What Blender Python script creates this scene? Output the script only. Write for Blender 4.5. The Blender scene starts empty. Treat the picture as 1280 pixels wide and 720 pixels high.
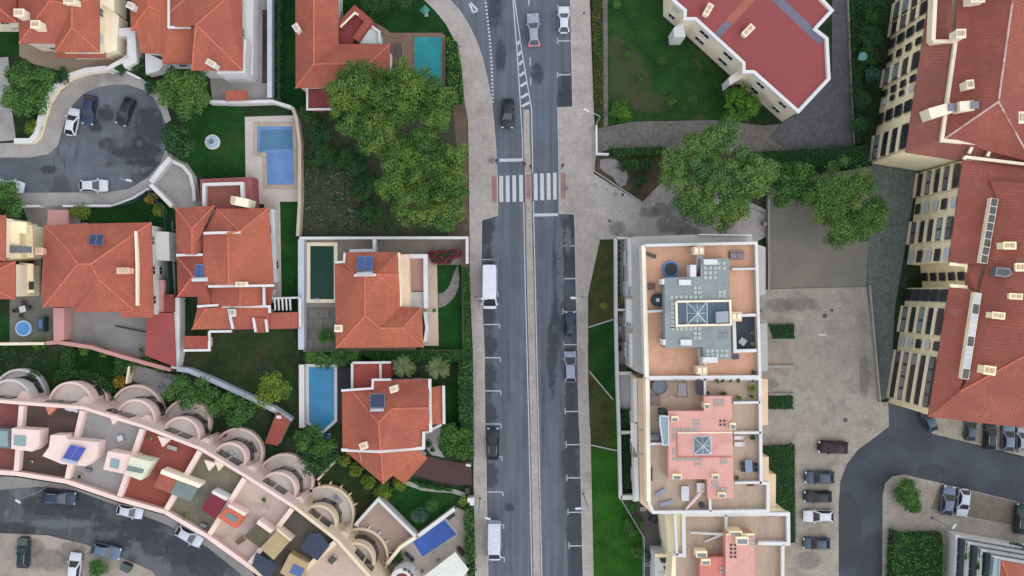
import bpy, math, random
import numpy as np
from mathutils import Vector, Matrix
random.seed(7); rng = np.random.default_rng(7)
SC = bpy.context.scene; COL = SC.collection
S = .11; H = 130.0          # metres per photo pixel on the ground, camera height

def P(x, y, z=0.):          # photo pixel + real height -> world point
    k = S * (H - z) / H
    return Vector(((x - 640) * k, (360 - y) * k, z))
def PP(pts, z=0.):
    return [P(p[0], p[1], p[2] if len(p) > 2 else z) for p in pts]
def W(px, z=0.): return px * S * (H - z) / H

def area2(p): return sum(p[i][0]*p[(i+1) % len(p)][1]-p[(i+1) % len(p)][0]*p[i][1] for i in range(len(p)))

def offset_poly(p, d):      # inward mitre offset of a ccw polygon
    n = len(p); out = []
    for i in range(n):
        a, b, c = Vector(p[i-1][:2]), Vector(p[i][:2]), Vector(p[(i+1) % n][:2])
        e1 = (b-a).normalized(); e2 = (c-b).normalized()
        n1 = Vector((-e1.y, e1.x)); n2 = Vector((-e2.y, e2.x))
        m = n1+n2
        m = m/max(m.length_squared, .35)*2 if m.length > 1e-6 else n1
        out.append(b+m*d)
    return out

def origin_of(o):
    v = Vector((0, 0, 0))
    while o: v = v+o.location; o = o.parent
    return v

class MB:
    def __init__(s): s.v = []; s.f = []
    def add(s, vs, fs):
        o = len(s.v); s.v += [tuple(v) for v in vs]; s.f += [tuple(i+o for i in f) for f in fs]; return s
    def prism(s, pts, z0, z1, cap=True):
        pts = [Vector((p[0], p[1])) for p in pts]
        if area2(pts) < 0: pts = pts[::-1]
        n = len(pts)
        vs = [(p.x, p.y, z0) for p in pts]+[(p.x, p.y, z1) for p in pts]
        fs = [(i, (i+1) % n, n+(i+1) % n, n+i) for i in range(n)]
        fs += [tuple(range(n, 2*n)), tuple(range(n-1, -1, -1))]
        return s.add(vs, fs)
    def sheet(s, pts, z):
        pts = [Vector((p[0], p[1])) for p in pts]
        if area2(pts) < 0: pts = pts[::-1]
        return s.add([(p.x, p.y, z) for p in pts], [tuple(range(len(pts)))])
    def box(s, c, sx, sy, sz, rot=0., tilt=None):   # c = bottom centre
        M_ = Matrix.Rotation(rot, 3, 'Z')
        if tilt: M_ = M_ @ Matrix.Rotation(tilt[1], 3, tilt[0])
        c = Vector(c)
        vs = [c+M_ @ Vector((x*sx/2, y*sy/2, z*sz)) for z in (0, 1) for x, y in ((-1, -1), (1, -1), (1, 1), (-1, 1))]
        return s.add(vs, [(3, 2, 1, 0), (4, 5, 6, 7), (0, 1, 5, 4), (1, 2, 6, 5), (2, 3, 7, 6), (3, 0, 4, 7)])
    def tube(s, pts, r, n=8, r2=None):
        pts = [Vector(p) for p in pts]; m = len(pts); r2 = r if r2 is None else r2
        vs = []; fs = []
        for i, p in enumerate(pts):
            t = (pts[min(i+1, m-1)]-pts[max(i-1, 0)]).normalized()
            a = t.cross(Vector((0, 0, 1)) if abs(t.z) < .9 else Vector((1, 0, 0))).normalized(); b = t.cross(a)
            rr = r+(r2-r)*i/max(m-1, 1)
            vs += [p+(a*math.cos(q)+b*math.sin(q))*rr for q in [2*math.pi*k/n for k in range(n)]]
        for i in range(m-1):
            fs += [(i*n+k, i*n+(k+1) % n, (i+1)*n+(k+1) % n, (i+1)*n+k) for k in range(n)]
        fs += [tuple(range(n-1, -1, -1)), tuple((m-1)*n+k for k in range(n))]
        return s.add(vs, fs)
    def lathe(s, c, prof, n=24):                    # prof: list of (r, z)
        c = Vector(c); vs = []; fs = []; m = len(prof)
        for r, z in prof:
            vs += [c+Vector((r*math.cos(2*math.pi*k/n), r*math.sin(2*math.pi*k/n), z)) for k in range(n)]
        for i in range(m-1):
            fs += [(i*n+k, i*n+(k+1) % n, (i+1)*n+(k+1) % n, (i+1)*n+k) for k in range(n)]
        fs += [tuple(range(n-1, -1, -1)), tuple((m-1)*n+k for k in range(n))]
        return s.add(vs, fs)
    def strip(s, pts, w, z0, z1):                   # wall of width w along a polyline (world), mitred
        p = [Vector(q[:2]) for q in pts]; n = len(p); l = []; r = []
        for i in range(n):
            e1 = (p[i]-p[i-1]).normalized() if i else (p[1]-p[0]).normalized()
            e2 = (p[i+1]-p[i]).normalized() if i < n-1 else e1
            m = Vector((-e1.y, e1.x))+Vector((-e2.y, e2.x)); m = m/max(m.length_squared, .5)*2
            l.append(p[i]+m*w/2); r.append(p[i]-m*w/2)
        for i in range(n-1):
            q = [r[i], r[i+1], l[i+1], l[i]]
            vs = [(a.x, a.y, z0) for a in q]+[(a.x, a.y, z1) for a in q]
            fs = [(4, 5, 6, 7), (3, 2, 1, 0), (0, 1, 5, 4), (2, 3, 7, 6)]
            if i == 0: fs.append((3, 0, 4, 7))
            if i == n-2: fs.append((1, 2, 6, 5))
            s.add(vs, fs)
        return s
    def ring(s, c, r0, r1, a0, a1, z0, z1, n=20):   # arc wall between radii
        pts = [(c[0]+r1*math.cos(a0+(a1-a0)*k/n), c[1]+r1*math.sin(a0+(a1-a0)*k/n)) for k in range(n+1)]
        inn = [(c[0]+r0*math.cos(a0+(a1-a0)*k/n), c[1]+r0*math.sin(a0+(a1-a0)*k/n)) for k in range(n+1)]
        for k in range(n):
            q = [inn[k], pts[k], pts[k+1], inn[k+1]]
            if area2(q) < 0: q = q[::-1]
            vs = [(a[0], a[1], z0) for a in q]+[(a[0], a[1], z1) for a in q]
            s.add(vs, [(4, 5, 6, 7), (3, 2, 1, 0), (0, 1, 5, 4), (1, 2, 6, 5), (2, 3, 7, 6), (3, 0, 4, 7)])
        return s
    def build(s, name, mat, parent=None, smooth=None, uv=True, bevel=0):
        me = bpy.data.meshes.new(name)
        v = np.array(s.v, dtype=float)
        if parent is None:
            off = Vector(((v[:, 0].min()+v[:, 0].max())/2, (v[:, 1].min()+v[:, 1].max())/2, v[:, 2].min()))
        else: off = origin_of(parent)
        me.from_pydata((v-np.array(off)).tolist(), [], s.f)
        me.materials.append(mat); me.update()
        if uv:
            lay = me.uv_layers.new(name='uv').data
            for pl in me.polygons:
                n = pl.normal
                if abs(n.z) > .9995: t = Vector((1, 0, 0)); b = Vector((0, 1, 0))
                else: t = Vector((0, 0, 1)).cross(n).normalized(); b = n.cross(t)
                for li in pl.loop_indices:
                    co = me.vertices[me.loops[li].vertex_index].co+off
                    lay[li].uv = (co.dot(t), co.dot(b))
        if smooth is not None:
            for pl in me.polygons: pl.use_smooth = True
            me.set_sharp_from_angle(angle=math.radians(smooth))
        o = bpy.data.objects.new(name, me); COL.objects.link(o)
        if parent is not None: o.parent = parent
        else: o.location = off
        if bevel:
            b = o.modifiers.new('bev', 'BEVEL'); b.width = bevel; b.segments = 2; b.limit_method = 'ANGLE'
        return o

def tag(o, label, cat, group=None):
    o['label'] = label; o['category'] = cat
    if group: o['group'] = group
    return o
def thing(name, loc, label, cat, group=None):
    o = bpy.data.objects.new(name, None); COL.objects.link(o); o.location = loc; o.empty_display_size = .5
    return tag(o, label, cat, group)
def structure(o): o['kind'] = 'structure'; return o
def stuff(o): o['kind'] = 'stuff'; return o
def copy_tree(o, parent=None):
    c = o.copy(); COL.objects.link(c)
    if parent is not None: c.parent = parent
    for ch in [x for x in COL.objects if x.parent == o]: copy_tree(ch, c)
    return c

# ---------------------------------------------------------------- materials
MATS = {}
def nodes(name):
    m = bpy.data.materials.new(name); m.use_nodes = True
    nt = m.node_tree; b = nt.nodes['Principled BSDF']
    return m, nt, b
def nd(nt, typ, **kw):
    n = nt.nodes.new(typ)
    for k, v in kw.items():
        if k[0] == 'i' and k[1:].isdigit(): n.inputs[int(k[1:])].default_value = v
        else: setattr(n, k, v)
    return n
def c4(c, k=1.): return (min(c[0]*k, 1), min(c[1]*k, 1), min(c[2]*k, 1), 1)
def srgb(r, g, b):
    f = lambda c: (c/255/12.92 if c/255 <= .04045 else ((c/255+.055)/1.055)**2.4)
    return (f(r), f(g), f(b))
def mixn(nt, fac, a, b, blend='MIX'):
    m = nt.nodes.new('ShaderNodeMix'); m.data_type = 'RGBA'; m.blend_type = blend
    for sock, val in ((m.inputs[0], fac), (m.inputs[6], a), (m.inputs[7], b)):
        if hasattr(val, 'links'): nt.links.new(val, sock)
        else: sock.default_value = val
    return m.outputs[2]
def math_(nt, op, a, b=None, c=None):
    m = nt.nodes.new('ShaderNodeMath'); m.operation = op
    for i, val in enumerate((a, b, c)):
        if val is None: continue
        if hasattr(val, 'links'): nt.links.new(val, m.inputs[i])
        else: m.inputs[i].default_value = val
    return m.outputs[0]
def noise(nt, vec, scale, detail=4, rough=.55):
    n = nd(nt, 'ShaderNodeTexNoise'); n.inputs['Scale'].default_value = scale
    n.inputs['Detail'].default_value = detail; n.inputs['Roughness'].default_value = rough
    if vec is not None: nt.links.new(vec, n.inputs['Vector'])
    return n.outputs[0]
def ramp(nt, fac, lo, hi):
    m = nd(nt, 'ShaderNodeMapRange', interpolation_type='SMOOTHSTEP')
    nt.links.new(fac, m.inputs[0]); m.inputs[1].default_value = lo; m.inputs[2].default_value = hi
    return m.outputs[0]
def pos(nt, sc=(1, 1, 1)):
    g = nd(nt, 'ShaderNodeNewGeometry')
    if sc == (1, 1, 1): return g.outputs['Position']
    mp = nd(nt, 'ShaderNodeMapping'); mp.inputs['Scale'].default_value = sc
    nt.links.new(g.outputs['Position'], mp.inputs['Vector']); return mp.outputs[0]
def bump(nt, b, h, strength=.3, dist=.05):
    n = nd(nt, 'ShaderNodeBump'); n.inputs['Strength'].default_value = strength; n.inputs['Distance'].default_value = dist
    nt.links.new(h, n.inputs['Height']); nt.links.new(n.outputs[0], b.inputs['Normal'])

def mat(name, col, rough=.85, var=.12, scale=.6, stain=None, stain_at=(.55, .7), stain_scale=.15, stain_k=.8, fine=.12, fine_scale=6., spec=.25, metal=0., stretch=(1, 1, 1), bmp=.0):
    if name in MATS: return MATS[name]
    m, nt, b = nodes(name)
    p = pos(nt, stretch)
    n1 = noise(nt, p, scale); n2 = noise(nt, p, fine_scale, 3, .7)
    c = mixn(nt, ramp(nt, n1, .3, .7), c4(col, 1-var), c4(col, 1+var))
    c = mixn(nt, ramp(nt, n2, .3, .7), c, mixn(nt, 1., c, (1+fine*2, 1+fine*2, 1+fine*2, 1), 'MULTIPLY'))
    c = mixn(nt, 1., c, (1-fine*.6,)*3+(1,), 'MULTIPLY')
    if stain is not None:
        n3 = noise(nt, p, stain_scale, 6, .65)
        c = mixn(nt, math_(nt, 'MULTIPLY', ramp(nt, n3, *stain_at), stain_k), c, c4(stain))
    nt.links.new(c, b.inputs['Base Color'])
    b.inputs['Roughness'].default_value = rough; b.inputs['Specular IOR Level'].default_value = spec; b.inputs['Metallic'].default_value = metal
    if bmp: bump(nt, b, n2, bmp)
    MATS[name] = m; return m

def tile_mat(name, col, dark=.9, period=.34, lichen=None, var=.1):
    m, nt, b = nodes(name)
    uv = nd(nt, 'ShaderNodeUVMap').outputs[0]
    sp = nd(nt, 'ShaderNodeSeparateXYZ'); nt.links.new(uv, sp.inputs[0])
    u = math_(nt, 'DIVIDE', sp.outputs[0], period); v = math_(nt, 'DIVIDE', sp.outputs[1], .42)
    w = math_(nt, 'ABSOLUTE', math_(nt, 'SINE', math_(nt, 'MULTIPLY', u, math.pi)))
    cb = nd(nt, 'ShaderNodeCombineXYZ'); nt.links.new(math_(nt, 'FLOOR', u), cb.inputs[0]); nt.links.new(math_(nt, 'FLOOR', v), cb.inputs[1])
    wn = nd(nt, 'ShaderNodeTexWhiteNoise'); nt.links.new(cb.outputs[0], wn.inputs[0])
    p = pos(nt)
    big = noise(nt, p, .25, 5, .6); med = noise(nt, p, 1.6, 4, .6)
    c = mixn(nt, wn.outputs[0], c4(col, 1-var), c4(col, 1+var))
    c = mixn(nt, ramp(nt, big, .35, .7), c, c4((col[0]*.78, col[1]*.78, col[2]*.84)))
    c = mixn(nt, ramp(nt, med, .55, .8), c, c4((col[0]*.86, col[1]*1.02, col[2]*1.05)))
    c = mixn(nt, ramp(nt, w, 0., .45), c4((col[0]*dark*.8, col[1]*dark*.8, col[2]*dark*.8)), c)   # shade in the channels between tiles, put into the colour
    if lichen: 
        n3 = noise(nt, p, .5, 8, .7); c = mixn(nt, math_(nt, 'MULTIPLY', ramp(nt, n3, .58, .78), .55), c, c4(lichen))
    nt.links.new(c, b.inputs['Base Color']); b.inputs['Roughness'].default_value = .8; b.inputs['Specular IOR Level'].default_value = .2
    fr = math_(nt, 'FRACT', v)
    bump(nt, b, math_(nt, 'ADD', w, math_(nt, 'MULTIPLY', fr, .25)), .35, .08)
    MATS[name] = m; return m

def grass_mat(name, col, bare=None, at=(.58, .72)):
    m, nt, b = nodes(name); p = pos(nt)
    n1 = noise(nt, p, .35, 5, .6); n2 = noise(nt, p, 5., 4, .7); n3 = noise(nt, p, 1.1, 4, .6)
    c = mixn(nt, ramp(nt, n1, .3, .7), c4(col, .75), c4((col[0]*1.35, col[1]*1.2, col[2]*1.1)))
    c = mixn(nt, math_(nt, 'MULTIPLY', ramp(nt, n3, .5, .75), .6), c, c4((col[0]*1.9, col[1]*1.35, col[2]*1.2)))
    c = mixn(nt, ramp(nt, n2, .3, .75), mixn(nt, 1., c, (.62, .62, .62, 1), 'MULTIPLY'), mixn(nt, 1., c, (1.35, 1.35, 1.35, 1), 'MULTIPLY'))
    if bare:
        n4 = noise(nt, p, .22, 6, .65); c = mixn(nt, math_(nt, 'MULTIPLY', ramp(nt, n4, *at), .8), c, c4(bare))
    nt.links.new(c, b.inputs['Base Color']); b.inputs['Roughness'].default_value = .95; b.inputs['Specular IOR Level'].default_value = .1
    bump(nt, b, n2, .5, .08)
    MATS[name] = m; return m

def leaf_mat(name, cols, patch=.5, patch_at=(.35, .65)):
    m, nt, b = nodes(name)
    g = nd(nt, 'ShaderNodeNewGeometry')
    n1 = noise(nt, g.outputs['Position'], patch, 3, .5)
    c = mixn(nt, ramp(nt, n1, *patch_at), c4(cols[0]), c4(cols[1]))
    c = mixn(nt, math_(nt, 'MULTIPLY', math_(nt, 'POWER', g.outputs['Random Per Island'], 2.), .8), c, c4(cols[2]))
    nt.links.new(c, b.inputs['Base Color']); b.inputs['Roughness'].default_value = .7; b.inputs['Specular IOR Level'].default_value = .2
    MATS[name] = m; return m

def paving_mat(name, col, size=.6, joint=.75, var=.1, stain=None, ang=0., stain_at=(.5, .72), jw=.05):
    m, nt, b = nodes(name); p = pos(nt)
    mp = nd(nt, 'ShaderNodeMapping'); mp.inputs['Rotation'].default_value = (0, 0, ang); mp.inputs['Scale'].default_value = (1/size,)*3
    nt.links.new(p, mp.inputs['Vector'])
    br = nd(nt, 'ShaderNodeTexBrick'); nt.links.new(mp.outputs[0], br.inputs['Vector'])
    br.inputs['Scale'].default_value = 1.; br.inputs['Mortar Size'].default_value = jw; br.inputs['Brick Width'].default_value = 1.; br.inputs['Row Height'].default_value = 1.
    br.inputs['Color1'].default_value = c4(col, 1-var); br.inputs['Color2'].default_value = c4(col, 1+var); br.inputs['Mortar'].default_value = c4(col, joint)
    n1 = noise(nt, p, .3, 5, .65); n2 = noise(nt, p, 4., 4, .7)
    c = mixn(nt, ramp(nt, n1, .3, .7), mixn(nt, 1., br.outputs[0], (.86, .85, .84, 1), 'MULTIPLY'), br.outputs[0])
    c = mixn(nt, ramp(nt, n2, .35, .7), mixn(nt, 1., c, (.85, .85, .85, 1), 'MULTIPLY'), mixn(nt, 1., c, (1.1, 1.1, 1.1, 1), 'MULTIPLY'))
    if stain:
        n3 = noise(nt, p, .4, 7, .7); c = mixn(nt, math_(nt, 'MULTIPLY', ramp(nt, n3, *stain_at), .6), c, c4(stain))
    nt.links.new(c, b.inputs['Base Color']); b.inputs['Roughness'].default_value = .85; b.inputs['Specular IOR Level'].default_value = .25
    MATS[name] = m; return m

def asphalt_mat(name, col, streak=(1.2, .04, 1), wet=None, wet_at=(.55, .68), wk=.75):
    m, nt, b = nodes(name); p = pos(nt)
    n1 = noise(nt, pos(nt, streak), 1., 5, .6); n2 = noise(nt, p, 14., 3, .7); n3 = noise(nt, p, .25, 5, .6)
    c = mixn(nt, ramp(nt, n1, .3, .7), c4(col, .78), c4(col, 1.2))
    c = mixn(nt, ramp(nt, n3, .35, .65), mixn(nt, 1., c, (.9, .9, .9, 1), 'MULTIPLY'), mixn(nt, 1., c, (1.06, 1.06, 1.06, 1), 'MULTIPLY'))
    c = mixn(nt, ramp(nt, n2, .3, .7), mixn(nt, 1., c, (.86, .86, .86, 1), 'MULTIPLY'), mixn(nt, 1., c, (1.12, 1.12, 1.12, 1), 'MULTIPLY'))
    r = .8
    if wet:
        n4 = noise(nt, pos(nt, (1, .45, 1)), wet, 5, .6); f = ramp(nt, n4, *wet_at)
        c = mixn(nt, math_(nt, 'MULTIPLY', f, wk), c, c4(col, .5))
        mr = nd(nt, 'ShaderNodeMapRange'); nt.links.new(f, mr.inputs[0]); mr.inputs[3].default_value = .8; mr.inputs[4].default_value = .45
        nt.links.new(mr.outputs[0], b.inputs['Roughness'])
    else: b.inputs['Roughness'].default_value = r
    nt.links.new(c, b.inputs['Base Color']); b.inputs['Specular IOR Level'].default_value = .3
    MATS[name] = m; return m

def plain(name, col, rough=.5, metal=0., spec=.5, coat=0., alpha=None):
    if name in MATS: return MATS[name]
    m, nt, b = nodes(name)
    ob = nd(nt, 'ShaderNodeTexCoord').outputs['Object']
    n1 = noise(nt, ob, 2.5, 4, .6)
    c = mixn(nt, ramp(nt, n1, .3, .7), c4(col, .93), c4(col, 1.06))
    nt.links.new(c, b.inputs['Base Color'])
    b.inputs['Roughness'].default_value = rough; b.inputs['Metallic'].default_value = metal; b.inputs['Specular IOR Level'].default_value = spec
    b.inputs['Coat Weight'].default_value = coat; b.inputs['Coat Roughness'].default_value = .08
    MATS[name] = m; return m

def water_mat(name, col, tile=None):
    m, nt, b = nodes(name); p = pos(nt)
    n = noise(nt, p, 1.2, 4, .6); n2 = noise(nt, p, .35, 3, .5)
    c = mixn(nt, ramp(nt, n2, .3, .7), c4(col, .85), c4(col, 1.12))
    if tile:
        br = nd(nt, 'ShaderNodeTexBrick'); mp = nd(nt, 'ShaderNodeMapping'); mp.inputs['Scale'].default_value = (1/tile,)*3; mp.inputs['Rotation'].default_value = (0, 0, .61)
        nt.links.new(p, mp.inputs['Vector']); nt.links.new(mp.outputs[0], br.inputs['Vector']); br.inputs['Scale'].default_value = 1.
        br.offset = 0.; br.inputs['Brick Width'].default_value = 1.; br.inputs['Row Height'].default_value = 1.; br.inputs['Mortar Size'].default_value = .05
        br.inputs['Color1'].default_value = br.inputs['Color2'].default_value = (1, 1, 1, 1); br.inputs['Mortar'].default_value = (.78, .8, .85, 1)
        c = mixn(nt, 1., c, br.outputs[0], 'MULTIPLY')
    nt.links.new(c, b.inputs['Base Color']); b.inputs['Roughness'].default_value = .1; b.inputs['Specular IOR Level'].default_value = .2
    bump(nt, b, noise(nt, p, 3.5, 4, .6), .3, .05)
    MATS[name] = m; return m
# ---------------------------------------------------------------- camera, light
K = 1.12
def T(r, g, b): return tuple(c/K for c in srgb(r, g, b))
cam = bpy.data.cameras.new('camera'); co = bpy.data.objects.new('camera', cam); COL.objects.link(co)
co.location = (0, 0, H); co.rotation_euler = (0, 0, 0); cam.sensor_width = 36; cam.lens = 18/(640*S/H)
cam.clip_start = 1; cam.clip_end = 2000; SC.camera = co
SC.render.resolution_x = 1024; SC.render.resolution_y = 576
wd = bpy.data.worlds.new('World'); SC.world = wd; wd.use_nodes = True
nt = wd.node_tree; bg = nt.nodes['Background']
sky = nd(nt, 'ShaderNodeTexSky', sky_type='NISHITA'); sky.sun_disc = False
ELEV, AZ = math.radians(56), math.radians(-40)       # low veiled sun, from the right of the picture
sky.sun_elevation = ELEV; sky.sun_rotation = math.radians(90)-AZ; sky.dust_density = .6; sky.air_density = 1.0; sky.ozone_density = 2
hs = nd(nt, 'ShaderNodeHueSaturation'); hs.inputs['Saturation'].default_value = .38
nt.links.new(sky.outputs[0], hs.inputs['Color']); nt.links.new(hs.outputs[0], bg.inputs[0]); bg.inputs[1].default_value = .15
sl = bpy.data.lights.new('sun', 'SUN'); sl.energy = .6; sl.angle = math.radians(90); sl.color = (1, .95, .88)
so = bpy.data.objects.new('sun', sl); COL.objects.link(so)
so.rotation_euler = Vector((-math.cos(ELEV)*math.cos(AZ), -math.cos(ELEV)*math.sin(AZ), -math.sin(ELEV))).to_track_quat('-Z', 'Y').to_euler()
so.location = (60, 0, 80)
SC.view_settings.view_transform = 'Standard'; SC.view_settings.look = 'None'; SC.view_settings.exposure = 1.02; SC.view_settings.gamma = 1; SC.view_settings.use_curve_mapping = False

# ---------------------------------------------------------------- shared materials
m_asph = asphalt_mat('boulevard_asphalt', T(94, 101, 109), (1.1, .03, 1), .13, (.54, .66), .35)
m_bay = asphalt_mat('parking_asphalt', T(80, 87, 96), (.9, .25, 1), .4, (.45, .58))
m_cds = asphalt_mat('cul_de_sac_asphalt', T(100, 105, 111), (.15, .15, 1), .2, (.52, .58), .8)
m_dasph = asphalt_mat('dark_asphalt', T(66, 72, 79), (.15, .15, 1), .1, (.6, .72))
m_low = asphalt_mat('lower_street_asphalt', T(98, 102, 106), (.12, .12, 1), .32, (.44, .54), .95)
m_pave = paving_mat('sidewalk_paving', T(178, 169, 161), 1.1, .92, .05, T(128, 122, 117))
m_plaza = paving_mat('plaza_paving', T(180, 173, 167), .9, .93, .05, T(100, 97, 95), .5, (.56, .68))
m_lot = paving_mat('lot_paving', T(166, 158, 146), .9, .93, .06, T(122, 118, 110), .02, (.5, .66))
m_lot2 = paving_mat('bay_paving', T(128, 119, 106), .5, .8, .08, T(100, 94, 84), -.3)
m_cob = paving_mat('cobbles', T(122, 117, 110), .35, .7, .2, T(86, 82, 78), .3)
m_cobd = paving_mat('dark_cobbles', T(98, 99, 101), .4, .8, .16, T(64, 66, 67), .3)
m_cobg = paving_mat('mossy_cobbles', T(112, 120, 114), .35, .78, .2, T(84, 90, 86), .1)
m_conc = mat('concrete', T(158, 154, 149), .85, .08, .4, T(122, 119, 114), (.5, .75))
m_concd = mat('grey_concrete', T(136, 133, 129), .85, .08, .4, T(106, 104, 102), (.5, .75))
m_median = paving_mat('median_paving', T(178, 168, 158), .8, .88, .06, T(140, 131, 126))
m_kerb = mat('kerb_stone', T(168, 164, 158), .8, .08, 1.2)
m_line = mat('road_paint', T(188, 190, 192), .6, .06, 2., T(140, 144, 148), (.55, .8), .9, .7, fine=.15)
m_red = mat('red_paving', T(152, 112, 114), .8, .1, 1., fine=.12)
m_soil = mat('soil', T(82, 72, 58), .95, .2, .5, T(52, 56, 36), (.45, .65), .2, .8, fine=.25, bmp=.5)
m_dirt = mat('dry_dirt', T(100, 84, 70), .95, .15, .5, T(72, 66, 48), (.5, .7), .2, .7, fine=.2, bmp=.4)
m_court = mat('court_ground', T(124, 120, 109), .95, .08, .3, T(102, 100, 90), (.5, .8), .06, .6, fine=.1)
m_scrub = grass_mat('scrub_ground', T(40, 60, 38), T(76, 78, 62), (.5, .68))
m_grass = grass_mat('lawn_green', T(30, 72, 32), T(56, 78, 40), (.5, .75))
m_grassd = grass_mat('lawn_dark', T(26, 64, 30), T(48, 70, 38), (.5, .75))
m_grassb = grass_mat('lawn_patchy', T(38, 74, 34), T(92, 84, 60), (.58, .72))
m_grassw = grass_mat('lawn_worn', T(44, 64, 38), T(70, 68, 50), (.45, .66))
m_verge = grass_mat('verge_brown', T(62, 72, 40), T(80, 74, 48), (.45, .65))
m_vergeg = grass_mat('verge_green', T(44, 90, 30))

Z = [0.0]
def sheet(name, pts, m, z, kind='structure'):
    o = MB().sheet(PP(pts), z).build(name, m); o['kind'] = kind; return o
def slab(name, pts, m, z1, z0=-.05):
    return structure(MB().prism(PP(pts), z0, z1).build(name, m))
def line(mb, a, b, w=.13, z=.012):
    a = P(*a); b = P(*b); d = (b-a).normalized(); n = Vector((-d.y, d.x, 0))*w/2
    mb.add([(q.x, q.y, z) for q in (a-n, b-n, b+n, a+n)], [(0, 1, 2, 3)])

structure(MB().sheet([(-700, -700), (700, -700), (700, 700), (-700, 700)], -.06).build('ground', m_scrub))
# --- the boulevard
LE = [(552, -60), (560, -2), (575, 14), (585, 30), (595, 50), (602, 70), (607, 90), (611, 110), (614.5, 127), (617, 150), (620, 190), (622, 235), (622, 269), (602, 275), (601, 350), (605, 437), (606, 530), (607, 560), (611, 780)]
RE = [(730, 780), (729, 720), (725, 540), (724, 530), (720, 350), (719, 290), (718, 267), (699, 267), (698.5, 200), (697, 135), (716, 134), (713, -2), (712, -60)]
sheet('boulevard_road', [(LE[0][0]-2, -60)]+[(x-1, y) for x, y in LE[1:]]+[(x+1, y) for x, y in RE], m_asph, 0)
sheet('parking_strip', [(700.5, 268), (717, 268), (720, 350), (724, 530), (730, 779), (711, 779), (706, 540), (703, 420), (699, 350)], m_bay, .004)
sheet('parking_strip', [(697, 96), (715, 96), (715.5, 133), (698, 133)], m_bay, .004)
sheet('parking_strip', [(602, 276), (620, 270), (616, 290), (612, 330), (617, 440), (611, 560), (610, 700), (609, 700), (606, 530), (601, 350)], m_bay, .004)
slab('sidewalk', [(528, -60), (528, -2), (545, 15), (557, 30), (565, 45), (572, 62), (577, 85), (579, 110), (581, 130), (585, 150), (586, 200), (587, 300), (587, 350), (591, 437), (592, 530), (592, 600), (595, 780)]+LE[::-1], m_pave, .12)
slab('sidewalk', RE[::-1]+[(745, 780), (742, 720), (738, 540), (737, 530), (735, 460), (735, 370), (739, 350), (750, 300), (742, 216), (745, 195), (742, 130), (737, -2), (737, -60)], m_pave, .12)
slab('plaza', [(742, 217), (803, 254), (815, 240), (830, 225), (900, 235), (957, 262), (957, 296), (942, 304), (790, 306), (768, 299), (750.2, 299.5)], m_plaza, .118)
MED_L = [(654, 137), (654.5, 180), (656, 218), (656.8, 250), (657, 267), (658.5, 350), (663, 530), (668, 780)]
MED_R = [(661.5, 137), (662.5, 180), (664, 218), (664.5, 250), (664.8, 267), (667, 350), (671.5, 530), (677, 780)]
slab('median', MED_L+MED_R[::-1], m_median, .14)
k = MB()
for e, d in ((LE, 1), (RE, -1)): k.strip(PP([(x, y) for x, y in e]), .16, -.03, .135)
structure(k.build('kerb', m_kerb))
sheet('crossing_pad', [(614.5, 220), (620.5, 220), (621, 252.5), (615, 252.5)], m_red, .126)
sheet('crossing_pad', [(657.3, 218.5), (663, 218.5), (663.5, 249), (658, 249)], m_red, .146)
sheet('crossing_pad', [(701, 216), (707, 216), (707, 248), (701, 248)], m_red, .126)
mk = MB()
# solid edge lines
for path in ([(641, -4), (646, 60), (651, 136), (653.2, 180), (653.5, 201)], [(642.6, -4), (653, 68), (664.4, 136), (665.6, 200), (665.8, 216)],
             [(654.6, 253), (655, 270), (656.4, 350), (661, 530), (661.4, 545), (666, 779)], [(666.6, 252), (667, 270), (669, 350), (673, 530), (678.6, 779)]):
    for a, b in zip(path, path[1:]): line(mk, a, b)
for y in (42, 53, 66, 78, 92, 105, 119, 130):     # hatching
    t = (y+4)/140; xl = 641+10*t+.6; xr = 642.6+21.8*t-.5
    xl, xr = xl+1.2, xr-1.2
    if xr-xl > 2: line(mk, (xl, y+3), (xr, y-3+1), .35)
for y in range(-2, 110, 25): line(mk, (661+y*.022, y-1), (661.3+y*.022, y+9), .12)
for i in range(29):                                # dotted bus-lane line
    t = i/28; y = -2+128*t; x = 606.4+9.6*t+2.2*math.sin(t*math.pi)
    if i % 1 == 0: line(mk, (x, y), (x+.15, y+2.3), .27)
for x0, x1, y0, y1 in ((624, 628.8, 219.8, 252.5), (632, 636.8, 219.5, 252.5), (640.3, 645, 219.2, 252.2), (648.8, 653.6, 218.6, 252), (667, 671.8, 217, 250.5), (675, 679.8, 216.8, 250.2), (683.2, 688, 216.4, 249.8), (691.2, 695.6, 216, 249.4)):
    mk.sheet(PP([(x0, y0), (x1, y0), (x1+.4, y1), (x0+.4, y1)]), .012)
mk.sheet(PP([(624, 198.2), (653.2, 198), (653.2, 201.8), (624, 202.4)]), .014)
mk.sheet(PP([(666.8, 267), (697.6, 266.4), (697.6, 270), (666.8, 270.8)]), .014)
for y in (9, 51, 93.3): line(mk, (713.4, y), (696.6, y+.3)); line(mk, (696.8, y-3.6), (696.8, y+4.2), .11)
for y, xr in ((307, 718.8), (348, 719.8), (389, 720.6), (430.5, 721.6), (472, 722.4), (514, 723.4), (555.5, 724.8), (597, 725.8), (640, 727), (682, 728.4)):
    line(mk, (xr-.6, y+.2), (xr-17, y+.4)); line(mk, (xr-17.2, y-4), (xr-17, y+4), .11)
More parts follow.
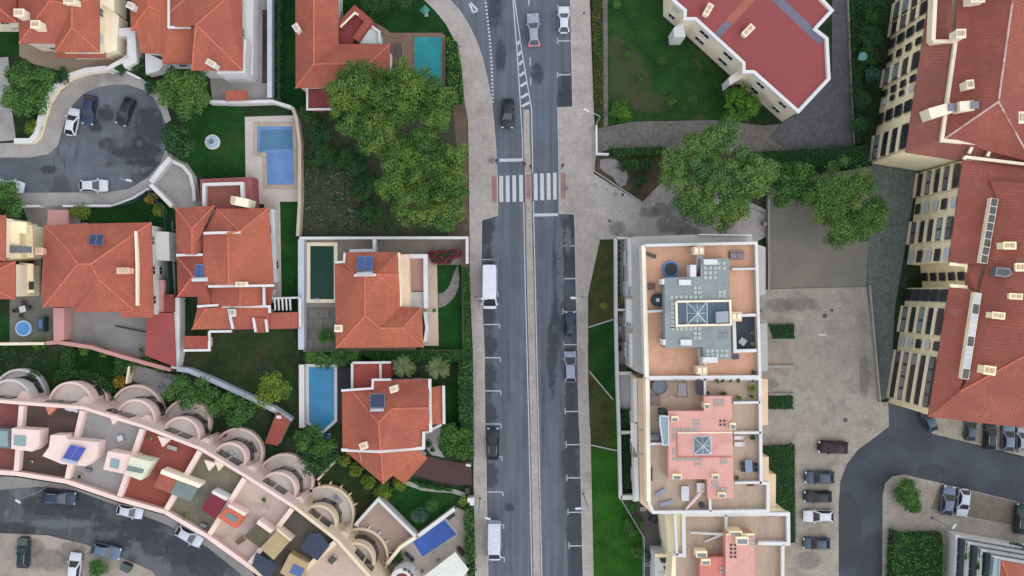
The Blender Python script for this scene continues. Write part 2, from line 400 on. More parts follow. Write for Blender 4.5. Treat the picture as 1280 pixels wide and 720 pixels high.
for y, xl in ((324.5, 602), (366, 602.6), (405.6, 604.6), (447.2, 605.6), (488.6, 606), (530, 606.6), (571, 607.6), (615, 608.6), (656, 609.6), (697, 610.4)):
    line(mk, (xl+.6, y), (xl+19.5, y)); line(mk, (xl+20, y-.2), (xl+20, y+5.2), .11)
tri = PP([(585.4, 1.2), (597.2, 12.5), (591.6, 16)])
for a, b in zip(tri, tri[1:]+tri[:1]):
    d = (b-a).normalized(); n = Vector((-d.y, d.x, 0))*.14; mk.add([(q.x, q.y, .012) for q in (a-n, b-n, b+n, a+n)], [(0, 1, 2, 3)])
structure(mk.build('road_markings', m_line))

# --- verges and lawns right of the boulevard
sheet('lawn', [(760, -40), (800, -40), (842, 34), (911, 99), (915, 149), (840, 150), (790, 151), (760, 156)], m_grassb, -.02)
sheet('footpath', [(753, -40), (759.3, -40), (760, 157), (754.6, 160)], m_cob, -.012)
sheet('cobbled_lane', [(745.5, 161), (760, 158), (790, 152), (900, 150), (955, 157), (976, 155), (990, 162), (985, 188), (940, 190), (760, 187), (745.5, 193)], m_cob, -.01)
sheet('cobbled_lane', [(976, 155), (1040, 90), (1040, -40), (1056, -40), (1062, 87), (1067, 183), (985, 188), (960, 172)], m_cobd, -.008)
sheet('planting_bed', [(743, 197), (838, 194), (834, 226), (815, 240), (803, 253), (742, 214)], m_soil, -.004)
slab('paved_spot', [(750, 200), (757, 198.5), (768, 199), (777, 204), (783, 212), (785, 222), (782, 231), (776, 234), (770, 228), (766, 221), (757, 216), (750, 210)], m_concd, .05)
sheet('shrub_bed', [(838, 190), (958, 190), (958, 262), (900, 235), (834, 226)], m_soil, .0)
sheet('court', [(959, 230), (1100, 206), (1086, 300), (1083, 359), (959, 363)], m_court, -.01)
sheet('mossy_lane', [(1090, 205), (1150, 212), (1143, 240), (1128, 330), (1119, 382), (1112, 498), (1097, 500), (1090, 420), (1084, 356), (1086, 300)], m_cobg, -.006)
slab('parking_lot', [(925, 362.5), (1083, 358.5), (1090, 420), (1097, 503), (1110, 502), (1111, 533), (1090, 549), (1072, 562), (1058, 580), (1050, 602), (1048, 630), (1048, 780), (925, 780)], m_lot, .1)
sheet('access_road', [(1109, 495), (1170, 490), (1176, 545), (1330, 585), (1330, 645), (1190, 610), (1130, 594), (1104, 614), (1103, 780), (1047, 780), (1047, 620), (1052, 590), (1062, 570), (1085, 550), (1110, 535)], m_dasph, .0)
slab('car_park', [(1102.5, 780), (1103, 620), (1106, 604), (1115, 595.5), (1130, 593), (1190, 607), (1330, 641), (1330, 780)], m_lot, .1)
sheet('parking_bay', [(1175, 605), (1330, 641), (1330, 669), (1163, 636)], m_lot2, .104)
slab('car_park', [(1158, 497), (1330, 520), (1330, 583), (1165, 542), (1162, 528)], m_lot, .1)
sheet('verge', [(750, 299), (768, 299.5), (768, 398), (735.6, 408), (735.6, 371), (739.6, 350)], m_verge, .0)
sheet('lawn', [(735.6, 410), (768, 401), (771, 500), (766.5, 499), (736.4, 464)], m_grass, .0)
sheet('verge', [(736.6, 466), (766, 500), (770.5, 562), (738.6, 555)], m_verge, .0)
sheet('verge', [(766.5, 500), (771.5, 500), (772, 563), (766, 562)], m_vergeg, .004)
sheet('lawn', [(738.6, 558), (772, 565), (775, 622), (803, 668), (804, 780), (745, 780), (742, 720)], m_vergeg, .0)
sheet('courtyard', [(775, 622), (800, 627), (848, 645), (848, 780), (804, 780), (803, 668)], m_concd if False else mat('wet_paving', T(96, 91, 88), .7, .1, .5), -.006)

# --- left side: lots
sheet('garden_ground', [(376, 80), (590, 80), (588, 296), (378, 297)], mat('rough_scrub', T(72, 70, 54), .95, .2, .5, T(48, 62, 40), (.4, .6), .25, .8, fine=.3, bmp=.4), -.03)
sheet('lawn', [(344, -40), (600, -40), (578, 110), (560, 135), (372, 140), (345, 128)], m_grassd, -.025)
sheet('bare_earth', [(566, 130), (587, 130), (588, 296), (560, 296), (572, 200)], m_dirt, -.02)
sheet('lawn', [(236, 133), (306, 131), (307, 221), (253, 221), (224, 204), (233, 160)], m_grass, -.015)
sheet('forecourt', [(192, 232), (203, 205), (216, 196), (235, 205), (246, 222), (252, 262), (218, 262), (212, 256)], m_conc, -.01)
sheet('patio', [(306, 146), (372, 144), (377, 180), (378, 252), (350, 252), (352, 376), (338, 376), (330, 255), (314, 255), (307, 221)], mat('pale_patio', T(192, 182, 173), .8, .06, .6, T(160, 146, 136), (.5, .7)), -.012)
sheet('lawn', [(350.5, 252), (373.5, 252), (375, 371), (353, 373)], m_grass, -.008)
sheet('lawn', [(230, 405), (376, 405), (376, 530), (362, 520), (318, 495), (268, 470), (229, 457)], m_grassw, -.015)
sheet('patio', [(303, -40), (344, -40), (342, 130), (266, 132), (262, 92), (303, 92)], m_conc, -.01)
sheet('planting_bed', [(328, 12), (338, 12), (337, 104), (327.5, 104)], m_soil, -.004)
sheet('driveway', [(24, 54), (170, 40), (166, 75), (148, 88), (137, 86), (112, 90), (92, 99), (80, 90), (42, 80), (24, 70)], mat('drive_beige', T(150, 134, 118), .9, .08, .6, T(118, 106, 94), (.5, .7)), -.012)
sheet('lawn', [(-40, 34), (24, 34), (24, 70), (-40, 75)], m_grassd, -.01)
sheet('pavement', [(-40, 66), (10, 68), (14, 130), (20, 175), (-40, 180)], m_conc, -.014)
# cul-de-sac
CDS = [(-40, 241), (22, 241), (135, 240.5), (162, 236), (185, 222), (200, 205), (207, 188), (207, 155), (201, 138), (192, 122), (178, 112), (160, 106), (140, 106), (120, 110), (104, 118), (92, 130), (82, 150), (76, 170), (72, 183), (60, 193), (37, 197), (-40, 197)]
sheet('cul_de_sac', CDS, m_cds, .0)
slab('sidewalk', [(-40, 197), (37, 197), (60, 193), (72, 183), (76, 170), (82, 150), (92, 130), (104, 118), (120, 110), (140, 106), (160, 106), (178, 112), (192, 122), (201, 138), (207, 155), (214, 150), (207, 128), (197, 113), (185, 103), (162, 92), (137, 89), (112, 92), (92, 101), (75, 117), (61, 140), (53, 168), (47, 178), (-40, 180)], m_conc, .1)
slab('sidewalk', [(-40, 241), (22, 241), (135, 240.5), (162, 236), (185, 222), (200, 205), (207, 188), (218, 196), (212, 214), (195, 232), (170, 247), (150, 258), (28, 258), (-40, 260)], m_conc, .1)
sheet('lawn', [(110, 258), (150, 258), (175, 252), (190, 240), (213, 262), (216, 300), (186, 300), (186, 277), (100, 278)], m_grass, -.012)
sheet('driveway', [(28, 258), (110, 258), (110, 282), (56, 284), (52, 300), (50, 390), (36, 380), (44, 300)], m_concd, -.012)
sheet('side_yard', [(186, 277), (216, 277), (221, 400), (186, 400)], m_concd, -.014)
sheet('yard', [(80, 380), (190, 385), (184, 446), (160, 446), (120, 433), (80, 427)], m_concd, -.01)
sheet('yard', [(12, 366), (68, 366), (67, 428), (12, 428)], mat('yard_grey', T(112, 110, 102), .9, .1, .6), -.01)
sheet('lawn', [(-40, 396), (12, 396), (12, 428), (-40, 428)], m_grass, -.008)
# gardens behind the crescent
sheet('garden_ground', [(-40, 432), (80, 428), (165, 446), (225, 462), (318, 497), (362, 524), (425, 560), (482, 615), (450, 660), (400, 640), (300, 560), (200, 500), (-40, 500)], m_scrub, -.02)
sheet('lawn', [(90, 440), (146, 442), (142, 480), (130, 472), (105, 463), (88, 462)], m_grassd, -.012)
sheet('lawn', [(408, 585), (424, 573), (472, 620), (452, 640)], m_grassw, -.012)
sheet('terrace', [(168, 456), (222, 470), (226, 490), (205, 494), (166, 476)], m_concd, -.008)
# plots by the boulevard
sheet('yard', [(379, 299), (585, 299), (585, 440), (379, 440)], mat('plot_paving', T(140, 130, 119), .9, .1, .5, T(104, 98, 90), (.5, .7)), -.016)
sheet('lawn', [(546, 331), (577, 331), (578, 437), (520, 437), (520, 431), (548, 431)], m_grass, -.01)
sheet('yard', [(381, 384), (422, 384), (422, 440), (381, 440)], paving_mat('old_slabs', T(124, 122, 114), 1.4, .7, .1, T(90, 92, 82)), -.008)
slab('porch', [(500, 318), (546, 318), (548.5, 432), (528, 432), (527, 385), (500, 385)], mat('porch_tiles', T(196, 176, 158), .8, .06, .6), .3)
arc = [(548, 385), (556, 382.5), (563, 377), (569, 369), (573, 360), (574.5, 348)]
arc2 = [(548, 367.5), (553, 366), (558, 362), (562, 357), (566, 345), (572, 331)]
slab('curved_path', arc+arc2[::-1], paving_mat('path_stone', T(140, 134, 130), .5, .7, .15), .05)
sheet('garden_ground', [(379, 440), (590, 440), (592, 610), (560, 620), (480, 615), (425, 560), (379, 540)], m_scrub, -.018)
sheet('lawn', [(554, 478), (580, 478), (580, 560), (556, 560)], m_grassd, -.01)
sheet('pool_deck', [(419, 460), (442, 460), (428, 530), (419, 530)], mat('slate_deck', T(56, 56, 62), .8, .1, .8), -.008)
slab('driveway', [(536, 570), (552, 574.5), (575, 578.5), (589, 579), (590, 606.5), (570, 606.5), (545, 602), (518, 594), (506, 604), (500, 600)], mat('drive_brown', T(82, 62, 60), .85, .08, .8, fine=.2), .03)
slab('path', [(505, 604), (513, 608), (527, 613), (545, 615), (565, 616), (581, 622), (582, 616), (566, 611), (540, 610.5), (524, 607), (512, 601.5)], m_kerb, .04)
sheet('gravel_patch', [(531, 538), (552, 530), (548, 560), (556, 572), (540, 569), (532, 560)], m_conc, -.006)
sheet('lawn', [(492, 608), (510, 603), (530, 614), (570, 618), (570, 632), (520, 664), (480, 615)], m_grass, -.01)
sheet('pool_deck', [(487, 702), (522, 666), (570, 634), (584, 640), (584, 740), (470, 760)], mat('deck_beige', T(168, 156, 143), .85, .07, .6, T(140, 130, 120), (.5, .7)), -.006)
sheet('pool_deck', [(466, 27), (478, 33), (488, 41), (552, 41), (557, 45), (557, 112), (518, 112), (488, 92), (474, 56)], paving_mat('deck_brown', T(136, 112, 96), .4, .85, .06), -.008)
# lower-left street
UP = [(-40, 613), (0, 612), (50, 608), (95, 613), (150, 633), (210, 656), (260, 684), (300, 716), (330, 760)]
LO = [(225, 760), (190, 713), (155, 698), (110, 681), (60, 669), (0, 666), (-40, 667)]
sheet('lower_street', [(x+1, y-1.5) for x, y in UP]+[(x-1, y+1.5) for x, y in LO], m_low, .0)
slab('sidewalk', UP+[(345, 760), (312, 710), (262, 675), (206, 644), (148, 628), (83, 606), (18, 596), (-40, 594)], m_concd, .1)
slab('car_park', LO+[(-40, 790), (225, 790)], mat('beige_lot', T(160, 148, 136), .88, .08, .4, T(128, 120, 110), (.45, .7)), .1)

structure(MB().prism(PP([(447, 653), (475.6, 621), (521, 665.4), (486, 700), (455, 700)]), -.05, .5).build('garage_terrace', mat('taupe_deck', T(168, 148, 136), .88, .06, .4)))

sheet('terrace', [(769, 299), (784, 299), (788, 463), (770, 463)], m_conc, .0)
sheet('terrace', [(771, 467), (789, 467), (791, 524), (773, 510)], mat('pale_terrace', T(198, 200, 202), .8, .04), .0)

for q in ([(622.4, -4), (628.6, -4), (629.4, 32), (623, 33)], [(611, 20), (613.4, 20), (616, 70), (613.6, 72)], [(690, 330), (697, 329), (699.4, 400), (692, 402)], [(634, 425), (636.4, 425), (638, 505), (635.4, 505)], [(676, 470), (678.6, 470), (680.6, 556), (677.6, 556)], [(611, 425), (615, 424), (616, 440), (612, 443)], [(610, 512), (614, 512), (615, 526), (611, 527)]):
    sheet('tar_patch', q, mat('tar_patch', T(78, 84, 93), .8, .15, 1., fine=.2), .006)

def damp_mat(name, col, soft=.35, k_=.62):
    m, nt, b = nodes(name); g = nd(nt, 'ShaderNodeTexCoord').outputs['Generated']; mp = nd(nt, 'ShaderNodeMapping'); mp.inputs['Location'].default_value = (-.5, -.5, 0); nt.links.new(g, mp.inputs['Vector'])
    sp = nd(nt, 'ShaderNodeSeparateXYZ'); nt.links.new(mp.outputs[0], sp.inputs[0])
    r2 = math_(nt, 'SQRT', math_(nt, 'ADD', math_(nt, 'MULTIPLY', sp.outputs[0], sp.outputs[0]), math_(nt, 'MULTIPLY', sp.outputs[1], sp.outputs[1])))
    n = noise(nt, pos(nt), 1.1, 6, .65); v = math_(nt, 'ADD', r2, math_(nt, 'MULTIPLY', math_(nt, 'SUBTRACT', n, .5), 1.5))
    mr = nd(nt, 'ShaderNodeMapRange', interpolation_type='SMOOTHSTEP'); nt.links.new(v, mr.inputs[0]); mr.inputs[1].default_value = .22; mr.inputs[2].default_value = .22+soft; mr.inputs[3].default_value = k_; mr.inputs[4].default_value = 0
    edge = nd(nt, 'ShaderNodeMapRange', interpolation_type='SMOOTHSTEP'); nt.links.new(r2, edge.inputs[0]); edge.inputs[1].default_value = .36; edge.inputs[2].default_value = .5; edge.inputs[3].default_value = 1; edge.inputs[4].default_value = 0
    nt.links.new(math_(nt, 'MULTIPLY', mr.outputs[0], edge.outputs[0]), b.inputs['Alpha'])
    b.inputs['Base Color'].default_value = c4(col); b.inputs['Roughness'].default_value = .6; return m
m_damp = damp_mat('damp_asphalt', T(56, 62, 70)); m_dampl = damp_mat('damp_paving', T(122, 118, 112), .5, .4); m_worn = damp_mat('worn_asphalt', T(112, 118, 124))
k = 0
for m, z, lst in ((m_damp, .007, ((133, 180, 9, 7), (174, 179, 10, 8), (188, 160, 18, 26), (180, 207, 22, 12), (132, 142, 9, 10), (120, 158, 8, 8), (60, 212, 10, 5), (137, 206, 5, 4), (170, 190, 30, 8),
   (60, 632, 30, 12), (105, 640, 26, 12), (130, 656, 20, 8), (172, 662, 24, 14), (196, 680, 24, 14), (230, 690, 26, 18), (20, 660, 26, 7), (262, 706, 26, 18), (100, 626, 30, 9), (185, 650, 26, 9), (150, 680, 14, 8), (50, 640, 8, 5),
   (612, 396, 8, 14), (613, 432, 8, 12), (613, 474, 9, 16), (613, 516, 9, 12), (615, 595, 8, 14), (608, 290, 10, 16), (618, 320, 10, 10), (637, 634, 6, 5), (617, 12, 8, 22), (626, 70, 6, 20), (672, 92, 7, 12), (706, 125, 9, 14), (708, 102, 6, 12),
   (712, 284, 10, 14), (714, 330, 8, 20), (700, 316, 8, 34), (712, 500, 10, 20), (716, 540, 10, 24), (712, 580, 10, 20), (716, 620, 10, 24), (718, 662, 10, 24), (722, 705, 9, 20), (690, 440, 6, 50), (700, 390, 7, 40),
   (1165, 588, 16, 7), (1058, 660, 16, 40), (1092, 700, 14, 30), (1270, 605, 8, 6), (1110, 600, 12, 8))),
  (m_worn, .0105, ((700, 350, 5, 40), (699, 300, 6, 24), (704, 470, 4, 40), (622, 310, 8, 24), (640, 560, 6, 60), (682, 620, 6, 60), (150, 212, 40, 6), (80, 655, 40, 6), (710, 300, 4, 18))),
  (m_dampl, .124, ((842, 280, 20, 10), (830, 262, 14, 8), (812, 266, 12, 6), (860, 290, 16, 6), (770, 285, 10, 8))),
  (m_dampl, .103, ((975, 382, 16, 8), (1000, 380, 20, 8), (1080, 470, 6, 24), (960, 480, 12, 6), (1010, 700, 14, 10), (60, 700, 24, 12), (90, 690, 16, 12), (40, 684, 14, 10)))):
    for x, y, rx, ry in lst:
        k += 1; sheet('damp_patch', [(x+rx*1.35*math.cos(a*.35), y+ry*1.35*math.sin(a*.35)) for a in range(18)], m, z+.00003*k)
m_bare = damp_mat('bare_lawn', T(80, 80, 50), .5, .4)
for i, (x, y, rx, ry) in enumerate(((786, 100, 24, 34), (815, 128, 22, 12), (770, 60, 10, 16))): sheet('bare_patch', [(x+rx*1.35*math.cos(a*.35), y+ry*1.35*math.sin(a*.35)) for a in range(18)], m_bare, -.014+.0004*i)
sheet('ramp', [(958, 426), (992, 425), (992, 456.6), (958, 457)], mat('ramp_concrete', T(158, 146, 132), .85, .08, .5, T(132, 122, 112), (.5, .7)), .11)
# ---------------------------------------------------------------- building materials
m_tile = tile_mat('roof_tiles', T(172, 97, 77), lichen=T(184, 128, 102))
m_tile2 = tile_mat('roof_tiles_deep', T(158, 84, 70), lichen=T(150, 100, 86))
m_tileo = tile_mat('roof_tiles_orange', T(180, 103, 79), lichen=T(188, 126, 94))
m_tilel = tile_mat('roof_tiles_old', T(156, 90, 75), lichen=T(172, 140, 124), period=.4)
m_tiled = tile_mat('roof_tiles_dark', T(146, 92, 78), lichen=T(126, 92, 84), period=.4)
m_ridge = mat('ridge_clay', T(190, 108, 84), .8, .12, 2.)
m_white = mat('white_render', T(214, 212, 208), .85, .05, .5, T(178, 174, 168), (.58, .8), .4, .5, fine=.05)
m_cream = mat('cream_render', T(240, 226, 198), .85, .05, .4, T(190, 174, 148), (.6, .8), .3, .5, fine=.05)
m_yellow = mat('yellow_render', T(252, 236, 192), .85, .05, .4, T(196, 178, 140), (.6, .8), .3, .5, fine=.05)
m_pink = mat('pink_render', T(232, 205, 193), .85, .05, .4, T(206, 182, 170), (.55, .8), .4, .55, fine=.06)
m_pinkwall = mat('rose_render', T(196, 146, 138), .85, .06, .5, fine=.06)
m_glass = plain('window_glass', (.025, .03, .04), .12, 0, .6)
m_shutter = plain('white_shutter', T(196, 198, 200), .6)
m_frame = plain('window_frame', T(205, 205, 202), .6)
m_darkframe = plain('dark_frame', T(70, 62, 56), .6)
m_solar = plain('solar_cells', T(66, 92, 142), .2, .1, .6)
m_solard = plain('solar_cells_dark', T(52, 64, 96), .25, .1, .6)
m_alu = plain('aluminium', T(176, 180, 186), .4, .5)
m_steel = plain('grey_steel', T(120, 124, 128), .45, .4)
m_pot = mat('chimney_pot', T(196, 172, 142), .9)
m_maroon = mat('maroon_tiles', T(128, 62, 60), .8, .1, .6, T(100, 52, 50), (.55, .8), .3, .5)
m_terra = mat('terracotta_floor', T(208, 162, 132), .85, .05, .4, T(178, 124, 94), (.55, .78), .35, .7, fine=.06)
m_dark = plain('black_plastic', T(40, 42, 46), .6)
m_wood = mat('brown_wood', T(112, 86, 70), .8, .15, 2.)
m_cushion = plain('grey_cushion', T(130, 128, 132), .95)
m_fabric = plain('white_fabric', T(214, 210, 206), .95)

def loop_of(faces):                          # ordered boundary loop of a face set
    e = {}
    for f in faces:
        for a, b in zip(f, f[1:]+f[:1]): e[(a, b)] = 1
    bd = {a: b for (a, b) in e if (b, a) not in e}
    if not bd: return []
    s = next(iter(bd)); out = [s]; c = bd[s]
    while c != s and len(out) < 200: out.append(c); c = bd.get(c, s)
    return out

def roof_mesh(faces, e):
    pts = []; idx = {}; F = []
    for f in faces:
        g = []
        for q in f:
            z = q[2] if len(q) > 2 else e
            k = (round(q[0], 1), round(q[1], 1), round(z, 2))
            if k not in idx: idx[k] = len(pts); pts.append(P(q[0], q[1], z))
            g.append(idx[k])
        n = Vector((0, 0, 0))
        for i in range(len(g)):
            a, b = pts[g[i]], pts[g[(i+1) % len(g)]]; n += a.cross(b)
        F.append(g if n.z > 0 else g[::-1])
    return pts, F

def roof(parent, faces, e, m=None, caps=True, thick=.22, name='roof'):
    m = m or m_tile
    pts, F = roof_mesh(faces, e); n = len(pts)
    mb = MB(); mb.add(pts, F); ed = {}
    for f in F:
        for a, b in zip(f, f[1:]+f[:1]): ed[(a, b)] = f
    low = [p-Vector((0, 0, thick)) for p in pts]
    fs = [tuple(i+n for i in f[::-1]) for f in F]
    mb2 = [(a, b) for (a, b) in ed if (b, a) not in ed]
    base = len(mb.v); mb.v += [tuple(p) for p in low]; mb.f += [tuple(i+base for i in f[::-1]) for f in F]
    mb.f += [(b, a, a+base, b+base) for a, b in mb2]
    o = mb.build(name, m, parent)
    if caps:
        cp = MB(); done = set()
        for (a, b), f in ed.items():
            if (b, a) in ed and (b, a) not in done:
                done.add((a, b)); g = ed[(b, a)]
                nf = sum((pts[f[i]].cross(pts[f[(i+1) % len(f)]]) for i in range(len(f))), Vector()).normalized()
                ng = sum((pts[g[i]].cross(pts[g[(i+1) % len(g)]]) for i in range(len(g))), Vector()).normalized()
                cg = sum((pts[i] for i in g), Vector())/len(g)
                if nf.dot(cg-pts[a]) < -.05 and nf.dot(ng) < .999:
                    cp.tube([pts[a]+Vector((0, 0, .01)), pts[b]+Vector((0, 0, .01))], .125, 6)
        if cp.v: cp.build('ridge_cap', m_ridge, o)
    return o, pts, F

def windows_on(parent, a, b, z0, z1, every=3.2, w=1.1, h=1.3, floors=2, m=m_glass):
    a = Vector(a[:2]); b = Vector(b[:2]); d = b-a; L = d.length; d = d/L; nrm = Vector((d.y, -d.x))
    ang = math.atan2(d.y, d.x); n = int(L/every)
    if n < 1: return
    fh = (z1-z0)/floors
    for fl in range(floors):
        for i in range(n):
            c = a+d*(L*(i+.5)/n)+nrm*.03; zc = z0+fl*fh+fh*.36
            f = MB()
            for sx in (-1, 1): f.box((c.x+d.x*sx*w/2, c.y+d.y*sx*w/2, zc-.06), .1, .14, h+.12, ang)
            f.box((c.x, c.y, zc-.08), w-.1, .16, .08, ang); f.box((c.x, c.y, zc+h-.02), w-.1, .14, .08, ang); f.box((c.x, c.y, zc), .06, .1, h-.02, ang)
            fo = f.build('window', m_frame, parent)
            g = MB().box((c.x, c.y, zc), w-.1, .06, h-.02, ang); g.build('pane', m if random.random() > .25 else m_shutter, fo)

def walls_from(parent, faces, e, m, inset=.35, win=True, floors=2, base=0.):
    pts, F = roof_mesh(faces, e); lp = loop_of(F)
    ring = [pts[i] for i in lp]
    if area2(ring) < 0: ring = ring[::-1]
    inn = offset_poly(ring, inset); n = len(ring); mb = MB()
    vs = [(p.x, p.y, base) for p in inn]+[(p.x, p.y, q.z-.12) for p, q in zip(inn, ring)]
    mb.add(vs, [(i, (i+1) % n, n+(i+1) % n, n+i) for i in range(n)])
    o = mb.build('wall', m, parent)
    if win:
        for i in range(n):
            a, b = inn[i], inn[(i+1) % n]; d = b-a
            if d.length < 3.2: continue
            nr = Vector((d.y, -d.x)).normalized(); md = (a+b)/2
            if nr.dot(-md.normalized()) > .3: windows_on(parent, a, b, base, min(ring[i].z, ring[(i+1) % n].z), floors=floors)
    return o

def house(label, c, roofs, wall=None, name='house', group='red roofed houses', win=True, cat='house'):
    r = thing(name, P(c[0], c[1], 0), label, cat, group)
    for q in roofs:
        faces, e = q['f'], q['e']
        roof(r, faces, e, q.get('m'), q.get('caps', True))
        if q.get('walls', True): walls_from(r, faces, e, wall or m_white, win=win and q.get('win', True), floors=q.get('floors', 2 if e > 4.6 else 1))
    return r
def parapet(parent, pts, z, w=.35, h=.4, m=None, name='parapet', z0=None):
    mb = MB(); q = PP(pts, z); zz = [p[2] if len(p) > 2 else z for p in pts]
    mb.strip(q, w, (z-.1 if z0 is None else z0), z+h); return mb.build(name, m or m_white, parent)
def chimney(parent, x, y, z, sx=1.1, sy=.7, h=1.5, m=None, rot=0.):
    """x, y: pixel of the chimney's top"""
    b = MB(); sx *= .88; sy *= .88; c = P(x, y, z+h); b.box((c.x, c.y, z-1.), sx, sy, h+1., rot); b.box((c.x, c.y, z+h), sx+.14, sy+.14, .1, rot)
    o = b.build('chimney', m or m_cream, parent)
    for k in (-1, 1): MB().box((c.x+k*sx*.23*math.cos(rot), c.y+k*sx*.23*math.sin(rot), z+h+.1), sx*.3, sy*.6, .16, rot).build('chimney_pot', m_pot, o)
def solar(parent, pts, z, panels=2, m=None, lift=.25, tank=False):
    """four pixel corners (tl, tr, br, bl); z list of heights"""
    q = [P(x, y, zz+lift) for (x, y), zz in zip(pts, z)]
    o = None
    for k in range(panels):
        f0, f1 = k/panels+.012, (k+1)/panels-.012
        tl = q[0].lerp(q[1], f0); tr = q[0].lerp(q[1], f1); bl = q[3].lerp(q[2], f0); br = q[3].lerp(q[2], f1)
        fr = MB(); dn = Vector((0, 0, -.07)); fr.add([bl, br, tr, tl, bl+dn, br+dn, tr+dn, tl+dn], [(0, 1, 2, 3), (7, 6, 5, 4), (0, 4, 5, 1), (1, 5, 6, 2), (2, 6, 7, 3), (3, 7, 4, 0)])
        o = fr.build('solar_panel', m_alu, parent)
        g = MB(); ctr = (tl+tr+bl+br)/4; up = Vector((0, 0, .012))
        g.add([ctr+(p-ctr)*.95+up for p in (bl, br, tr, tl)], [(0, 1, 2, 3)]); g.build('cells', m or m_solar, o)
    return o

# ---------------------------------------------------------------- walls, hedges, trees
def wall(label, pts, h, w, m, name='garden_wall', cat='wall', group='garden walls', cope=None):
    mb = MB(); mb.strip(PP(pts), w, -.05, h)
    o = tag(mb.build(name, m), label, cat, group)
    if cope:
        MB().strip(PP(pts), w+.1, h+.002, h+.07).build('coping', cope, o)
    return o
def railing(label, pts, h, m, gap=1.6, name='fence', cat='fence', group='fences', board=None):
    r = thing(name, P(*pts[0][:2]), label, cat, group); q = PP(pts)
    mb = MB(); mb.strip(q, .06, h-.08, h); mb.strip(q, .05, .2, .27)
    if board: mb.strip(q, .04, .1, h-.05)
    mb.build('rail', m, r)
    p = MB()
    for a, b in zip(q, q[1:]):
        n = max(1, int((b-a).length/gap))
        for i in range(n): c = a.lerp(b, i/n); p.box((c.x, c.y, -.05), .08, .08, h+.05)
    p.build('posts', m, r)['kind'] = 'stuff'
    return r

def quads_obj(name, V, m, parent):
    N = len(V); me = bpy.data.meshes.new(name)
    off = np.array(origin_of(parent)) if parent is not None else V.reshape(-1, 3).mean(0)
    me.vertices.add(N*4); me.vertices.foreach_set('co', (V.reshape(-1, 3)-off).astype(np.float32).ravel())
    me.loops.add(N*4); me.loops.foreach_set('vertex_index', np.arange(N*4, dtype=np.int32))
    me.polygons.add(N); me.polygons.foreach_set('loop_start', np.arange(0, N*4, 4, dtype=np.int32))
    try: me.polygons.foreach_set('loop_total', np.full(N, 4, dtype=np.int32))
    except Exception: pass
    me.materials.append(m); me.update(calc_edges=True); me.validate()
    o = bpy.data.objects.new(name, me); COL.objects.link(o)
    if parent is not None: o.parent = parent
    else: o.location = off
    return o
def leaf_quads(pos_, nrm, size):
    N = len(pos_); nrm = nrm/np.linalg.norm(nrm, axis=1, keepdims=True)
    r = rng.normal(size=(N, 3)); t = np.cross(nrm, r); t /= np.linalg.norm(t, axis=1, keepdims=True)+1e-9; b = np.cross(nrm, t)
    s = (size*(.6+.8*rng.random(N)))[:, None]
    return np.stack([pos_-t*s*.5, pos_+b*s*.32, pos_+t*s*.5, pos_-b*s*.32], axis=1)
def clump_leaves(C, R, dens, size, flat=.75, low=-.25):
    out = []
    for c, r in zip(C, R):
        n = max(12, int(dens*r*r*9))
        d = rng.normal(size=(n, 3)); d /= np.linalg.norm(d, axis=1, keepdims=True); d[:, 2] = np.where(d[:, 2] < low, -d[:, 2], d[:, 2])
        rad = r*(.35+.85*rng.random(n)**.7)
        p = c+d*rad[:, None]*np.array([1, 1, flat])
        out.append(leaf_quads(p, d*np.array([1, 1, 1.3])+rng.normal(size=(n, 3))*.65, size))
    return np.concatenate(out)

LEAF = {
 'pine': leaf_mat('pine_needles', (T(74, 108, 46), T(116, 138, 54), T(62, 96, 54)), .35),
 'pine2': leaf_mat('pine_needles_grey', (T(78, 112, 58), T(116, 140, 60), T(72, 106, 70)), .3),
 'olive': leaf_mat('olive_leaves', (T(78, 112, 52), T(104, 132, 58), T(68, 100, 52)), .5),
 'green': leaf_mat('broad_leaves', (T(66, 106, 48), T(90, 130, 56), T(54, 88, 46)), .6),
 'dark': leaf_mat('dark_leaves', (T(46, 82, 46), T(64, 102, 52), T(44, 72, 50)), .6),
 'bright': leaf_mat('bright_leaves', (T(70, 116, 40), T(104, 146, 48), T(54, 96, 38)), .6),
 'yellow': leaf_mat('yellow_green_leaves', (T(98, 122, 42), T(134, 148, 54), T(78, 108, 42)), .8),
 'amber': leaf_mat('amber_leaves', (T(150, 120, 44), T(172, 140, 60), T(110, 104, 40)), .8),
 'hedge': leaf_mat('hedge_leaves', (T(56, 102, 42), T(76, 122, 48), T(48, 88, 42)), .8),
 'hedged': leaf_mat('hedge_leaves_dark', (T(40, 84, 44), T(56, 100, 50), T(36, 70, 42)), .7),
 'ivy': leaf_mat('ivy_leaves', (T(50, 92, 46), T(76, 120, 60), T(40, 76, 40)), 1.2),
 'rust': leaf_mat('rust_ground_cover', (T(80, 96, 34), T(128, 92, 40), T(60, 84, 32)), .5),
 'magenta': leaf_mat('magenta_bracts', (T(128, 30, 62), T(150, 40, 76), T(110, 34, 52)), 1.),
 'blue': leaf_mat('blue_green_leaves', (T(56, 92, 78), T(80, 112, 92), T(50, 80, 66)), 1.),
 'dry': leaf_mat('dry_twigs', (T(104, 98, 88), T(80, 82, 62), T(60, 70, 48)), .5),
}
m_bark = mat('bark', T(96, 82, 68), .95, .2, 2.)
m_core = mat('hedge_core', T(30, 54, 26), .95, .2, 2.)

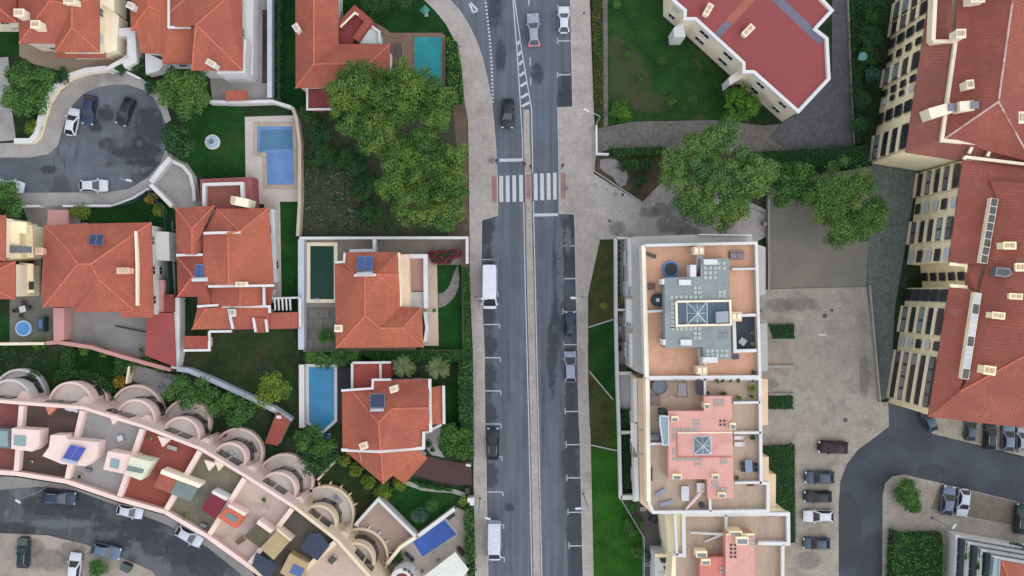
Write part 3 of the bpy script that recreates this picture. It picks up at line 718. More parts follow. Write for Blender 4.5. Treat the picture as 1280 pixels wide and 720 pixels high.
def tree(label, lobes, h, leaf='pine', clump=1.0, dens=22, size=.3, name='tree', cat='tree', group='trees', depth=.5, fill=1., trunk=True, cover=1.25, sink=.0):
    """lobes: (px, py, radius px) of the crown as the photo shows it; h: height of the crown top in metres"""
    zc = h*.8
    ws = [(P(x, y, zc), W(r, zc)) for x, y, r in lobes]
    A = sum(r*r for _, r in ws); ctr = sum((p*(r*r) for p, r in ws), Vector((0, 0, 0)))/A
    root = thing(name, (ctr.x, ctr.y, -.05), label, cat, group)
    C = []; R = []
    for p, r in ws:
        hh = min(r*.85, h*depth)
        n = max(4, int(cover*2.2*(r/clump)**2*fill)) if r > clump*1.2 else 3
        for _ in range(n):
            u = math.sqrt(random.random())*(.97 if r > clump else .5); a = random.random()*2*math.pi
            cr = clump*(.65+.6*random.random())
            rr = max(r-cr*.55, .05)*u
            z = h-hh+hh*math.sqrt(max(0, 1-u*u))-cr*.6+random.uniform(-.45, .15)*hh*.6
            C.append((p.x+rr*math.cos(a), p.y+rr*math.sin(a), max(z, cr*.5))); R.append(cr)
    V = clump_leaves(np.array(C), np.array(R), dens, size)
    quads_obj('crown', V, LEAF[leaf], root)
    if trunk:
        mb = MB(); tr = max(.07, min(.4, h*.032)); hz = max(.3, h-min(ws[0][1], h*depth)*1.4)
        top = Vector((ctr.x+random.uniform(-.2, .2), ctr.y, hz*.6))
        mb.tube([(ctr.x, ctr.y, -.05), (ctr.x, ctr.y, hz*.3), top], tr*1.15, 9, tr*.8)
        for p, r in ws[:9]:
            e = Vector((p.x, p.y, h-min(r, h*depth)*.75)); mid = top.lerp(e, .5)+Vector((0, 0, -.1*h*.3))
            mb.tube([top-Vector((0, 0, .1)), mid, e], tr*.5, 6, tr*.12)
        mb.build('trunk', m_bark, root, smooth=60)
    return root

def in_poly(px, py, poly):
    c = np.zeros(len(px), bool); n = len(poly)
    for i in range(n):
        x1, y1 = poly[i]; x2, y2 = poly[(i+1) % n]
        m = ((y1 > py) != (y2 > py)); xx = (x2-x1)*(py-y1)/((y2-y1) if y2 != y1 else 1e-9)+x1
        c ^= m & (px < xx)
    return c
def hedge(label, pts, h, leaf='hedge', dens=34, size=.2, name='hedge', cat='hedge', group='hedges', rough=.12, core=True):
    w = [(p.x, p.y) for p in PP(pts, h*.9)]; a = np.array(w); lo, hi = a.min(0), a.max(0)
    if area2(w) < 0: w = w[::-1]
    n = int((hi-lo).prod()*dens); q = lo+(hi-lo)*rng.random((n, 2)); q = q[in_poly(q[:, 0], q[:, 1], w)]
    lump = (np.sin(q[:, 0]*2.1+np.sin(q[:, 1]*1.7))*np.sin(q[:, 1]*2.3+1.3*np.sin(q[:, 0]*1.1)))
    z = h+lump*rough+rng.normal(size=len(q))*rough*.5
    pos_ = np.column_stack([q, z]); nr = rng.normal(size=(len(q), 3))*.5+np.array([0, 0, 1.])
    P_, N_ = [pos_], [nr]
    for i in range(len(w)):                       # sides
        b0, b1 = np.array(w[i]), np.array(w[(i+1) % len(w)]); d = b1-b0; L = np.linalg.norm(d); k = int(L*h*dens*.8)
        if k < 1: continue
        t = rng.random(k); on = np.array([d[1], -d[0], 0])/max(L, 1e-6)
        pp = np.column_stack([b0+d*t[:, None], rng.random(k)*h])+on*rng.normal(size=(k, 1))*.1
        P_.append(pp); N_.append(rng.normal(size=(k, 3))*.4+on+np.array([0, 0, .4]))
    V = leaf_quads(np.concatenate(P_), np.concatenate(N_), size)
    o = quads_obj(name, V, LEAF[leaf], None); tag(o, label, cat, group)
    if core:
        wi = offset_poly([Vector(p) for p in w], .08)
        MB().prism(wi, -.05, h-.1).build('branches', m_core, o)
    return o
def cover(name, pts, leaf, dens, size, h=.15):
    w = [(p.x, p.y) for p in PP(pts)]; a = np.array(w); lo, hi = a.min(0), a.max(0)
    n = int((hi-lo).prod()*dens); q = lo+(hi-lo)*rng.random((n, 2)); q = q[in_poly(q[:, 0], q[:, 1], w)]
    lump = np.sin(q[:, 0]*1.3+2*np.sin(q[:, 1]*.7))*np.sin(q[:, 1]*1.1+np.sin(q[:, 0]*.9)); keep = lump+rng.random(len(q))*1.6 > .55
    q = q[keep]; lump = lump[keep]
    V = leaf_quads(np.column_stack([q, np.maximum(.02, h*(.6+lump*.6)*rng.random(len(q)))]), rng.normal(size=(len(q), 3))*.6+np.array([0, 0, 1.]), size)
    o = quads_obj(name, V, LEAF[leaf], None); o['kind'] = 'stuff'; return o

# ---------------------------------------------------------------- cars
m_tyre = plain('tyre_rubber', (.02, .02, .022), .9)
m_rim = plain('wheel_rim', T(150, 152, 156), .35, .7)
m_carglass = plain('car_glass', (.02, .024, .03), .06, 0, .7)
m_lampw = plain('headlight_glass', T(200, 205, 210), .15)
m_lampr = plain('tail_light', T(96, 26, 30), .3)
m_trim = plain('car_trim', (.03, .03, .034), .6)
PAINT = {k: plain('paint_'+k, v, .28, 0., .22, .12) for k, (v, mt) in {
 'silver': (T(150, 154, 164), .2), 'white': (T(206, 209, 214), 0), 'black': (T(40, 46, 54), .1), 'navy': (T(48, 62, 84), .1), 'lilac': (T(150, 152, 172), .2),
 'van': (T(214, 216, 220), 0), 'van2': (T(196, 199, 206), 0), 'slate': (T(66, 84, 100), .1), 'wine': (T(46, 22, 30), .1), 'grey': (T(104, 116, 138), .2), 'green': (T(38, 58, 54), .1),
 'bluegrey': (T(92, 112, 132), .2), 'pearl': (T(196, 202, 214), .1)}.items()}

def car_proto(kind):
    D = {  # L, W, H, belt, hood z, rear z, (windscreen base, top), (rear top, rear base) as x fractions of L from the centre
     'hatch': (4.1, 1.78, 1.48, .92, .95, .9, (.245, .03), (-.31, -.468)),
     'sedan': (4.55, 1.8, 1.45, .9, .92, .98, (.17, .03), (-.22, -.34)),
     'suv': (4.6, 1.88, 1.68, 1.02, 1.06, .95, (.255, .06), (-.33, -.475)),
     'estate': (4.7, 1.82, 1.5, .92, .95, .9, (.21, .01), (-.35, -.48)),
     'mpv': (4.3, 1.82, 1.65, 1.0, 1.0, .9, (.33, .08), (-.35, -.48)),
     'van': (5.9, 2.05, 2.55, 1.3, 1.15, 1.3, (.435, .27), (-.485, -.495))}[kind]
    L, Wd, Hh, belt, hz, rz, (wb, wt), (rt, rb) = D
    root = bpy.data.objects.new('parked_car', None); COL.objects.link(root); h = Wd/2
    # lower body, lofted along its length
    st = []
    for f, wf in ((-.5, .78), (-.488, .88), (-.45, .955), (-.36, .99), (-.15, 1), (.1, 1), (.3, .99), (.4, .955), (.455, .88), (.485, .76), (.5, .6)):
        t = (f+.5)
        if f <= rb: zt = rz-(.16 if f < -.47 else 0)
        elif f < wb: zt = belt
        else: zt = hz-(hz-.68)*max(0, (f-wb)/(.5-wb))**2.2
        st.append((f*L, h*wf, zt))
    mb = MB(); prof = []
    for x, w, zt in st:
        zb = .24 if abs(x) < L*.46 else .32
        prof.append([(x, -w*.9, zb), (x, -w, zb+.2), (x, -w, zt-.2), (x, -w*.94, zt-.05), (x, -w*.6, zt+.02), (x, w*.6, zt+.02), (x, w*.94, zt-.05), (x, w, zt-.2), (x, w, zb+.2), (x, w*.9, zb)])
    n = 10; vs = [p for r in prof for p in r]; fs = []
    for i in range(len(prof)-1):
        for k in range(n): fs.append((i*n+k, i*n+(k+1) % n, (i+1)*n+(k+1) % n, (i+1)*n+k))
    fs += [tuple(range(n)), tuple(range((len(prof)-1)*n+n-1, (len(prof)-1)*n-1, -1))]
    mb.add(vs, [f[::-1] for f in fs])
    # greenhouse
    bw, tw = h*.955, h*.68
    if kind == 'van': bw, tw = h*.97, h*.86
    zb_ = belt-.04
    base = [(wb*L, -bw*.9), (wb*L, bw*.9), (wb*L-.25, bw), (rb*L+.1, bw*.97), (rb*L, bw*.86), (rb*L, -bw*.86), (rb*L+.1, -bw*.97), (wb*L-.25, -bw)]
    top = [(wt*L, -tw*.86), (wt*L, tw*.86), (wt*L-.22, tw), (rt*L+.15, tw*.96), (rt*L, tw*.84), (rt*L, -tw*.84), (rt*L+.15, -tw*.96), (wt*L-.22, -tw)]
    B = [Vector((x, y, zb_)) for x, y in base]; Tp = [Vector((x, y, Hh-.05)) for x, y in top]
    cx = (wt+rt)/2*L; Cp = [Vector((cx+(p.x-cx)*.8, p.y*.78, Hh)) for p in Tp]
    vs = B+Tp+Cp; fs = [(i, (i+1) % 8, 8+(i+1) % 8, 8+i) for i in range(8)]+[(8+i, 8+(i+1) % 8, 16+(i+1) % 8, 16+i) for i in range(8)]+[tuple(range(16, 24))]
    mb.add(vs, fs)
    if kind == 'van':
        for k in range(5):
            mb.box(((-.4+.13*k)*L, 0, Hh), .06, tw*1.3, .025)
    body = mb.build('body', PAINT['white'], root, smooth=38, uv=False, bevel=.05)
    def pane(name, q, k=.88, up=.008):
        c = sum(q, Vector())/4; nrm = (q[1]-q[0]).cross(q[3]-q[0]).normalized()
        MB().add([c+(p-c)*k+nrm*up for p in q], [(0, 1, 2, 3)]).build(name, m_carglass, root, uv=False)
    pane('windscreen', [B[0], B[1], Tp[1], Tp[0]], .95)
    if kind != 'van': pane('rear_window', [B[4], B[5], Tp[5], Tp[4]], .92)
    for s, idx in ((1, (2, 3, 11, 10)), (-1, (6, 7, 15, 14))):
        q = [vs[i] for i in idx]
        if kind == 'van':
            if s == 1: q = [q[0], q[0].lerp(q[1], .2), q[3].lerp(q[2], .2), q[3]]
            else: q = [q[1].lerp(q[0], .2), q[1], q[2], q[2].lerp(q[3], .2)]
        pane('side_window', q, .93)
    for sx in (.31, -.3):
        for sy in (-1, 1):
            r = .33 if kind != 'van' else .36
            w_ = MB(); pts = [(sx*L, sy*(h-.2), r), (sx*L, sy*(h+.005), r)]; w_.tube(pts, r, 16); wo = w_.build('wheel', m_tyre, root, uv=False)
            MB().tube([(sx*L, sy*(h-.02), r), (sx*L, sy*(h+.015), r)], r*.62, 12).build('rim', m_rim, wo, uv=False)
    for sy in (-1, 1):
        MB().box((L*.468, sy*h*.68, .6), .2, .36, .15, -sy*.35).build('headlight', m_lampw, root, uv=False)
        MB().box((-L*.488, sy*h*.76, .72), .14, .26, .2, sy*.2).build('tail_light', m_lampr, root, uv=False)
        MB().box((wb*L-.28, sy*(h+.07), belt-.02), .16, .2, .13).build('wing_mirror', PAINT['white'], root, uv=False, bevel=.02)
    MB().box((L*.497, 0, .34), .05, h*1.0, .16).build('grille', m_trim, root, uv=False)
    wp = MB()
    for sy in (-.5, .1): wp.tube([(wb*L+.03, sy*h, belt+.03), (wb*L-.28, sy*h+.42, belt+.14)], .015, 4)
    wp.build('wipers', m_trim, root, uv=False)
    if kind in ('suv', 'estate'):
        for sy in (-1, 1): MB().tube([(wt*L-.3, sy*tw*.9, Hh+.03), (rt*L+.3, sy*tw*.9, Hh+.03)], .03, 6).build('roof_rail', m_alu, root, uv=False)
    return root
PROTO = {}
def car(label, x, y, deg, kind, paint, scale=1., z=0., name='parked_car', cat='car', group='parked cars', glass_roof=False):
    """deg: heading in the picture, 0 = right, 90 = up"""
    zc = 1.2+z; p = P(x, y, zc)
    if kind not in PROTO:
        PROTO[kind] = car_proto(kind); r = PROTO[kind]
    else: r = copy_tree(PROTO[kind])
    for o in [r]+[q for q in COL.objects if q.parent == r]:
        o.name = o.name
    r.location = (p.x, p.y, z); r.rotation_euler = (0, 0, math.radians(deg)); r.scale = (scale,)*3
    for ch in COL.objects:
        if ch.parent == r and ch.name.split('.')[0] in ('body', 'wing_mirror'):
            ch.material_slots[0].link = 'OBJECT'; ch.material_slots[0].material = PAINT[paint]
    r.name = name
    if glass_roof:
        L = 4.4
    return tag(r, label, cat, group)

# ---------------------------------------------------------------- street furniture
def lamp(label, base, head, z, light=None, group='street lamps'):
    """base: pixel of the pole's foot; head: pixel of the lamp head at height z"""
    b = P(*base); hd = P(head[0], head[1], z); r = thing('street_lamp', b, label, 'street lamp', group)
    MB().lathe((b.x, b.y, 0), [(.16, 0), (.16, .25), (.09, .5)], 12).build('base', m_steel, r)
    MB().tube([b, (b.x, b.y, z-.5)], .085, 10, .055).build('pole', m_alu, r, smooth=60)
    d = Vector((hd.x-b.x, hd.y-b.y, 0)); L = d.length; d = d/L if L > .05 else Vector((1, 0, 0))
    MB().tube([(b.x, b.y, z-.52), (b.x+d.x*.25, b.y+d.y*.25, z-.15), hd-d*.35], .05, 8, .04).build('arm', m_alu, r, smooth=60)
    m_ = MB().box((hd.x, hd.y, z-.06), .75, .3, .14, math.atan2(d.y, d.x)).build('lamp_head', m_shutter, r, bevel=.05)
    MB().box((hd.x, hd.y, z-.085), .5, .22, .03, math.atan2(d.y, d.x)).build('lens', m_lampw, m_)
    return r
# ================================================================ detached houses (left)
B_ = [(62, 1, 8.), (90, 6, 7.6), (90, 34, 7.5)]
h = house('red hip roofed house with cream wall above the beige drive', (74, 20), [dict(e=5.6, f=[
 [(21, -45), (24, 54), B_[0]], [(24, 54), (69, 54), B_[1], B_[0]], [(69, 54), (69, 65), B_[2], B_[1]], [(69, 65), (124, 65), B_[2]],
 [(124, 65), (124, -4), B_[1], B_[2]], [B_[0], B_[1], (124, -4), (124, -45), (21, -45)]])], m_cream)
roof(h, [[(69, 67, 3.3), (69, 72, 2.9), (132, 72.5, 2.9), (132, 66, 3.3)]], 3.3, caps=False, name='porch_roof')
chimney(h, 24, 16, 6.6, 1.4, 1.0, 1.5); chimney(h, 44.5, 30.5, 6.7, 1.3, 1.0, 1.4); chimney(h, 87, 1, 7.4, 1.6, .8, 1.2)
MB().prism(PP([(126, 8), (145, 14), (160, 28), (157, 70), (144, 73), (126, 66)]), 0, 3.0).build('annex', m_cream, h)
MB().strip(PP([(144, 42), (166, 41), (168, 76), (156, 82)], 2), 1.1, 0, 2.6).build('side_wall', m_white, h)
MB().prism(PP([(132, -40), (158, -40), (158, 25), (132, 9)]), 0, 4.).build('annex', m_cream, h)
h = house('dark red roof corner left of the cream walled house', (0, 10), [dict(e=5.8, f=[[(-60, -40), (-60, 28), (-20, -5, 7.8)], [(-60, 28), (20.5, 28), (-20, -5, 7.8)], [(20.5, 28), (20.5, -40), (-20, -5, 7.8)]], m=m_tile2)], m_cream)

A = (245, 31, 8.4); Bq = (285, -4, 8.6)
h = house('large red roofed house with stepped white gutters north of the olive tree', (235, 40), [
 dict(e=6.4, f=[[(240, 88), (303, 88), A], [(240, 34), (240, 88), A], [(303, 88), (302, -45), Bq, A], [(240, 34), A, Bq, (235, -5, 8.), (212, 16), (212, 34)], [(212, 16), (235, -5, 8.), Bq, (302, -45), (212, -45)]]),
 dict(e=4.6, f=[[(163, -45), (163, 38), (186, 8, 6.2), (186, -45, 6.2)], [(163, 38), (170, 38), (176, 66), (203, 67), (198, 12, 6.), (186, 8, 6.2)],
  [(203, 67), (203, 79.5), (240, 79.5), (240, 34, 6.1), (212, 34, 6.1), (212, -45, 6.1), (186, -45, 6.2), (186, 8, 6.2), (198, 12, 6.)]], m=m_tileo)])
parapet(h, [(211.5, -40), (211.5, 34.5), (239.5, 34.5)], 6.5, .3, .25); parapet(h, [(272, 91), (305, 90), (307, 50)], 5.6, .35, .3, z0=0)
chimney(h, 263.5, 79, 7.0, 1.3, .7, 1.3, m_white, -.5); chimney(h, 163, 7, 5.2, 1.0, .8, 1.3, m_white, -.4)
MB().prism(PP([(303, -40), (317, -40), (316, 94), (303, 91)], 3), 0, 3.0).build('terrace_wall', m_white, h)
roof(h, [[(282, 113, 2.9), (282, 126, 2.5), (309, 125, 2.5), (309, 113, 2.9)]], 2.9, caps=False, name='shed_roof')
MB().prism(PP([(189, 70), (214, 82), (206, 93), (190, 97)]), 0, 2.2).build('corner_wall', m_white, h)

r0, r1, r2 = (392, -45, 7.6), (392.5, 80, 7.6), (461, 80, 7.3)
h = house('red L shaped house with maroon roof terrace beside the teal pool', (420, 60), [dict(e=5.4, f=[
 [(369, -45), (369.5, 110), r1, r0], [(369.5, 110), (487, 107), r2, r1], [(487, 107), (487.5, 55), r2], [(487.5, 55), (423, 55), r1, r2], [(423, 55), (422.5, -45), r0, r1]], m=m_tile)])
MB().prism(PP([(423.4, 34), (425, 32), (444, 17), (457, 27), (443, 48), (441, 54.5), (423.4, 54.5)], 4), 0, 4.0).build('roof_terrace', m_maroon, h)
parapet(h, [(425, 33), (444, 12.5), (461, 27), (444.5, 50)], 4.4, .9, .3, m_tile2, 'tiled_parapet', 0)
parapet(h, [(425.5, 34.4), (444, 16.4), (448, 19)], 4.6, .25, .2, m_cream)
MB().prism(PP([(449, 54), (464, 33), (474, 40), (474, 54.5)], 3.2), 0, 3.2).build('bay_roof', mat('pale_membrane', T(198, 206, 204), .7, .05, .8), h)
parapet(h, [(449, 54), (464, 32.6), (474.3, 40), (474.3, 54)], 3.3, .3, .25)
MB().prism(PP([(385, 111), (408, 110.5), (430, 111), (430, 136), (385, 137)], 3.2), 0, 3.2).build('lower_terrace', m_maroon, h)
parapet(h, [(384.5, 110), (384.5, 137), (431, 136.5)], 3.2, .25, .3)
chimney(h, 370.5, 34.5, 6.2, 1.0, .75, 1.3, m_white, -1.0)

e1, s1, r1, r2 = (85, 312, 7.4), (124, 350, 7.3), (97, 330, 7.8), (113, 330, 7.8)
h = house('wide hip roofed house with two solar panels south of the cul-de-sac', (122, 338), [dict(e=5.4, f=[
 [(84, 280), (189, 278), r2, r1, e1], [(56, 282), (84, 280), e1], [(56, 282), e1, r1, (54, 384), (51, 372)], [(54, 384), (92, 384), s1, r2, r1],
 [(92, 384), (92, 390), (151, 390), (167, 387.5), s1], [(189, 278), (192, 397), (151, 397), (151, 390), (167, 387.5), s1, r2]], m=m_tile)])
MB().strip(PP([(170, 289, 6.15), (171, 330, 6.3), (172.5, 382, 5.95)], 6.2), .26, 5.2, 6.4).build('fire_wall', m_cream, h)
chimney(h, 49.5, 314, 5.2, 1.0, .9, 1.4, mat('rose_chimney', T(222, 178, 158), .85, .05)); chimney(h, 154, 338.5, 6.5, 1.7, .8, 1.3, mat('rose_chimney', (0, 0, 0)))
solar(h, [(112, 292.5), (130, 292.5), (128.5, 306.5), (110.5, 306)], [6.3, 6.3, 7, 7], 2, m_solard)
MB().prism(PP([(190.5, 289), (211, 290), (212, 326), (190.5, 325)], 2.8), 0, 2.8).build('lean_to_roof', m_white, h)
MB().prism(PP([(193, 350), (205, 350), (206, 390), (193, 390)], 2.4), 0, 2.4).build('side_annex', m_pinkwall, h)
MB().prism(PP([(205, 368), (217, 368), (217, 390), (205, 390)], 2.8), 0, 2.8).build('side_roof', m_maroon, h)
MB().prism(PP([(66.5, 385), (80, 385), (80, 425), (67, 427)], 2.2), 0, 2.2).build('rose_wing', m_pinkwall, h)
MB().prism(PP([(57, 284), (58, 262), (84, 262), (84, 280)], 1.6), 0, 1.2).build('entrance_steps', m_pinkwall, h)
cp = MB().prism(PP([(184, 399), (193, 391), (217, 391), (220, 459), (181.5, 444), (182.5, 420)], 2.7), 2.5, 2.75).build('carport_roof', mat('carport_red', T(150, 76, 72), .8, .06, .5), h)
MB().prism(PP([(186, 401), (216, 394), (218, 455), (184, 441)], 2.5), 0, 2.5).build('carport_wall', m_pinkwall, h)

R0, R1, A = (285, 291, 7.8), (286, 356, 7.8), (300, 289, 7.6)
h = house('rambling red house of many roof pieces with terrace and pergola', (285, 340), [
 dict(e=5.4, f=[[(219, 260), (268, 257), (240, 286, 6.8)], [(219, 260), (240, 286, 6.8), (240, 318, 6.8), (221, 318)], [(268, 257), (254, 290), (254, 318), (240, 318, 6.8), (240, 286, 6.8)]], m=m_tile),
 dict(e=5.5, f=[[(271, 261), (336, 260), A], [(336, 260), (342, 356), R1, R0, A], [(254, 291, 6.2), R0, R1, (254, 357, 6.2)], [(271, 261), A, R0, (256, 290)]], m=m_tileo, win=True),
 dict(e=4.9, f=[[(221, 320), (254, 320, 6.1), (254, 350, 6.1), (241, 345, 6.)], [(221, 320), (241, 345, 6.), (222, 371)], [(222, 371), (241, 345, 6.), (254, 350, 6.1), (262, 371)]], m=m_tile2),
 dict(e=4.1, f=[[(262, 359.5), (300, 359.5, 5.2), (300, 383, 5.2), (262, 383)], [(300, 359.5, 5.2), (329, 359.5), (331, 382), (300, 383, 5.2)]], m=m_tile, win=False),
 dict(e=3.9, f=[[(247, 365), (262, 361, 4.4), (262, 381, 4.4), (247, 381)]], m=m_tileo, win=False), dict(e=3.9, f=[[(331, 359), (342, 358), (338, 382), (332.5, 382)]], m=m_tile2, win=False),
 dict(e=3.2, f=[[(240, 412), (290, 411), (286, 383, 4.), (258, 385, 4.2)], [(240, 412), (258, 385, 4.2), (247, 384, 3.8)]], m=m_tileo),
 dict(e=3.2, f=[[(291.5, 412), (336, 411), (337, 384, 4.1), (291, 385, 4.1)]], m=m_tile), dict(e=3., f=[[(320, 416), (333, 415.5), (332, 398, 3.9), (318, 398, 3.9)]], m=m_tile, win=False),
 dict(e=2.9, f=[[(334.5, 411.5), (375, 410.5), (374, 390, 3.3), (335, 391, 3.3)]], m=m_tile, win=False), dict(e=2.7, f=[[(230, 437), (261, 437), (260, 420, 3.1), (230, 420, 3.1)]], m=m_tile2, win=False),
 ], m_white)
for q, z in (([(255, 291.5), (301, 290.3)], 7.5), ([(221, 319), (254, 318.4)], 5.9), ([(261, 358), (343, 357)], 6.9), ([(330, 359), (330.6, 383)], 4.5), ([(278, 383), (337, 383), (337.5, 391)], 4.1),
             ([(247, 383), (279, 381), (280, 378)], 4.2), ([(286, 386), (291.5, 411)], 4.), ([(317, 397), (320, 415)], 3.7), ([(332.6, 399), (334.5, 415)], 3.6), ([(375.5, 373), (375.5, 409)], 3.2), ([(230, 438), (262, 437.5), (262, 414)], 2.7), ([(262, 414.4), (290, 414)], 3.)):
    parapet(h, q, z, .32, .22)
MB().prism(PP([(250, 224), (315, 221), (316.5, 259), (251, 262)], 3.2), 0, 3.2).build('roof_terrace', mat('terrace_rose', T(150, 88, 86), .85, .06, .5), h)
parapet(h, [(257.5, 258), (257.5, 231.5), (304.5, 230), (305.5, 256)], 3.2, .4, .9)
MB().sheet(PP([(260, 233.5), (302, 232), (303, 258), (260, 259)], 3.24), 3.24).build('terrace_floor', mat('terrace_clay', T(140, 86, 76), .85, .08, .4), h)
b = MB(); c = P(300, 252, 6.6); b.box((c.x, c.y, 3.2), 2.2, 1.1, 3.4, -.2); o = b.build('chimney', m_cream, h); MB().box((P(291, 250, 6.7).x, c.y+.25, 6.6), .6, .9, .12, -.2).build('chimney_cap', m_pot, o)
chimney(h, 302, 355.5, 6.6, 1.6, .6, .9); chimney(h, 291, 391, 3.6, .7, 1., 1., m_white)
solar(h, [(244, 330.5), (263, 330), (260.5, 347), (241.5, 347.5)], [5.9, 6.1, 6.1, 5.8], 2)
MB().tube([P(240.5, 349.5, 6.35), P(260.5, 349, 6.5)], .28, 12).build('water_tank', m_shutter, h, smooth=50)
for i in range(5):
    a, c = P(343+4.8*i, 373, 2.8), P(344+4.8*i, 388, 2.8); MB().strip([a, c], .2, 2.6, 2.8).build('pergola_beam', m_white, h)
MB().strip(PP([(339, 373), (375, 372)], 2.6), .25, 0, 2.59).build('pergola_wall', m_white, h)
MB().strip(PP([(341, 262), (343, 326)], 2), .5, 0, 2.4).build('side_wall', m_white, h)

R0, R0b, R1, R2, R3 = (456, 343, 7.8), (471, 343, 7.7), (456, 395, 7.8), (475, 410, 7.5), (503, 410, 7.3)
h = house('orange tiled L shaped house beside the dark green pool', (470, 375), [dict(e=5.4, f=[
 [(418, 329), (432, 329), (443, 343, 7.2), R0, R1, (420, 435)], [(432, 315.5), (497, 315), (498, 343, 6.4), R0b, R0, (443, 343, 7.2), (432, 329)], [(498, 343, 6.4), (500, 372), R0b],
 [R0, R0b, (500, 372), (500, 384), R2, R1], [(500, 384), (527, 384), R3, R2], [(527, 384), (529, 434), R3], [(420, 435), (529, 434), R3, R2, R1]], m=m_tileo)], m_white)
solar(h, [(446, 320), (467, 320), (466, 338), (445, 338)], [6, 6, 7.1, 7.1], 2)
MB().tube([P(446, 342, 8.1), P(466, 341, 8.1)], .25, 12).build('water_tank', m_alu, h, smooth=50)
parapet(h, [(443, 344.2), (470, 343.6)], 7.75, .3, .2)
chimney(h, 423, 410.5, 5.8, 1.0, .9, 1.2)
MB().prism(PP([(498.5, 318), (511, 318), (513, 384), (500.5, 384)], 4.9), 0, 4.9).build('balcony', mat('cream_slab', T(222, 194, 164), .85, .06, .8), h)
parapet(h, [(498.5, 316), (500.5, 350), (501, 383)], 5.0, .35, .4, m_cream)
MB().prism(PP([(513, 322), (531, 321), (531, 364), (513, 364)], 3.), 0, 3.).build('porch_roof', mat('porch_rose', T(176, 136, 126), .85, .1, .5), h)
parapet(h, [(512, 320.5), (532.5, 320.5), (533, 385)], 3., .55, .9)
MB().prism(PP([(514, 365), (530, 365), (530, 384), (514, 384)], 3.2), 0, 3.3).build('flat_roof', mat('grey_slab', T(188, 184, 178), .85, .05), h)
parapet(h, [(513, 364.4), (513.5, 384)], 3.2, .4, .3); parapet(h, [(531.5, 390), (534, 410), (531.5, 427)], 2.6, .4, .5, z0=0)
parapet(h, [(439, 316), (439, 313.5), (468, 313), (468, 299)], 2., .4, .3, z0=0); parapet(h, [(419.5, 328), (430.5, 327.5), (431, 316)], 5.3, .3, .2)

R1, R2, R3, R4 = (473, 528, 7.5), (490, 511, 7.5), (536, 509.6, 7.2), (475.6, 563, 7.3)
h = house('red house with fan of roofs beside the brown curved drive', (485, 530), [
 dict(e=5.4, f=[[(427.5, 489), (439, 488), R1, R4, (428, 561.6)], [(439, 488), (466, 486), (467, 475.4), (536.5, 474), R3, R2, R1], [R3, (537.5, 539), (527.5, 539), R2], [R2, (527.5, 539), (528, 559), R4, R1]], m=m_tile),
 dict(e=3.9, f=[[(431, 563.6), (476, 565.6, 5.4), (479, 605)], [(476, 565.6, 5.4), (521, 562, 4.9), (491, 594.6), (479, 605)], [(521, 562, 4.9), (534.6, 572.7), (506, 605), (491, 594.6)]], m=m_tileo, floors=1),
 dict(e=4.2, f=[[(539, 484, 4.8), (554, 482.5), (554.7, 529.7), (539.5, 531, 4.8)]], m=m_tileo)], m_white)
MB().prism(PP([(441, 454), (475, 453.6), (475, 485), (441, 486)], 3.4), 0, 3.4).build('roof_terrace', mat('terrace_red', T(152, 74, 66), .85, .06, .5), h)
MB().prism(PP([(476.5, 454), (489, 453.6), (489, 472), (476.5, 472.5)], 3.), 0, 3.).build('roof_terrace', mat('terrace_red', (0, 0, 0)), h)
for q, z, w in (([(440.5, 454), (440.5, 486)], 3.4, .3), ([(441, 453.4), (489, 452.8)], 3.4, .3), ([(475.8, 454), (476, 473)], 3.4, .3), ([(427, 488), (439.5, 487), (466, 485.3), (466.3, 474.6), (489, 474.3)], 5.5, .28), ([(537.3, 473.6), (537.8, 510), (538.6, 540)], 5.7, .4),
                ([(554.6, 482), (555.2, 529.7)], 4.3, .35), ([(427, 562), (475.6, 564), (529.5, 559.6), (530, 539)], 5.4, .4)):
    parapet(h, q, z, w, .3)
chimney(h, 492, 486.5, 6.4, 1.0, .8, 1.3, None, .3); chimney(h, 454.5, 557.5, 6.5, 1., .8, 1.4, None, .3)
solar(h, [(462.5, 492.5), (481.5, 492), (481, 509), (462, 509.5)], [6.1, 6.1, 7.1, 7.1], 1, m_solard)
MB().tube([P(463, 512.3, 7.4), P(480, 512, 7.4)], .25, 12).build('water_tank', m_alu, h, smooth=50)
MB().tube([P(449, 564, 5.4), P(452, 577, 5.)], .04, 6).build('antenna', m_alu, h)
parapet(h, [(533, 540.5), (552, 530.5)], 2.4, .3, .3, z0=0)

h = house('partly seen house with cream balconies at the left edge', (0, 320), [dict(e=7.3, f=[[(-70, 266), (7, 269), (6.5, 326), (-30, 300, 8.8)], [(-70, 266), (-30, 300, 8.8), (6.5, 326), (-70, 326)]], m=m_tileo, win=False), dict(e=7.0, f=[[(-70, 327), (19, 327), (-30, 350, 8.2)], [(19, 327), (19, 374), (-30, 350, 8.2)], [(-70, 374), (19, 374), (-30, 350, 8.2)]], m=m_tileo, win=False)], m_cream, cat='house')
for z0, z1, q in ((0, 5.2, [(8, 277), (22, 277), (26, 322), (8, 326)]), (0, 3.4, [(26, 280), (40, 282), (42, 322), (26, 322)]), (2.9, 3.2, [(24, 328), (41, 330), (42, 366), (24, 366)]), (4.7, 5.1, [(15, 276), (33, 278), (33, 292), (15, 291)])):
    MB().prism(PP(q, z1), z0, z1).build('balcony', m_yellow, h)
MB().prism(PP([(6, 306), (38, 308), (38, 316), (6, 316)], 5.6), 5.3, 5.6).build('canopy', m_steel, h)
s_ = MB()
for i in range(11): a = P(26, 331+3.2*i, 3.6); s_.box((a.x, a.y, 3.25), .9, .2, .35)
s_.build('shutters', m_shutter, h)
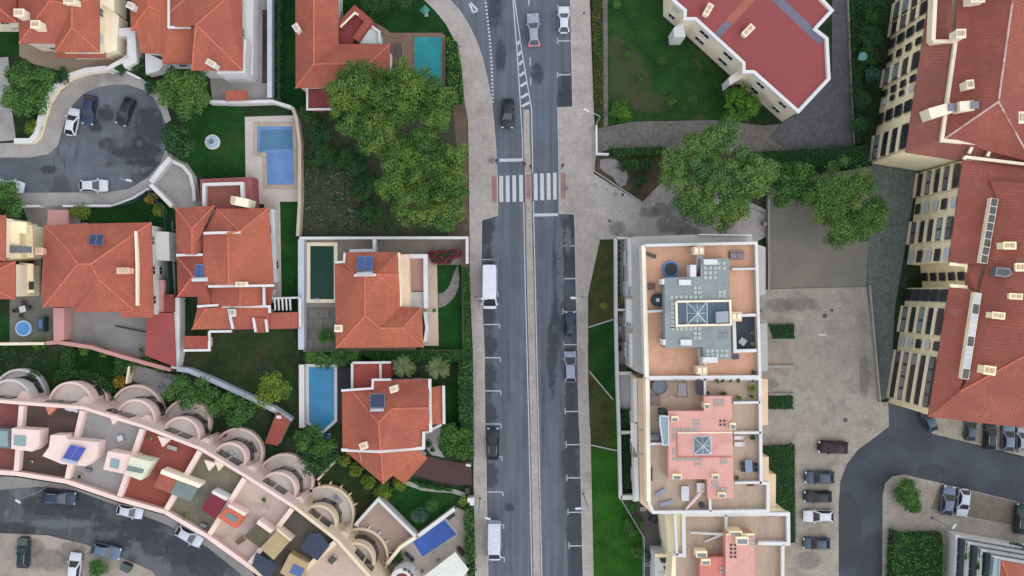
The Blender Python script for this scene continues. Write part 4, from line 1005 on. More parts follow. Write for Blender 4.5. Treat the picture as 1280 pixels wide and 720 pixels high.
MB().prism(PP([(36, 352), (42, 352), (42, 362), (36, 362)], 3.3), 3.2, 3.35).build('roof_window', m_glass, h)

# ================================================================ crescent of terraced row houses
T_ = [(-45, 500), (27, 506), (103, 512), (178, 535), (250, 563), (306, 597), (366, 635), (420, 677), (478, 742)]
G_ = []
for i, (x, y) in enumerate(T_):
    a, b = T_[max(i-1, 0)], T_[min(i+1, len(T_)-1)]; dx, dy = b[0]-a[0], b[1]-a[1]; l = math.hypot(dx, dy); G_.append((x+dy/l*4., y-dx/l*4.))
Q_ = [(-45, 588), (20, 592), (83, 602), (148, 624), (206, 640), (260, 671), (310, 707), (352, 738), (400, 795)]
IN_ = [((12, 501), 27), ((88, 505), 28), ((169, 524), 25), ((226, 545), 24), ((287, 574), 21), ((347, 614), 24), ((397, 655), 24), ((444, 702), 24)]
OUT_ = [((24, 494), 33), ((108, 500), 27), ((170, 514), 33), ((233, 529), 30), ((297, 567), 32), ((356, 603), 36), ((407, 643), 36), ((449, 697), 37)]
DECK = [mat('deck_maroon', T(126, 76, 72), .85, .06, .4, T(104, 66, 62), (.5, .75), .3, .6), mat('deck_walnut', T(84, 70, 64), .85, .18, .5, T(104, 76, 70), (.5, .7), .3, .7, stretch=(.25, 2.2, 1)), mat('deck_grey', T(150, 147, 144), .9, .05, .3, T(122, 118, 116), (.5, .75), .3, .6),
        mat('deck_rust', T(140, 76, 64), .9, .06, .4, T(118, 66, 58), (.5, .75), .3, .6), mat('deck_olive', T(122, 116, 98), .95, .12, .4, T(92, 88, 78), (.45, .7), .3, .7), mat('deck_blush', T(192, 172, 160), .9, .06, .4, T(150, 134, 122), (.5, .68), .35, .7),
        mat('deck_umber', T(92, 87, 78), .95, .1, .5, T(72, 70, 64), (.45, .7), .3, .7), mat('deck_sand', T(192, 170, 156), .9, .05, .4, T(166, 146, 134), (.5, .75), .25, .6)]
UL = ['leftmost pink row house with maroon roof terrace', 'pink row house with dark walnut brown roof deck', 'pink row house with plain grey roof deck', 'pink row house with rust red roof deck',
      'pink row house with weathered olive roof deck and maroon awning', 'blush pink row house with stained pale deck and orange skylight box', 'cream row house with dark deck and navy awnings', 'cream row house with sand coloured deck nearest the tiled pool']
m_cream2 = mat('butter_render', T(226, 206, 174), .85, .06, .4, T(190, 168, 136), (.55, .8), .4, .5, fine=.06)
ROW = []
for i in range(8):
    m = m_pink if i < 6 else m_cream2
    r = thing('row_house', P(*[(a+b)/2 for a, b in zip(T_[i], Q_[i+1])]), UL[i], 'row house', 'crescent of row houses'); ROW.append(r)
    zd = 7.0
    t0, t1, g0, g1, q0, q1 = [P(*v, 8.) for v in (T_[i], T_[i+1], G_[i], G_[i+1], Q_[i], Q_[i+1])]
    MB().prism([q0, q1, g1, g0], 0, zd).build('wall', m, r)
    MB().prism([q0, q1, t1, t0], zd+.003, zd+.05).build('terrace_floor', DECK[i], r)
    MB().prism([t0, t1, g1, g0], zd+.003, 8.0).build('garden_parapet', m, r)
    MB().strip([q0, q1], .55, zd+.004, 8.02).build('street_parapet', m, r)
    e0 = q1.lerp(t1, .04); e1 = q1.lerp(t1, .985)
    MB().strip([e0, e1], .62, zd+.006, 8.06).build('party_wall', m, r)
    gx, gy = G_[i+1]; dx, dy = T_[min(i+2, 8)][0]-T_[i][0], T_[min(i+2, 8)][1]-T_[i][1]; dl = math.hypot(dx, dy); dx /= dl; dy /= dl
    MB().prism(PP([(gx-dx*11, gy-dy*11), (gx+dx*13, gy+dy*13), (gx+dx*4+dy*13, gy+dy*4-dx*13), (gx-dx*1+dy*13, gy-dy*1-dx*13)], 5.2), 0, 5.2).build('party_bay', m, r)
    tg = (P(*T_[i+1], 0)-P(*T_[i], 0)); an = math.atan2(tg.y, tg.x)+math.pi/2
    (ci, ri), (co_, ro) = IN_[i], OUT_[i]
    if i == 0: m = m_white
    for cpx, rp, zf, zp, nm in ((ci, ri, 3.9, 4.8, 'upper_balcony'), (co_, ro, .35, 1.2, 'lower_balcony')):
        c = P(*cpx, zp); rad = W(rp, zp); w = .32
        bal = MB().ring(c, rad-w, rad, an-1.9, an+1.9, max(zf-.35, -.05), zp, 32).build(nm, m, r)
        MB().prism([(c.x+(rad-w-.01)*math.cos(an-1.9+3.8*k/30), c.y+(rad-w-.01)*math.sin(an-1.9+3.8*k/30)) for k in range(31)], zf-.3, zf).build('balcony_floor', mat('pale_balcony', T(226, 216, 206), .9, .06, .5), bal)
        if nm == 'upper_balcony':
            MB().ring(c, rad-.5, rad-.12, an-1.7, an+1.7, 0, zf-.36, 30).build('drum', m, bal)
            for k in (-.95, -.35, .25, .85):
                a = an+k; wq = (c.x+(rad-.08)*math.cos(a), c.y+(rad-.08)*math.sin(a), .95)
                f = MB().box(wq, .14, 1.5, 1.5, a).build('window', m_darkframe, bal); MB().box((wq[0]+.04*math.cos(a), wq[1]+0.04*math.sin(a), 1.02), .12, 1.36, 1.36, a).build('pane', m_glass, f)
            ca = math.cos(an); sa = math.sin(an); gm = P(*[(a+b)/2 for a, b in zip(G_[i], G_[i+1])], 8.)
            for sft in (-.9, .9):
                f = MB().box((gm.x+ca*.03-sa*sft, gm.y+sa*.03+ca*sft, 4.6), .14, 1.5, 2.1, an).build('window', m_darkframe, r); MB().box((gm.x+ca*.06-sa*sft, gm.y+sa*.06+ca*sft, 4.66), .12, 1.36, 1.96, an).build('pane', m_glass, f)
        else:
            for k in range(5 if i in (6, 7) else 0):
                a = an-.6+1.5*k/4; MB().box((c.x+(rad+.22)*math.cos(a), c.y+(rad+.22)*math.sin(a), 0), .5, .16, zp-.3, a).build('buttress', m_white if i == 7 else m, bal)
def roofbox(u, pts, z1, m, top=None, z0=7.05, name='stair_head', inset=.25):
    r = ROW[u]; o = MB().prism(PP(pts, z1), z0, z1).build(name, m, r)
    if top:
        q = [Vector(p[:2]) for p in PP(top[0], z1+.08)]; MB().prism(q, z1+.002, z1+.1).build(top[2] if len(top) > 2 else 'skylight', top[1], o)
    return o
m_skyg = plain('skylight_glass', T(134, 156, 156), .25); m_grn = mat('green_grey_sheet', T(116, 128, 124), .8, .06, 1.)
roofbox(0, [(14.5, 535.5), (50, 538), (49, 557), (40, 564.5), (14, 561)], 9.4, m_pink, ([(17.5, 544), (32.5, 545), (32, 558), (17, 556.5)], m_skyg))
roofbox(0, [(-8, 535), (13, 536.5), (13, 561), (-8, 559)], 8.6, m_steel, ([(-6, 538), (10, 539), (10, 558), (-6, 557)], m_skyg))
roofbox(1, [(63, 544), (82, 544), (84, 549), (123, 553), (121, 571), (107, 583), (77, 580), (53, 570), (61, 559)], 9.4, m_pink)
solar(ROW[1], [(88, 555.5), (108, 560), (98, 577), (78, 572)], [9.6, 9.6, 9.45, 9.45], 2, plain('solar_cells_blue', T(70, 82, 160), .25), .3)
MB().tube([P(77, 574, 9.8), P(96, 579, 9.8)], .26, 10).build('water_tank', plain('pale_tank', T(170, 180, 200), .5), ROW[1])
roofbox(2, [(135, 564), (170, 570), (163, 594), (129, 587)], 9.3, m_pink, ([(139, 573), (149.5, 575), (147.5, 586.5), (137, 584)], m_skyg))
roofbox(2, [(163.5, 571), (190, 577), (176, 600.5), (156, 593)], 9.7, mat('pale_green_roof', T(212, 212, 186), .85, .05), ([(160, 582), (180, 587), (178, 592), (158, 588)], m_grn, 'roof_panel'))
roofbox(3, [(202, 587), (251, 605), (248.5, 610), (200, 592)], 9.2, m_cream)
roofbox(3, [(200, 592), (221, 600), (212, 617), (192, 608)], 8.9, mat('clay_sheet', T(158, 90, 74), .85, .08), None, name='awning')
roofbox(3, [(221.4, 600), (247, 609.5), (238, 627), (212.4, 617)], 8.8, m_grn, None, name='awning')
roofbox(4, [(264, 616), (282, 626), (269, 649), (251, 636)], 9.0, mat('wine_canvas', T(120, 46, 58), .85, .06), None, 8.8, 'awning')
roofbox(4, [(266, 613), (284, 622), (282.4, 626), (264.4, 616.4)], 9.1, m_white, None)
roofbox(4, [(268, 575), (280, 581), (273, 589)], 8.05, m_cream2)
roofbox(5, [(284, 634), (305, 646), (295, 661), (272, 647)], 8.9, mat('orange_box', T(200, 104, 78), .85, .06), ([(285, 640), (298, 647.5), (294, 654), (281, 646)], m_grn))
roofbox(5, [(285.5, 630), (308, 641.5), (305.4, 645.4), (284.4, 633.4)], 9.0, m_pink)
roofbox(5, [(320, 655), (337, 667), (327, 687), (305, 670)], 8.8, mat('olive_sheet', T(92, 88, 68), .9, .08), None, 8.6, 'awning')
roofbox(5, [(323, 650), (342, 663), (337.4, 666.6), (320.4, 654.6)], 9., m_pink)
roofbox(6, [(346, 664), (362, 677), (342, 700), (325, 685)], 9.1, mat('sand_box', T(172, 150, 112), .9, .08), None)
roofbox(6, [(346.5, 660.5), (365, 675), (362.3, 676.7), (346.3, 663.7)], 9.2, m_cream2)
m_navy = mat('navy_canvas', T(58, 66, 80), .8, .08, .8)
roofbox(6, [(386, 667), (400, 667), (412, 682), (397, 701), (375, 686)], 8.6, m_navy, None, 8.5, 'awning'); roofbox(6, [(320, 691), (346, 705), (336, 727), (315, 707)], 8.5, m_navy, None, 8.4, 'awning')
roofbox(7, [(362, 692), (384, 704), (377, 732), (350, 716)], 9., mat('sand_box', (0, 0, 0)), ([(367, 705), (381, 711.5), (375.5, 722), (362, 716)], m_solar))
for i, (x, y) in enumerate(((62, 508), (262, 578), (142, 520), (204, 548))):
    roofbox((1, 4, 2, 3)[i], [(x-7, y-3), (x+9, y+1), (x-1, y+11)], 7.9, mat('clay_fin', T(196, 124, 100), .85, .06) if i == 0 else m_pink, None, name='parapet_bay')
# ================================================================ apartment blocks right of the boulevard
def block(label, c, cat='apartment block', group='apartment blocks'): return thing('apartment_block', P(*c), label, cat, group)
def pris(r, name, pts, z0, z1, m): return MB().prism(PP(pts, z1), z0, z1).build(name, m, r)
def skylight(r, q, apex, z, h):
    b = PP(q, z); a = P(apex[0], apex[1], z+h); up = Vector((0, 0, .03))
    o = MB().add(b+[a], [(0, 1, 4), (1, 2, 4), (2, 3, 4), (3, 0, 4)] if area2(b) > 0 else [(1, 0, 4), (2, 1, 4), (3, 2, 4), (0, 3, 4)]).build('skylight', plain('skylight_blue', T(104, 124, 134), .15), r)
    f = MB()
    for i in range(4):
        f.tube([b[i], a], .06, 6); f.tube([b[i], b[(i+1) % 4]], .08, 6); f.tube([(b[i]+b[(i+1) % 4])/2, a], .04, 6)
    f.build('glazing_bars', m_shutter, o)
def slabs(r, cells, z, size, m, name='stepping_slab'):
    for x, y in cells: p = P(x, y, z); MB().box((p.x, p.y, z+.003), size, size, .05).build(name, m, r)
m_roofg = mat('grey_roof_sheet', T(138, 146, 144), .9, .06, .4, T(112, 120, 118), (.5, .75), .3, .6)
m_ledge = mat('grey_ledge', T(172, 168, 160), .85, .05, .4); m_ledgep = mat('peach_ledge', T(214, 188, 158), .85, .05, .4)
m_slab = mat('pale_slab', T(170, 176, 168), .85, .1, 2.); m_pinkroof = mat('pink_roof_sheet', T(210, 158, 144), .9, .05, .4, T(186, 124, 112), (.55, .8), .3, .6)
m_beige = mat('beige_deck', T(178, 158, 138), .9, .06, .5, T(150, 132, 116), (.5, .75), .35, .6, stretch=(1.6, .25, 1)); m_slate = mat('black_deck', T(62, 66, 74), .85, .1, .8)
m_garden = mat('grey_terrace', T(142, 142, 144), .85, .08, .5)
# --- P: terracotta terraces round a grey roof block
r = block('tall white block with terracotta roof terraces round a grey roof', (870, 380))
pris(r, 'lower_floors', [(790, 296), (873, 293), (940, 294), (941, 303.5), (957, 309), (957, 368), (949.5, 370), (948, 404), (959, 404), (960, 463), (948, 465), (948, 469.5), (807, 469.5), (792, 463)], 0, 9.8, m_ledge)
pris(r, 'upper_floors', [(803, 306), (943.5, 303), (948.5, 469.8), (807.5, 469.8)], 9.803, 13, m_white)
pris(r, 'terrace_floor', [(806, 308.5), (941.5, 305.5), (946, 468.5), (810, 470)], 13.003, 13.04, m_terra)
for q in ([(804, 307.2), (943, 304.2), (947.6, 470), (808.4, 471), (804, 307.2)],): parapet(r, q, 13, .34, .95, m_white)
parapet(r, [(804, 307), (808, 471)], 13.96, .4, .04, m_cream)
for q, w in (([(871.8, 306), (874.6, 345)], .75), ([(806, 389.6), (830.6, 388)], .3), ([(913, 336.6), (942.8, 336)], .25), ([(915.5, 394), (917, 438.4), (944, 437.6)], .4), ([(915.5, 394.3), (943.6, 393.6)], .35), ([(875.4, 434.5), (877.8, 469)], .75)):
    parapet(r, q, 13.05, w, .8, m_white)
pris(r, 'black_terrace_floor', [(917, 395.4), (943, 394.8), (944, 436.6), (918, 437.4)], 13.045, 13.07, m_slate)
pris(r, 'roof_house', [(830.7, 347), (876, 345.7), (876, 323), (911.7, 323), (914, 448.6), (880, 450), (878.7, 434), (831.8, 435)], 13.045, 15.6, m_roofg)
well = pris(r, 'skylight_well', [(846, 378.5), (911, 377.5), (912, 404), (846.6, 405.5)], 15.603, 15.64, mat('well_floor', T(96, 108, 122), .8, .06))
parapet(r, [(845, 377), (912, 376), (913, 405.6), (845.6, 407), (845, 377)], 15.7, .25, .35, m_cream)
skylight(r, [(858.5, 377.5), (883.5, 377), (884.2, 405), (859, 405.4)], (872, 392), 15.7, 1.3)
pris(r, 'plant_box', [(895, 390), (910.5, 389), (911, 403), (896, 403.6)], 15.645, 16.6, mat('plant_box_grey', T(150, 154, 160), .7, .04))
for a, b, c, d in ((867.6, 879.5, 309, 318), (914.4, 926.6, 390.4, 401), (871.6, 883.4, 458, 467.4)):
    cx, cy = (a+b)/2, (c+d)/2; p = P(cx, cy, 15.3); o = MB().box((p.x, p.y, 13), W(b-a), W(d-c), 2.3).build('chimney', m_ledgep, r)
    [MB().box((p.x+k*.3, p.y, 15.3), .4, .6, .12).build('chimney_pot', m_cream, o) for k in (-1, 1)]
for a, b, c, d in ((850, 863, 350, 356), (852, 864, 425, 431.4), (881, 896, 324.6, 330.4), (880, 896, 447, 453), (827.4, 830.4, 349, 355), (829, 832, 425, 431), (863.6, 870, 332, 345)):
    p = P((a+b)/2, (c+d)/2, 16); MB().box((p.x, p.y, 13.1), W(b-a), W(d-c), 2.85).build('vent_box', m_white, r)
g = lambda x0, y0, nx, ny, s=6.3: [(x0+s*i, y0+s*j) for i in range(nx) for j in range(ny)]
slabs(r, g(882, 335, 3, 3, 6)+g(899, 329, 2, 2, 6)+g(869, 360, 2, 2, 5.5)+g(839.5, 371.5, 7, 1, 6)+g(900, 365, 2, 2, 5)+g(841, 380, 1, 6, 5.6)+g(841, 411, 7, 1, 5.6)+g(869, 417, 2, 2, 5.5), 15.62, .42, m_slab)
slabs(r, g(884.5, 438.5, 5, 1, 6)+g(885, 444, 5, 1, 5.8), 15.62, .42, m_slab); slabs(r, g(900, 416.5, 3, 2, 4.6), 15.64, .2, m_steel, 'roof_vent')
for z in (3.0, 6.2, 9.2):
    for q in ([(785.4, 297.5), (789.5, 297.2), (790, 358), (786.4, 358.6)], [(787.4, 417), (791.5, 417), (792.5, 458), (788.4, 459)]): pris(r, 'balcony_slab', [(x+(z-9.2)*.4, y) for x, y in q], z-.3, z, m_white)
pris(r, 'canopy', [(782.6, 374), (790.6, 374), (792, 404.5), (783.6, 402)], 8.6, 9, m_white)
pris(r, 'roof_ledge_rail', [(874, 292.4), (940, 293.4), (940, 294.6), (874, 293.6)], 9.85, 10.6, m_white)
a, b = P(790, 463.5, 9.8), P(788.5, 297, 9.8); windows_on(r, P(789.6, 300, 9.8), P(791.4, 462, 9.8), 0, 9.4, 3.4, 1.8, 1.4, 3)
# --- Q: pink roof block
r = block('peach block with pink roof and beige roof terraces', (880, 560))
pris(r, 'lower_floors', [(797, 473), (950, 473), (960, 474), (960, 531), (952, 532), (951, 571), (961, 571), (961, 592), (970, 593), (969.5, 637), (980, 640), (980, 642), (815, 642), (800, 628)], 0, 8.8, m_ledgep)
pris(r, 'upper_floors', [(808.4, 471.6), (948.6, 471.6), (950, 601), (958.7, 602.5), (958.7, 637.5), (815, 639.5), (810, 628)], 8.803, 12, m_cream)
pris(r, 'terrace_floor', [(810.4, 473.6), (947, 473.6), (948.4, 603), (957, 604), (957, 636), (816, 637.6), (812, 627)], 12.003, 12.04, m_beige)
parapet(r, [(809, 472.6), (948, 472.6), (949.4, 602), (958, 603), (958, 637), (815.6, 638.6), (810.6, 628), (809, 472.6)], 12, .38, .85, m_white)
parapet(r, [(809, 473), (810.6, 627)], 12.86, .42, .04, m_cream)
for q in ([(879.4, 472), (880, 513.5), (835, 513.5)], [(915, 502.6), (948, 502)], [(915.5, 540), (949, 539.6)], [(916.5, 602), (950, 601.6)], [(885.3, 599.5), (886.4, 637.5)], [(812, 553.6), (834, 553.6)]): parapet(r, q, 12.05, .3, .8, m_white)
pris(r, 'roof_house', [(880, 495.5), (914.5, 495), (917.5, 622.5), (885, 624), (884, 599), (836, 599), (835.5, 514), (880, 514)], 12.045, 14, m_pinkroof)
parapet(r, [(846, 541), (915, 540.4)], 14, .14, .12, m_cream); parapet(r, [(846, 541), (847, 571.4), (915.4, 571)], 14, .14, .12, mat('rim_clay', T(190, 120, 100), .85, .06))
skylight(r, [(867, 546), (888, 545.6), (889, 567.4), (867.6, 568)], (879, 557.6), 14.02, 1.1)
g = lambda x0, y0, nx, ny, sx=4.8, sy=5.: [(x0+sx*i, y0+sy*j) for i in range(nx) for j in range(ny)]
slabs(r, g(894, 501, 3, 2)+g(868.5, 526, 2, 2)+g(842.6, 537, 7, 1)+g(842.5, 544, 1, 2)+g(842.5, 562, 1, 2)+g(842.6, 574, 8, 1)+g(870, 580, 2, 1)+g(902.4, 573.4, 2, 2, 5)+g(891.4, 603, 2, 2, 5)+g(898, 611, 3, 2, 4.6), 14.02, .32, mat('teal_slab', T(150, 160, 154), .8, .08))
slabs(r, g(900.6, 526, 2, 2, 5.), 14.05, .24, m_dark, 'roof_vent')
for a, b, c, d, z in ((839.6, 848, 520.6, 526.4, 14.6), (913, 920, 529, 537, 14.6), (841, 852, 593, 599.6, 14.7), (890.6, 898.6, 593, 599, 14.7), (898, 907, 616, 622, 14.7), (881, 887, 504, 511, 14.5)):
    p = P((a+b)/2, (c+d)/2, z); o = MB().box((p.x, p.y, 12.1), W(b-a, z), W(d-c, z), z-12.1).build('vent_box', m_yellow, r); MB().box((p.x, p.y-.08, z), W(b-a)*.7, W(d-c)*.55, .06).build('grille', m_steel, o)
gh = pris(r, 'conservatory', [(825.5, 520), (835, 521), (835, 555), (829, 556), (825, 530)], 12.05, 14.3, plain('conservatory_glass', T(130, 150, 150), .15))
parapet(gh, [(825.4, 519.6), (835.4, 520.6), (835.6, 555.6), (829, 556.4), (825, 530), (825.4, 519.6)], 14.32, .16, .08, m_shutter, 'glazing_bars', 14.2)
pris(r, 'plant_room', [(825, 511.5), (834, 511.5), (834, 519.6), (825, 519)], 12.05, 13.4, m_dark)
for z in (3., 6., 8.8):
    for q in ([(791.5, 473), (796, 473), (797, 527), (792.6, 528)], [(792.5, 572), (797, 572), (799, 626), (794, 627)]): pris(r, 'balcony_slab', [(x+(z-8.8)*.45, y) for x, y in q], z-.3, z, m_white)
pris(r, 'canopy', [(788.6, 528), (796.6, 530), (796.4, 567), (794, 562), (788.8, 553)], 8., 8.4, m_white)
pris(r, 'roof_band', [(796, 537), (810, 536), (810, 538), (796, 539)], 8.81, 8.86, m_ledge); pris(r, 'roof_band', [(797, 567), (810, 566.4), (810, 568.4), (797, 569)], 8.81, 8.86, m_ledge)
windows_on(r, P(796.6, 475, 8.8), P(799.6, 626, 8.8), 0, 8.4, 3.4, 1.8, 1.4, 3)
# --- R: lower beige terraces
r = block('low beige terraced block at the bottom edge with yellow trim', (905, 690))
pris(r, 'floors', [(841, 641.4), (984, 640.4), (984.6, 678), (976, 679), (976, 800), (833, 800), (841, 693)], 0, 9, m_yellow)
pris(r, 'terrace_floor', [(855, 642.6), (982, 642), (982.4, 676), (974, 677), (974, 798), (845, 798), (845, 694), (854.6, 692)], 9.003, 9.04, m_beige)
for q, w in (([(842, 692), (854, 692), (853, 641.6), (983, 640.8), (983.4, 677.6), (945.4, 677)], .45), ([(905.8, 642), (906.6, 693)], .3), ([(976, 679), (976, 798)], .35), ([(842, 641.6), (845, 692)], .3)): parapet(r, q, 9.05, w, .85, m_white)
pris(r, 'cream_wall', [(818, 640.6), (984, 640), (969.4, 636), (860, 636.6)], 7.5, 8.9, m_yellow)
pris(r, 'roof_house', [(907, 668), (943, 668), (944, 800), (907, 800)], 9.045, 11.2, m_pinkroof); pris(r, 'roof_house', [(874.4, 698), (906.7, 697.4), (906.7, 800), (876, 800)], 9.045, 10.8, mat('clay_roof_sheet', T(196, 122, 108), .9, .05))
parapet(r, [(873.6, 697.4), (906, 696.8)], 10.8, .2, .15, mat('rim_clay', (0, 0, 0))); parapet(r, [(907.4, 667.8), (943, 667.8)], 11.2, .18, .12, m_yellow)
for a, b, c, d, z in ((920.6, 935.6, 671, 681, 12), (877, 888, 699, 706.6, 11.4), (912, 928, 664, 668.6, 11.6), (870.6, 884, 689, 697, 11.)):
    p = P((a+b)/2, (c+d)/2, z); o = MB().box((p.x, p.y, 9.05), W(b-a, z), W(d-c, z), z-9.05).build('vent_box', m_yellow, r); MB().box((p.x, p.y-.1, z), W(b-a)*.75, W(d-c)*.5, .06).build('grille', m_steel, o)
slabs(r, g(914, 681, 2, 4, 5, 5), 11.22, .28, m_dark, 'roof_vent'); slabs(r, g(901, 710, 3, 2, 4.6, 5), 10.82, .32, mat('teal_slab', (0, 0, 0))); slabs(r, g(938, 673, 2, 3, 3.6, 4.6), 11.22, .3, m_slab)
pris(r, 'side_ledge', [(830.6, 641), (841, 641), (844, 691), (836, 690)], 0, 7.4, m_cream); pris(r, 'side_ledge', [(977, 680), (981, 680), (980.4, 800), (977, 800)], 0, 7., m_ledgep)
b = pris(r, 'entrance_wing', [(818.6, 693.6), (835, 693.6), (846, 720), (846, 800), (819, 800)], 0, 4.5, m_white)
parapet(b, [(818.6, 693.6), (835, 693.6)], 4.5, .4, .3, m_yellow, z0=4.5); windows_on(b, P(836, 716, 4.5), P(820, 716, 4.5), 4.4, 4.6, 1., 1, .1, 1)
pris(b, 'roof_window', [(824, 697.6), (833, 697.6), (834.6, 703.6), (826.6, 703.6)], 4.503, 4.6, m_glass); pris(b, 'roof_window', [(829, 708), (838, 708), (840.6, 714), (832, 715)], 4.503, 4.6, m_glass)

# --- S: low cream block with flat red roof
S_ = [(840, -45), (840, 0), (856, 14), (855.4, 24.4), (869, 24.4), (929, 79.4), (929, 90.4), (941.4, 90.4), (997, 140), (1035, 99.4), (1032.4, 49), (1017.6, 37.4), (1039, 14), (1026, 0), (1026, -45)]
r = block('cream block with flat red membrane roof above the lawn', (950, 60))
pris(r, 'walls', S_, 0, 7.2, m_cream); q = [Vector(p[:2]) for p in PP(S_, 7.2)]
q = q if area2(q) > 0 else q[::-1]
MB().prism(offset_poly(q, .3), 7.203, 7.26).build('roof', mat('red_membrane', T(146, 76, 75), .9, .04, .2, T(130, 70, 69), (.5, .75), .12, .6, fine=.04), r)
MB().strip([*PP(S_[1:-1], 7.2)], .42, 7.1, 7.6).build('parapet', m_white, r)
pt = mat('grey_membrane', T(112, 108, 122), .9, .06, .5); pb = mat('brown_membrane', T(160, 98, 80), .9, .06, .5)
MB().strip(PP([(966, -6), (1000, 26), (1028, 52)], 7.27), 1.15, 7.262, 7.275).build('roof_patch', pt, r)
MB().strip(PP([(896, 45), (911, 28)], 7.27), .95, 7.262, 7.275).build('roof_patch', pt, r); MB().strip(PP([(911.6, 27.4), (940, -4)], 7.27), 1.1, 7.262, 7.272).build('roof_patch', pb, r)
chimney(r, 885.4, 12, 7.2, 1.7, .75, 1.1, m_cream, 1.05); chimney(r, 935.4, 38, 7.2, 1.8, .8, 1.1, m_cream, .8)
pris(r, 'balcony', [(842, 35), (854, 26), (857, 46), (843, 46)], 0, 4.2, m_white); pris(r, 'balcony', [(911, 97), (922, 89), (930, 96), (912, 106)], 0, 4.2, m_white)
for a, c in (((857, 25), (868, 25)), ): pass
w0, w1 = P(869, 24.4, 7.2), P(929, 79.4, 7.2)
windows_on(r, w1+Vector((.02, .02, 0)), w0, 1.2, 7., 3.2, 1.4, 1.2, 2) if False else windows_on(r, w0, w1, .6, 7., 3.6, 1.5, 1.2, 2)
windows_on(r, P(941.4, 90.4, 7.2), P(997, 140, 7.2), .6, 7., 3.8, 1.2, 1.2, 2); windows_on(r, P(840, 0, 7.2), P(856, 14, 7.2), .6, 7., 2., 1., 1.2, 2)

# --- tall blocks at the right edge
def facade(r, a, b, ztop, bays, storeys, m, zb=0., base=.3):
    """a, b: pixels of the wall's top edge; bays: (f0, f1, kind) along a->b"""
    A, B = P(a[0], a[1], ztop), P(b[0], b[1], ztop); A.z = B.z = 0; d = (B-A); L = d.length; d = d/L; nr = Vector((d.y, -d.x, 0)); 
    if nr.dot(-A) < 0: nr = -nr
    ang = math.atan2(d.y, d.x); fh = (ztop-zb)/storeys
    for k in range(storeys):
        z = zb+k*fh
        for f0, f1, kind in bays:
            c = A+d*(L*(f0+f1)/2); w = L*(f1-f0)
            if kind == 'bal':
                bal = MB().box((c.x+nr.x*.04, c.y+nr.y*.04, z+.78), w, .1, fh-1.34, ang).build('balcony', m_dark if k % 2 else m_darkframe, r)  # flat dark panel, its colour stands for the shade of a recessed opening
                n = max(1, int(w/1.3)); gl = MB()
                for i in range(n):
                    e = A+d*(L*f0+w*(i+.5)/n)
                    if random.random() < .72: gl.box((e.x+nr.x*.07, e.y+nr.y*.07, z+.84), w/n*.82, .1, fh-1.48, ang)
                if gl.v: gl.build('glazing', random.choice([m_glass, m_steel, m_alu, m_carglass, m_skyg]), bal)
                MB().box((c.x+nr.x*.12, c.y+nr.y*.12, z-.12), w+.25, .26, .2, ang).build('balcony_slab', m, bal)
                MB().box((c.x+nr.x*.2, c.y+nr.y*.2, z+.08), w+.25, .08, .6, ang).build('balustrade', m, bal)
            elif kind == 'shut':
                MB().box((c.x+nr.x*.04, c.y+nr.y*.04, z+.9), w, .1, 1.35, ang).build('shutter', m_shutter if random.random() < .7 else m_glass, r)
            else:
                f = MB().box((c.x+nr.x*.03, c.y+nr.y*.03, z+.75 if kind == 'win' else z+.3), w+.12, .12, 1.55 if kind == 'win' else 2.1, ang).build('window', m_darkframe, r)
                MB().box((c.x+nr.x*.05, c.y+nr.y*.05, z+.82 if kind == 'win' else z+.37), w, .12, 1.41 if kind == 'win' else 1.96, ang).build('pane', m_glass, f)
r = block('tall cream block with red tiled roofs at the upper right', (1190, 80))
TT = 12.
out = [(1166, -45), (1161, 0), (1132, 190.4), (1205, 202), (1350, 222), (1350, -45)]
wallp = [Vector(p[:2]) for p in PP(out, TT)]; wallp = wallp if area2(wallp) > 0 else wallp[::-1]
MB().prism(offset_poly(wallp, .25), 0, TT-.12).build('wall', m_yellow, r)
i1, i2, i3, i4 = (1190, -45, 13.1), (1190, 49, 13.1), (1173, 176.6, 13.1), (1350, 195, 13.1)
roof(r, [[(1166, -45), (1161, 0), (1132, 190.4), i3, i2, i1], [(1132, 190.4), (1205, 202), (1350, 222), i4, i3]], TT, m_tiled, caps=False, name='lower_roof')
m_wallx = m_cream
parapet(r, [(1164, 52.6), (1193, 52.6), (1175.6, 176), (1230, 181), (1345, 197)], 13.1, .4, .5, m_cream, z0=12.3); parapet(r, [(1169, -40), (1164.6, 52)], 13.2, .5, .5, m_cream, z0=12.2)
parapet(r, [(1216, 180), (1210, 192)], 12.9, .35, .35, m_cream); parapet(r, [(1238, 183), (1233, 196)], 12.9, .35, .35, m_cream)
ap = (1248, 127, 17.); ra = (1272, -45, 17.2)
mr_, _, _ = roof(r, [[(1198, -45), (1194, 49), (1180, 174), ap, ra], [(1180, 174), (1290, 203), ap], [(1290, 203), (1340, 208), (1340, -45), ra, ap]], 13.4, m_tilel, name='main_roof')
mr_.children[0].data.materials[0] = mat('limed_ridge', T(196, 170, 160), .85, .15, 1.5, T(160, 96, 80), (.5, .65), .6, .9)
for x, y, sx, sy, hh, ro in ((1201, 42, 1.2, 1.1, .9, 0.), (1212.5, 105.5, .9, 1.1, .8, .1), (1222, -2, 1.8, 1., 1., 0.), (1278, 45, 1., 1.3, .8, 0.), (1279, 147, 1.2, 1.5, .8, 0.)): chimney(r, x, y, 15.2, sx, sy, hh, m_cream, ro)
b = MB(); p0, p1 = P(1160, 143, 14.4), P(1190, 134, 15.); b.strip([p0, p1], 1.3, 12.2, 14.9); o = b.build('chimney', m_cream, r); MB().box((p1.x, p1.y, 14.9), .9, .9, .25).build('chimney_cap', m_steel, o)
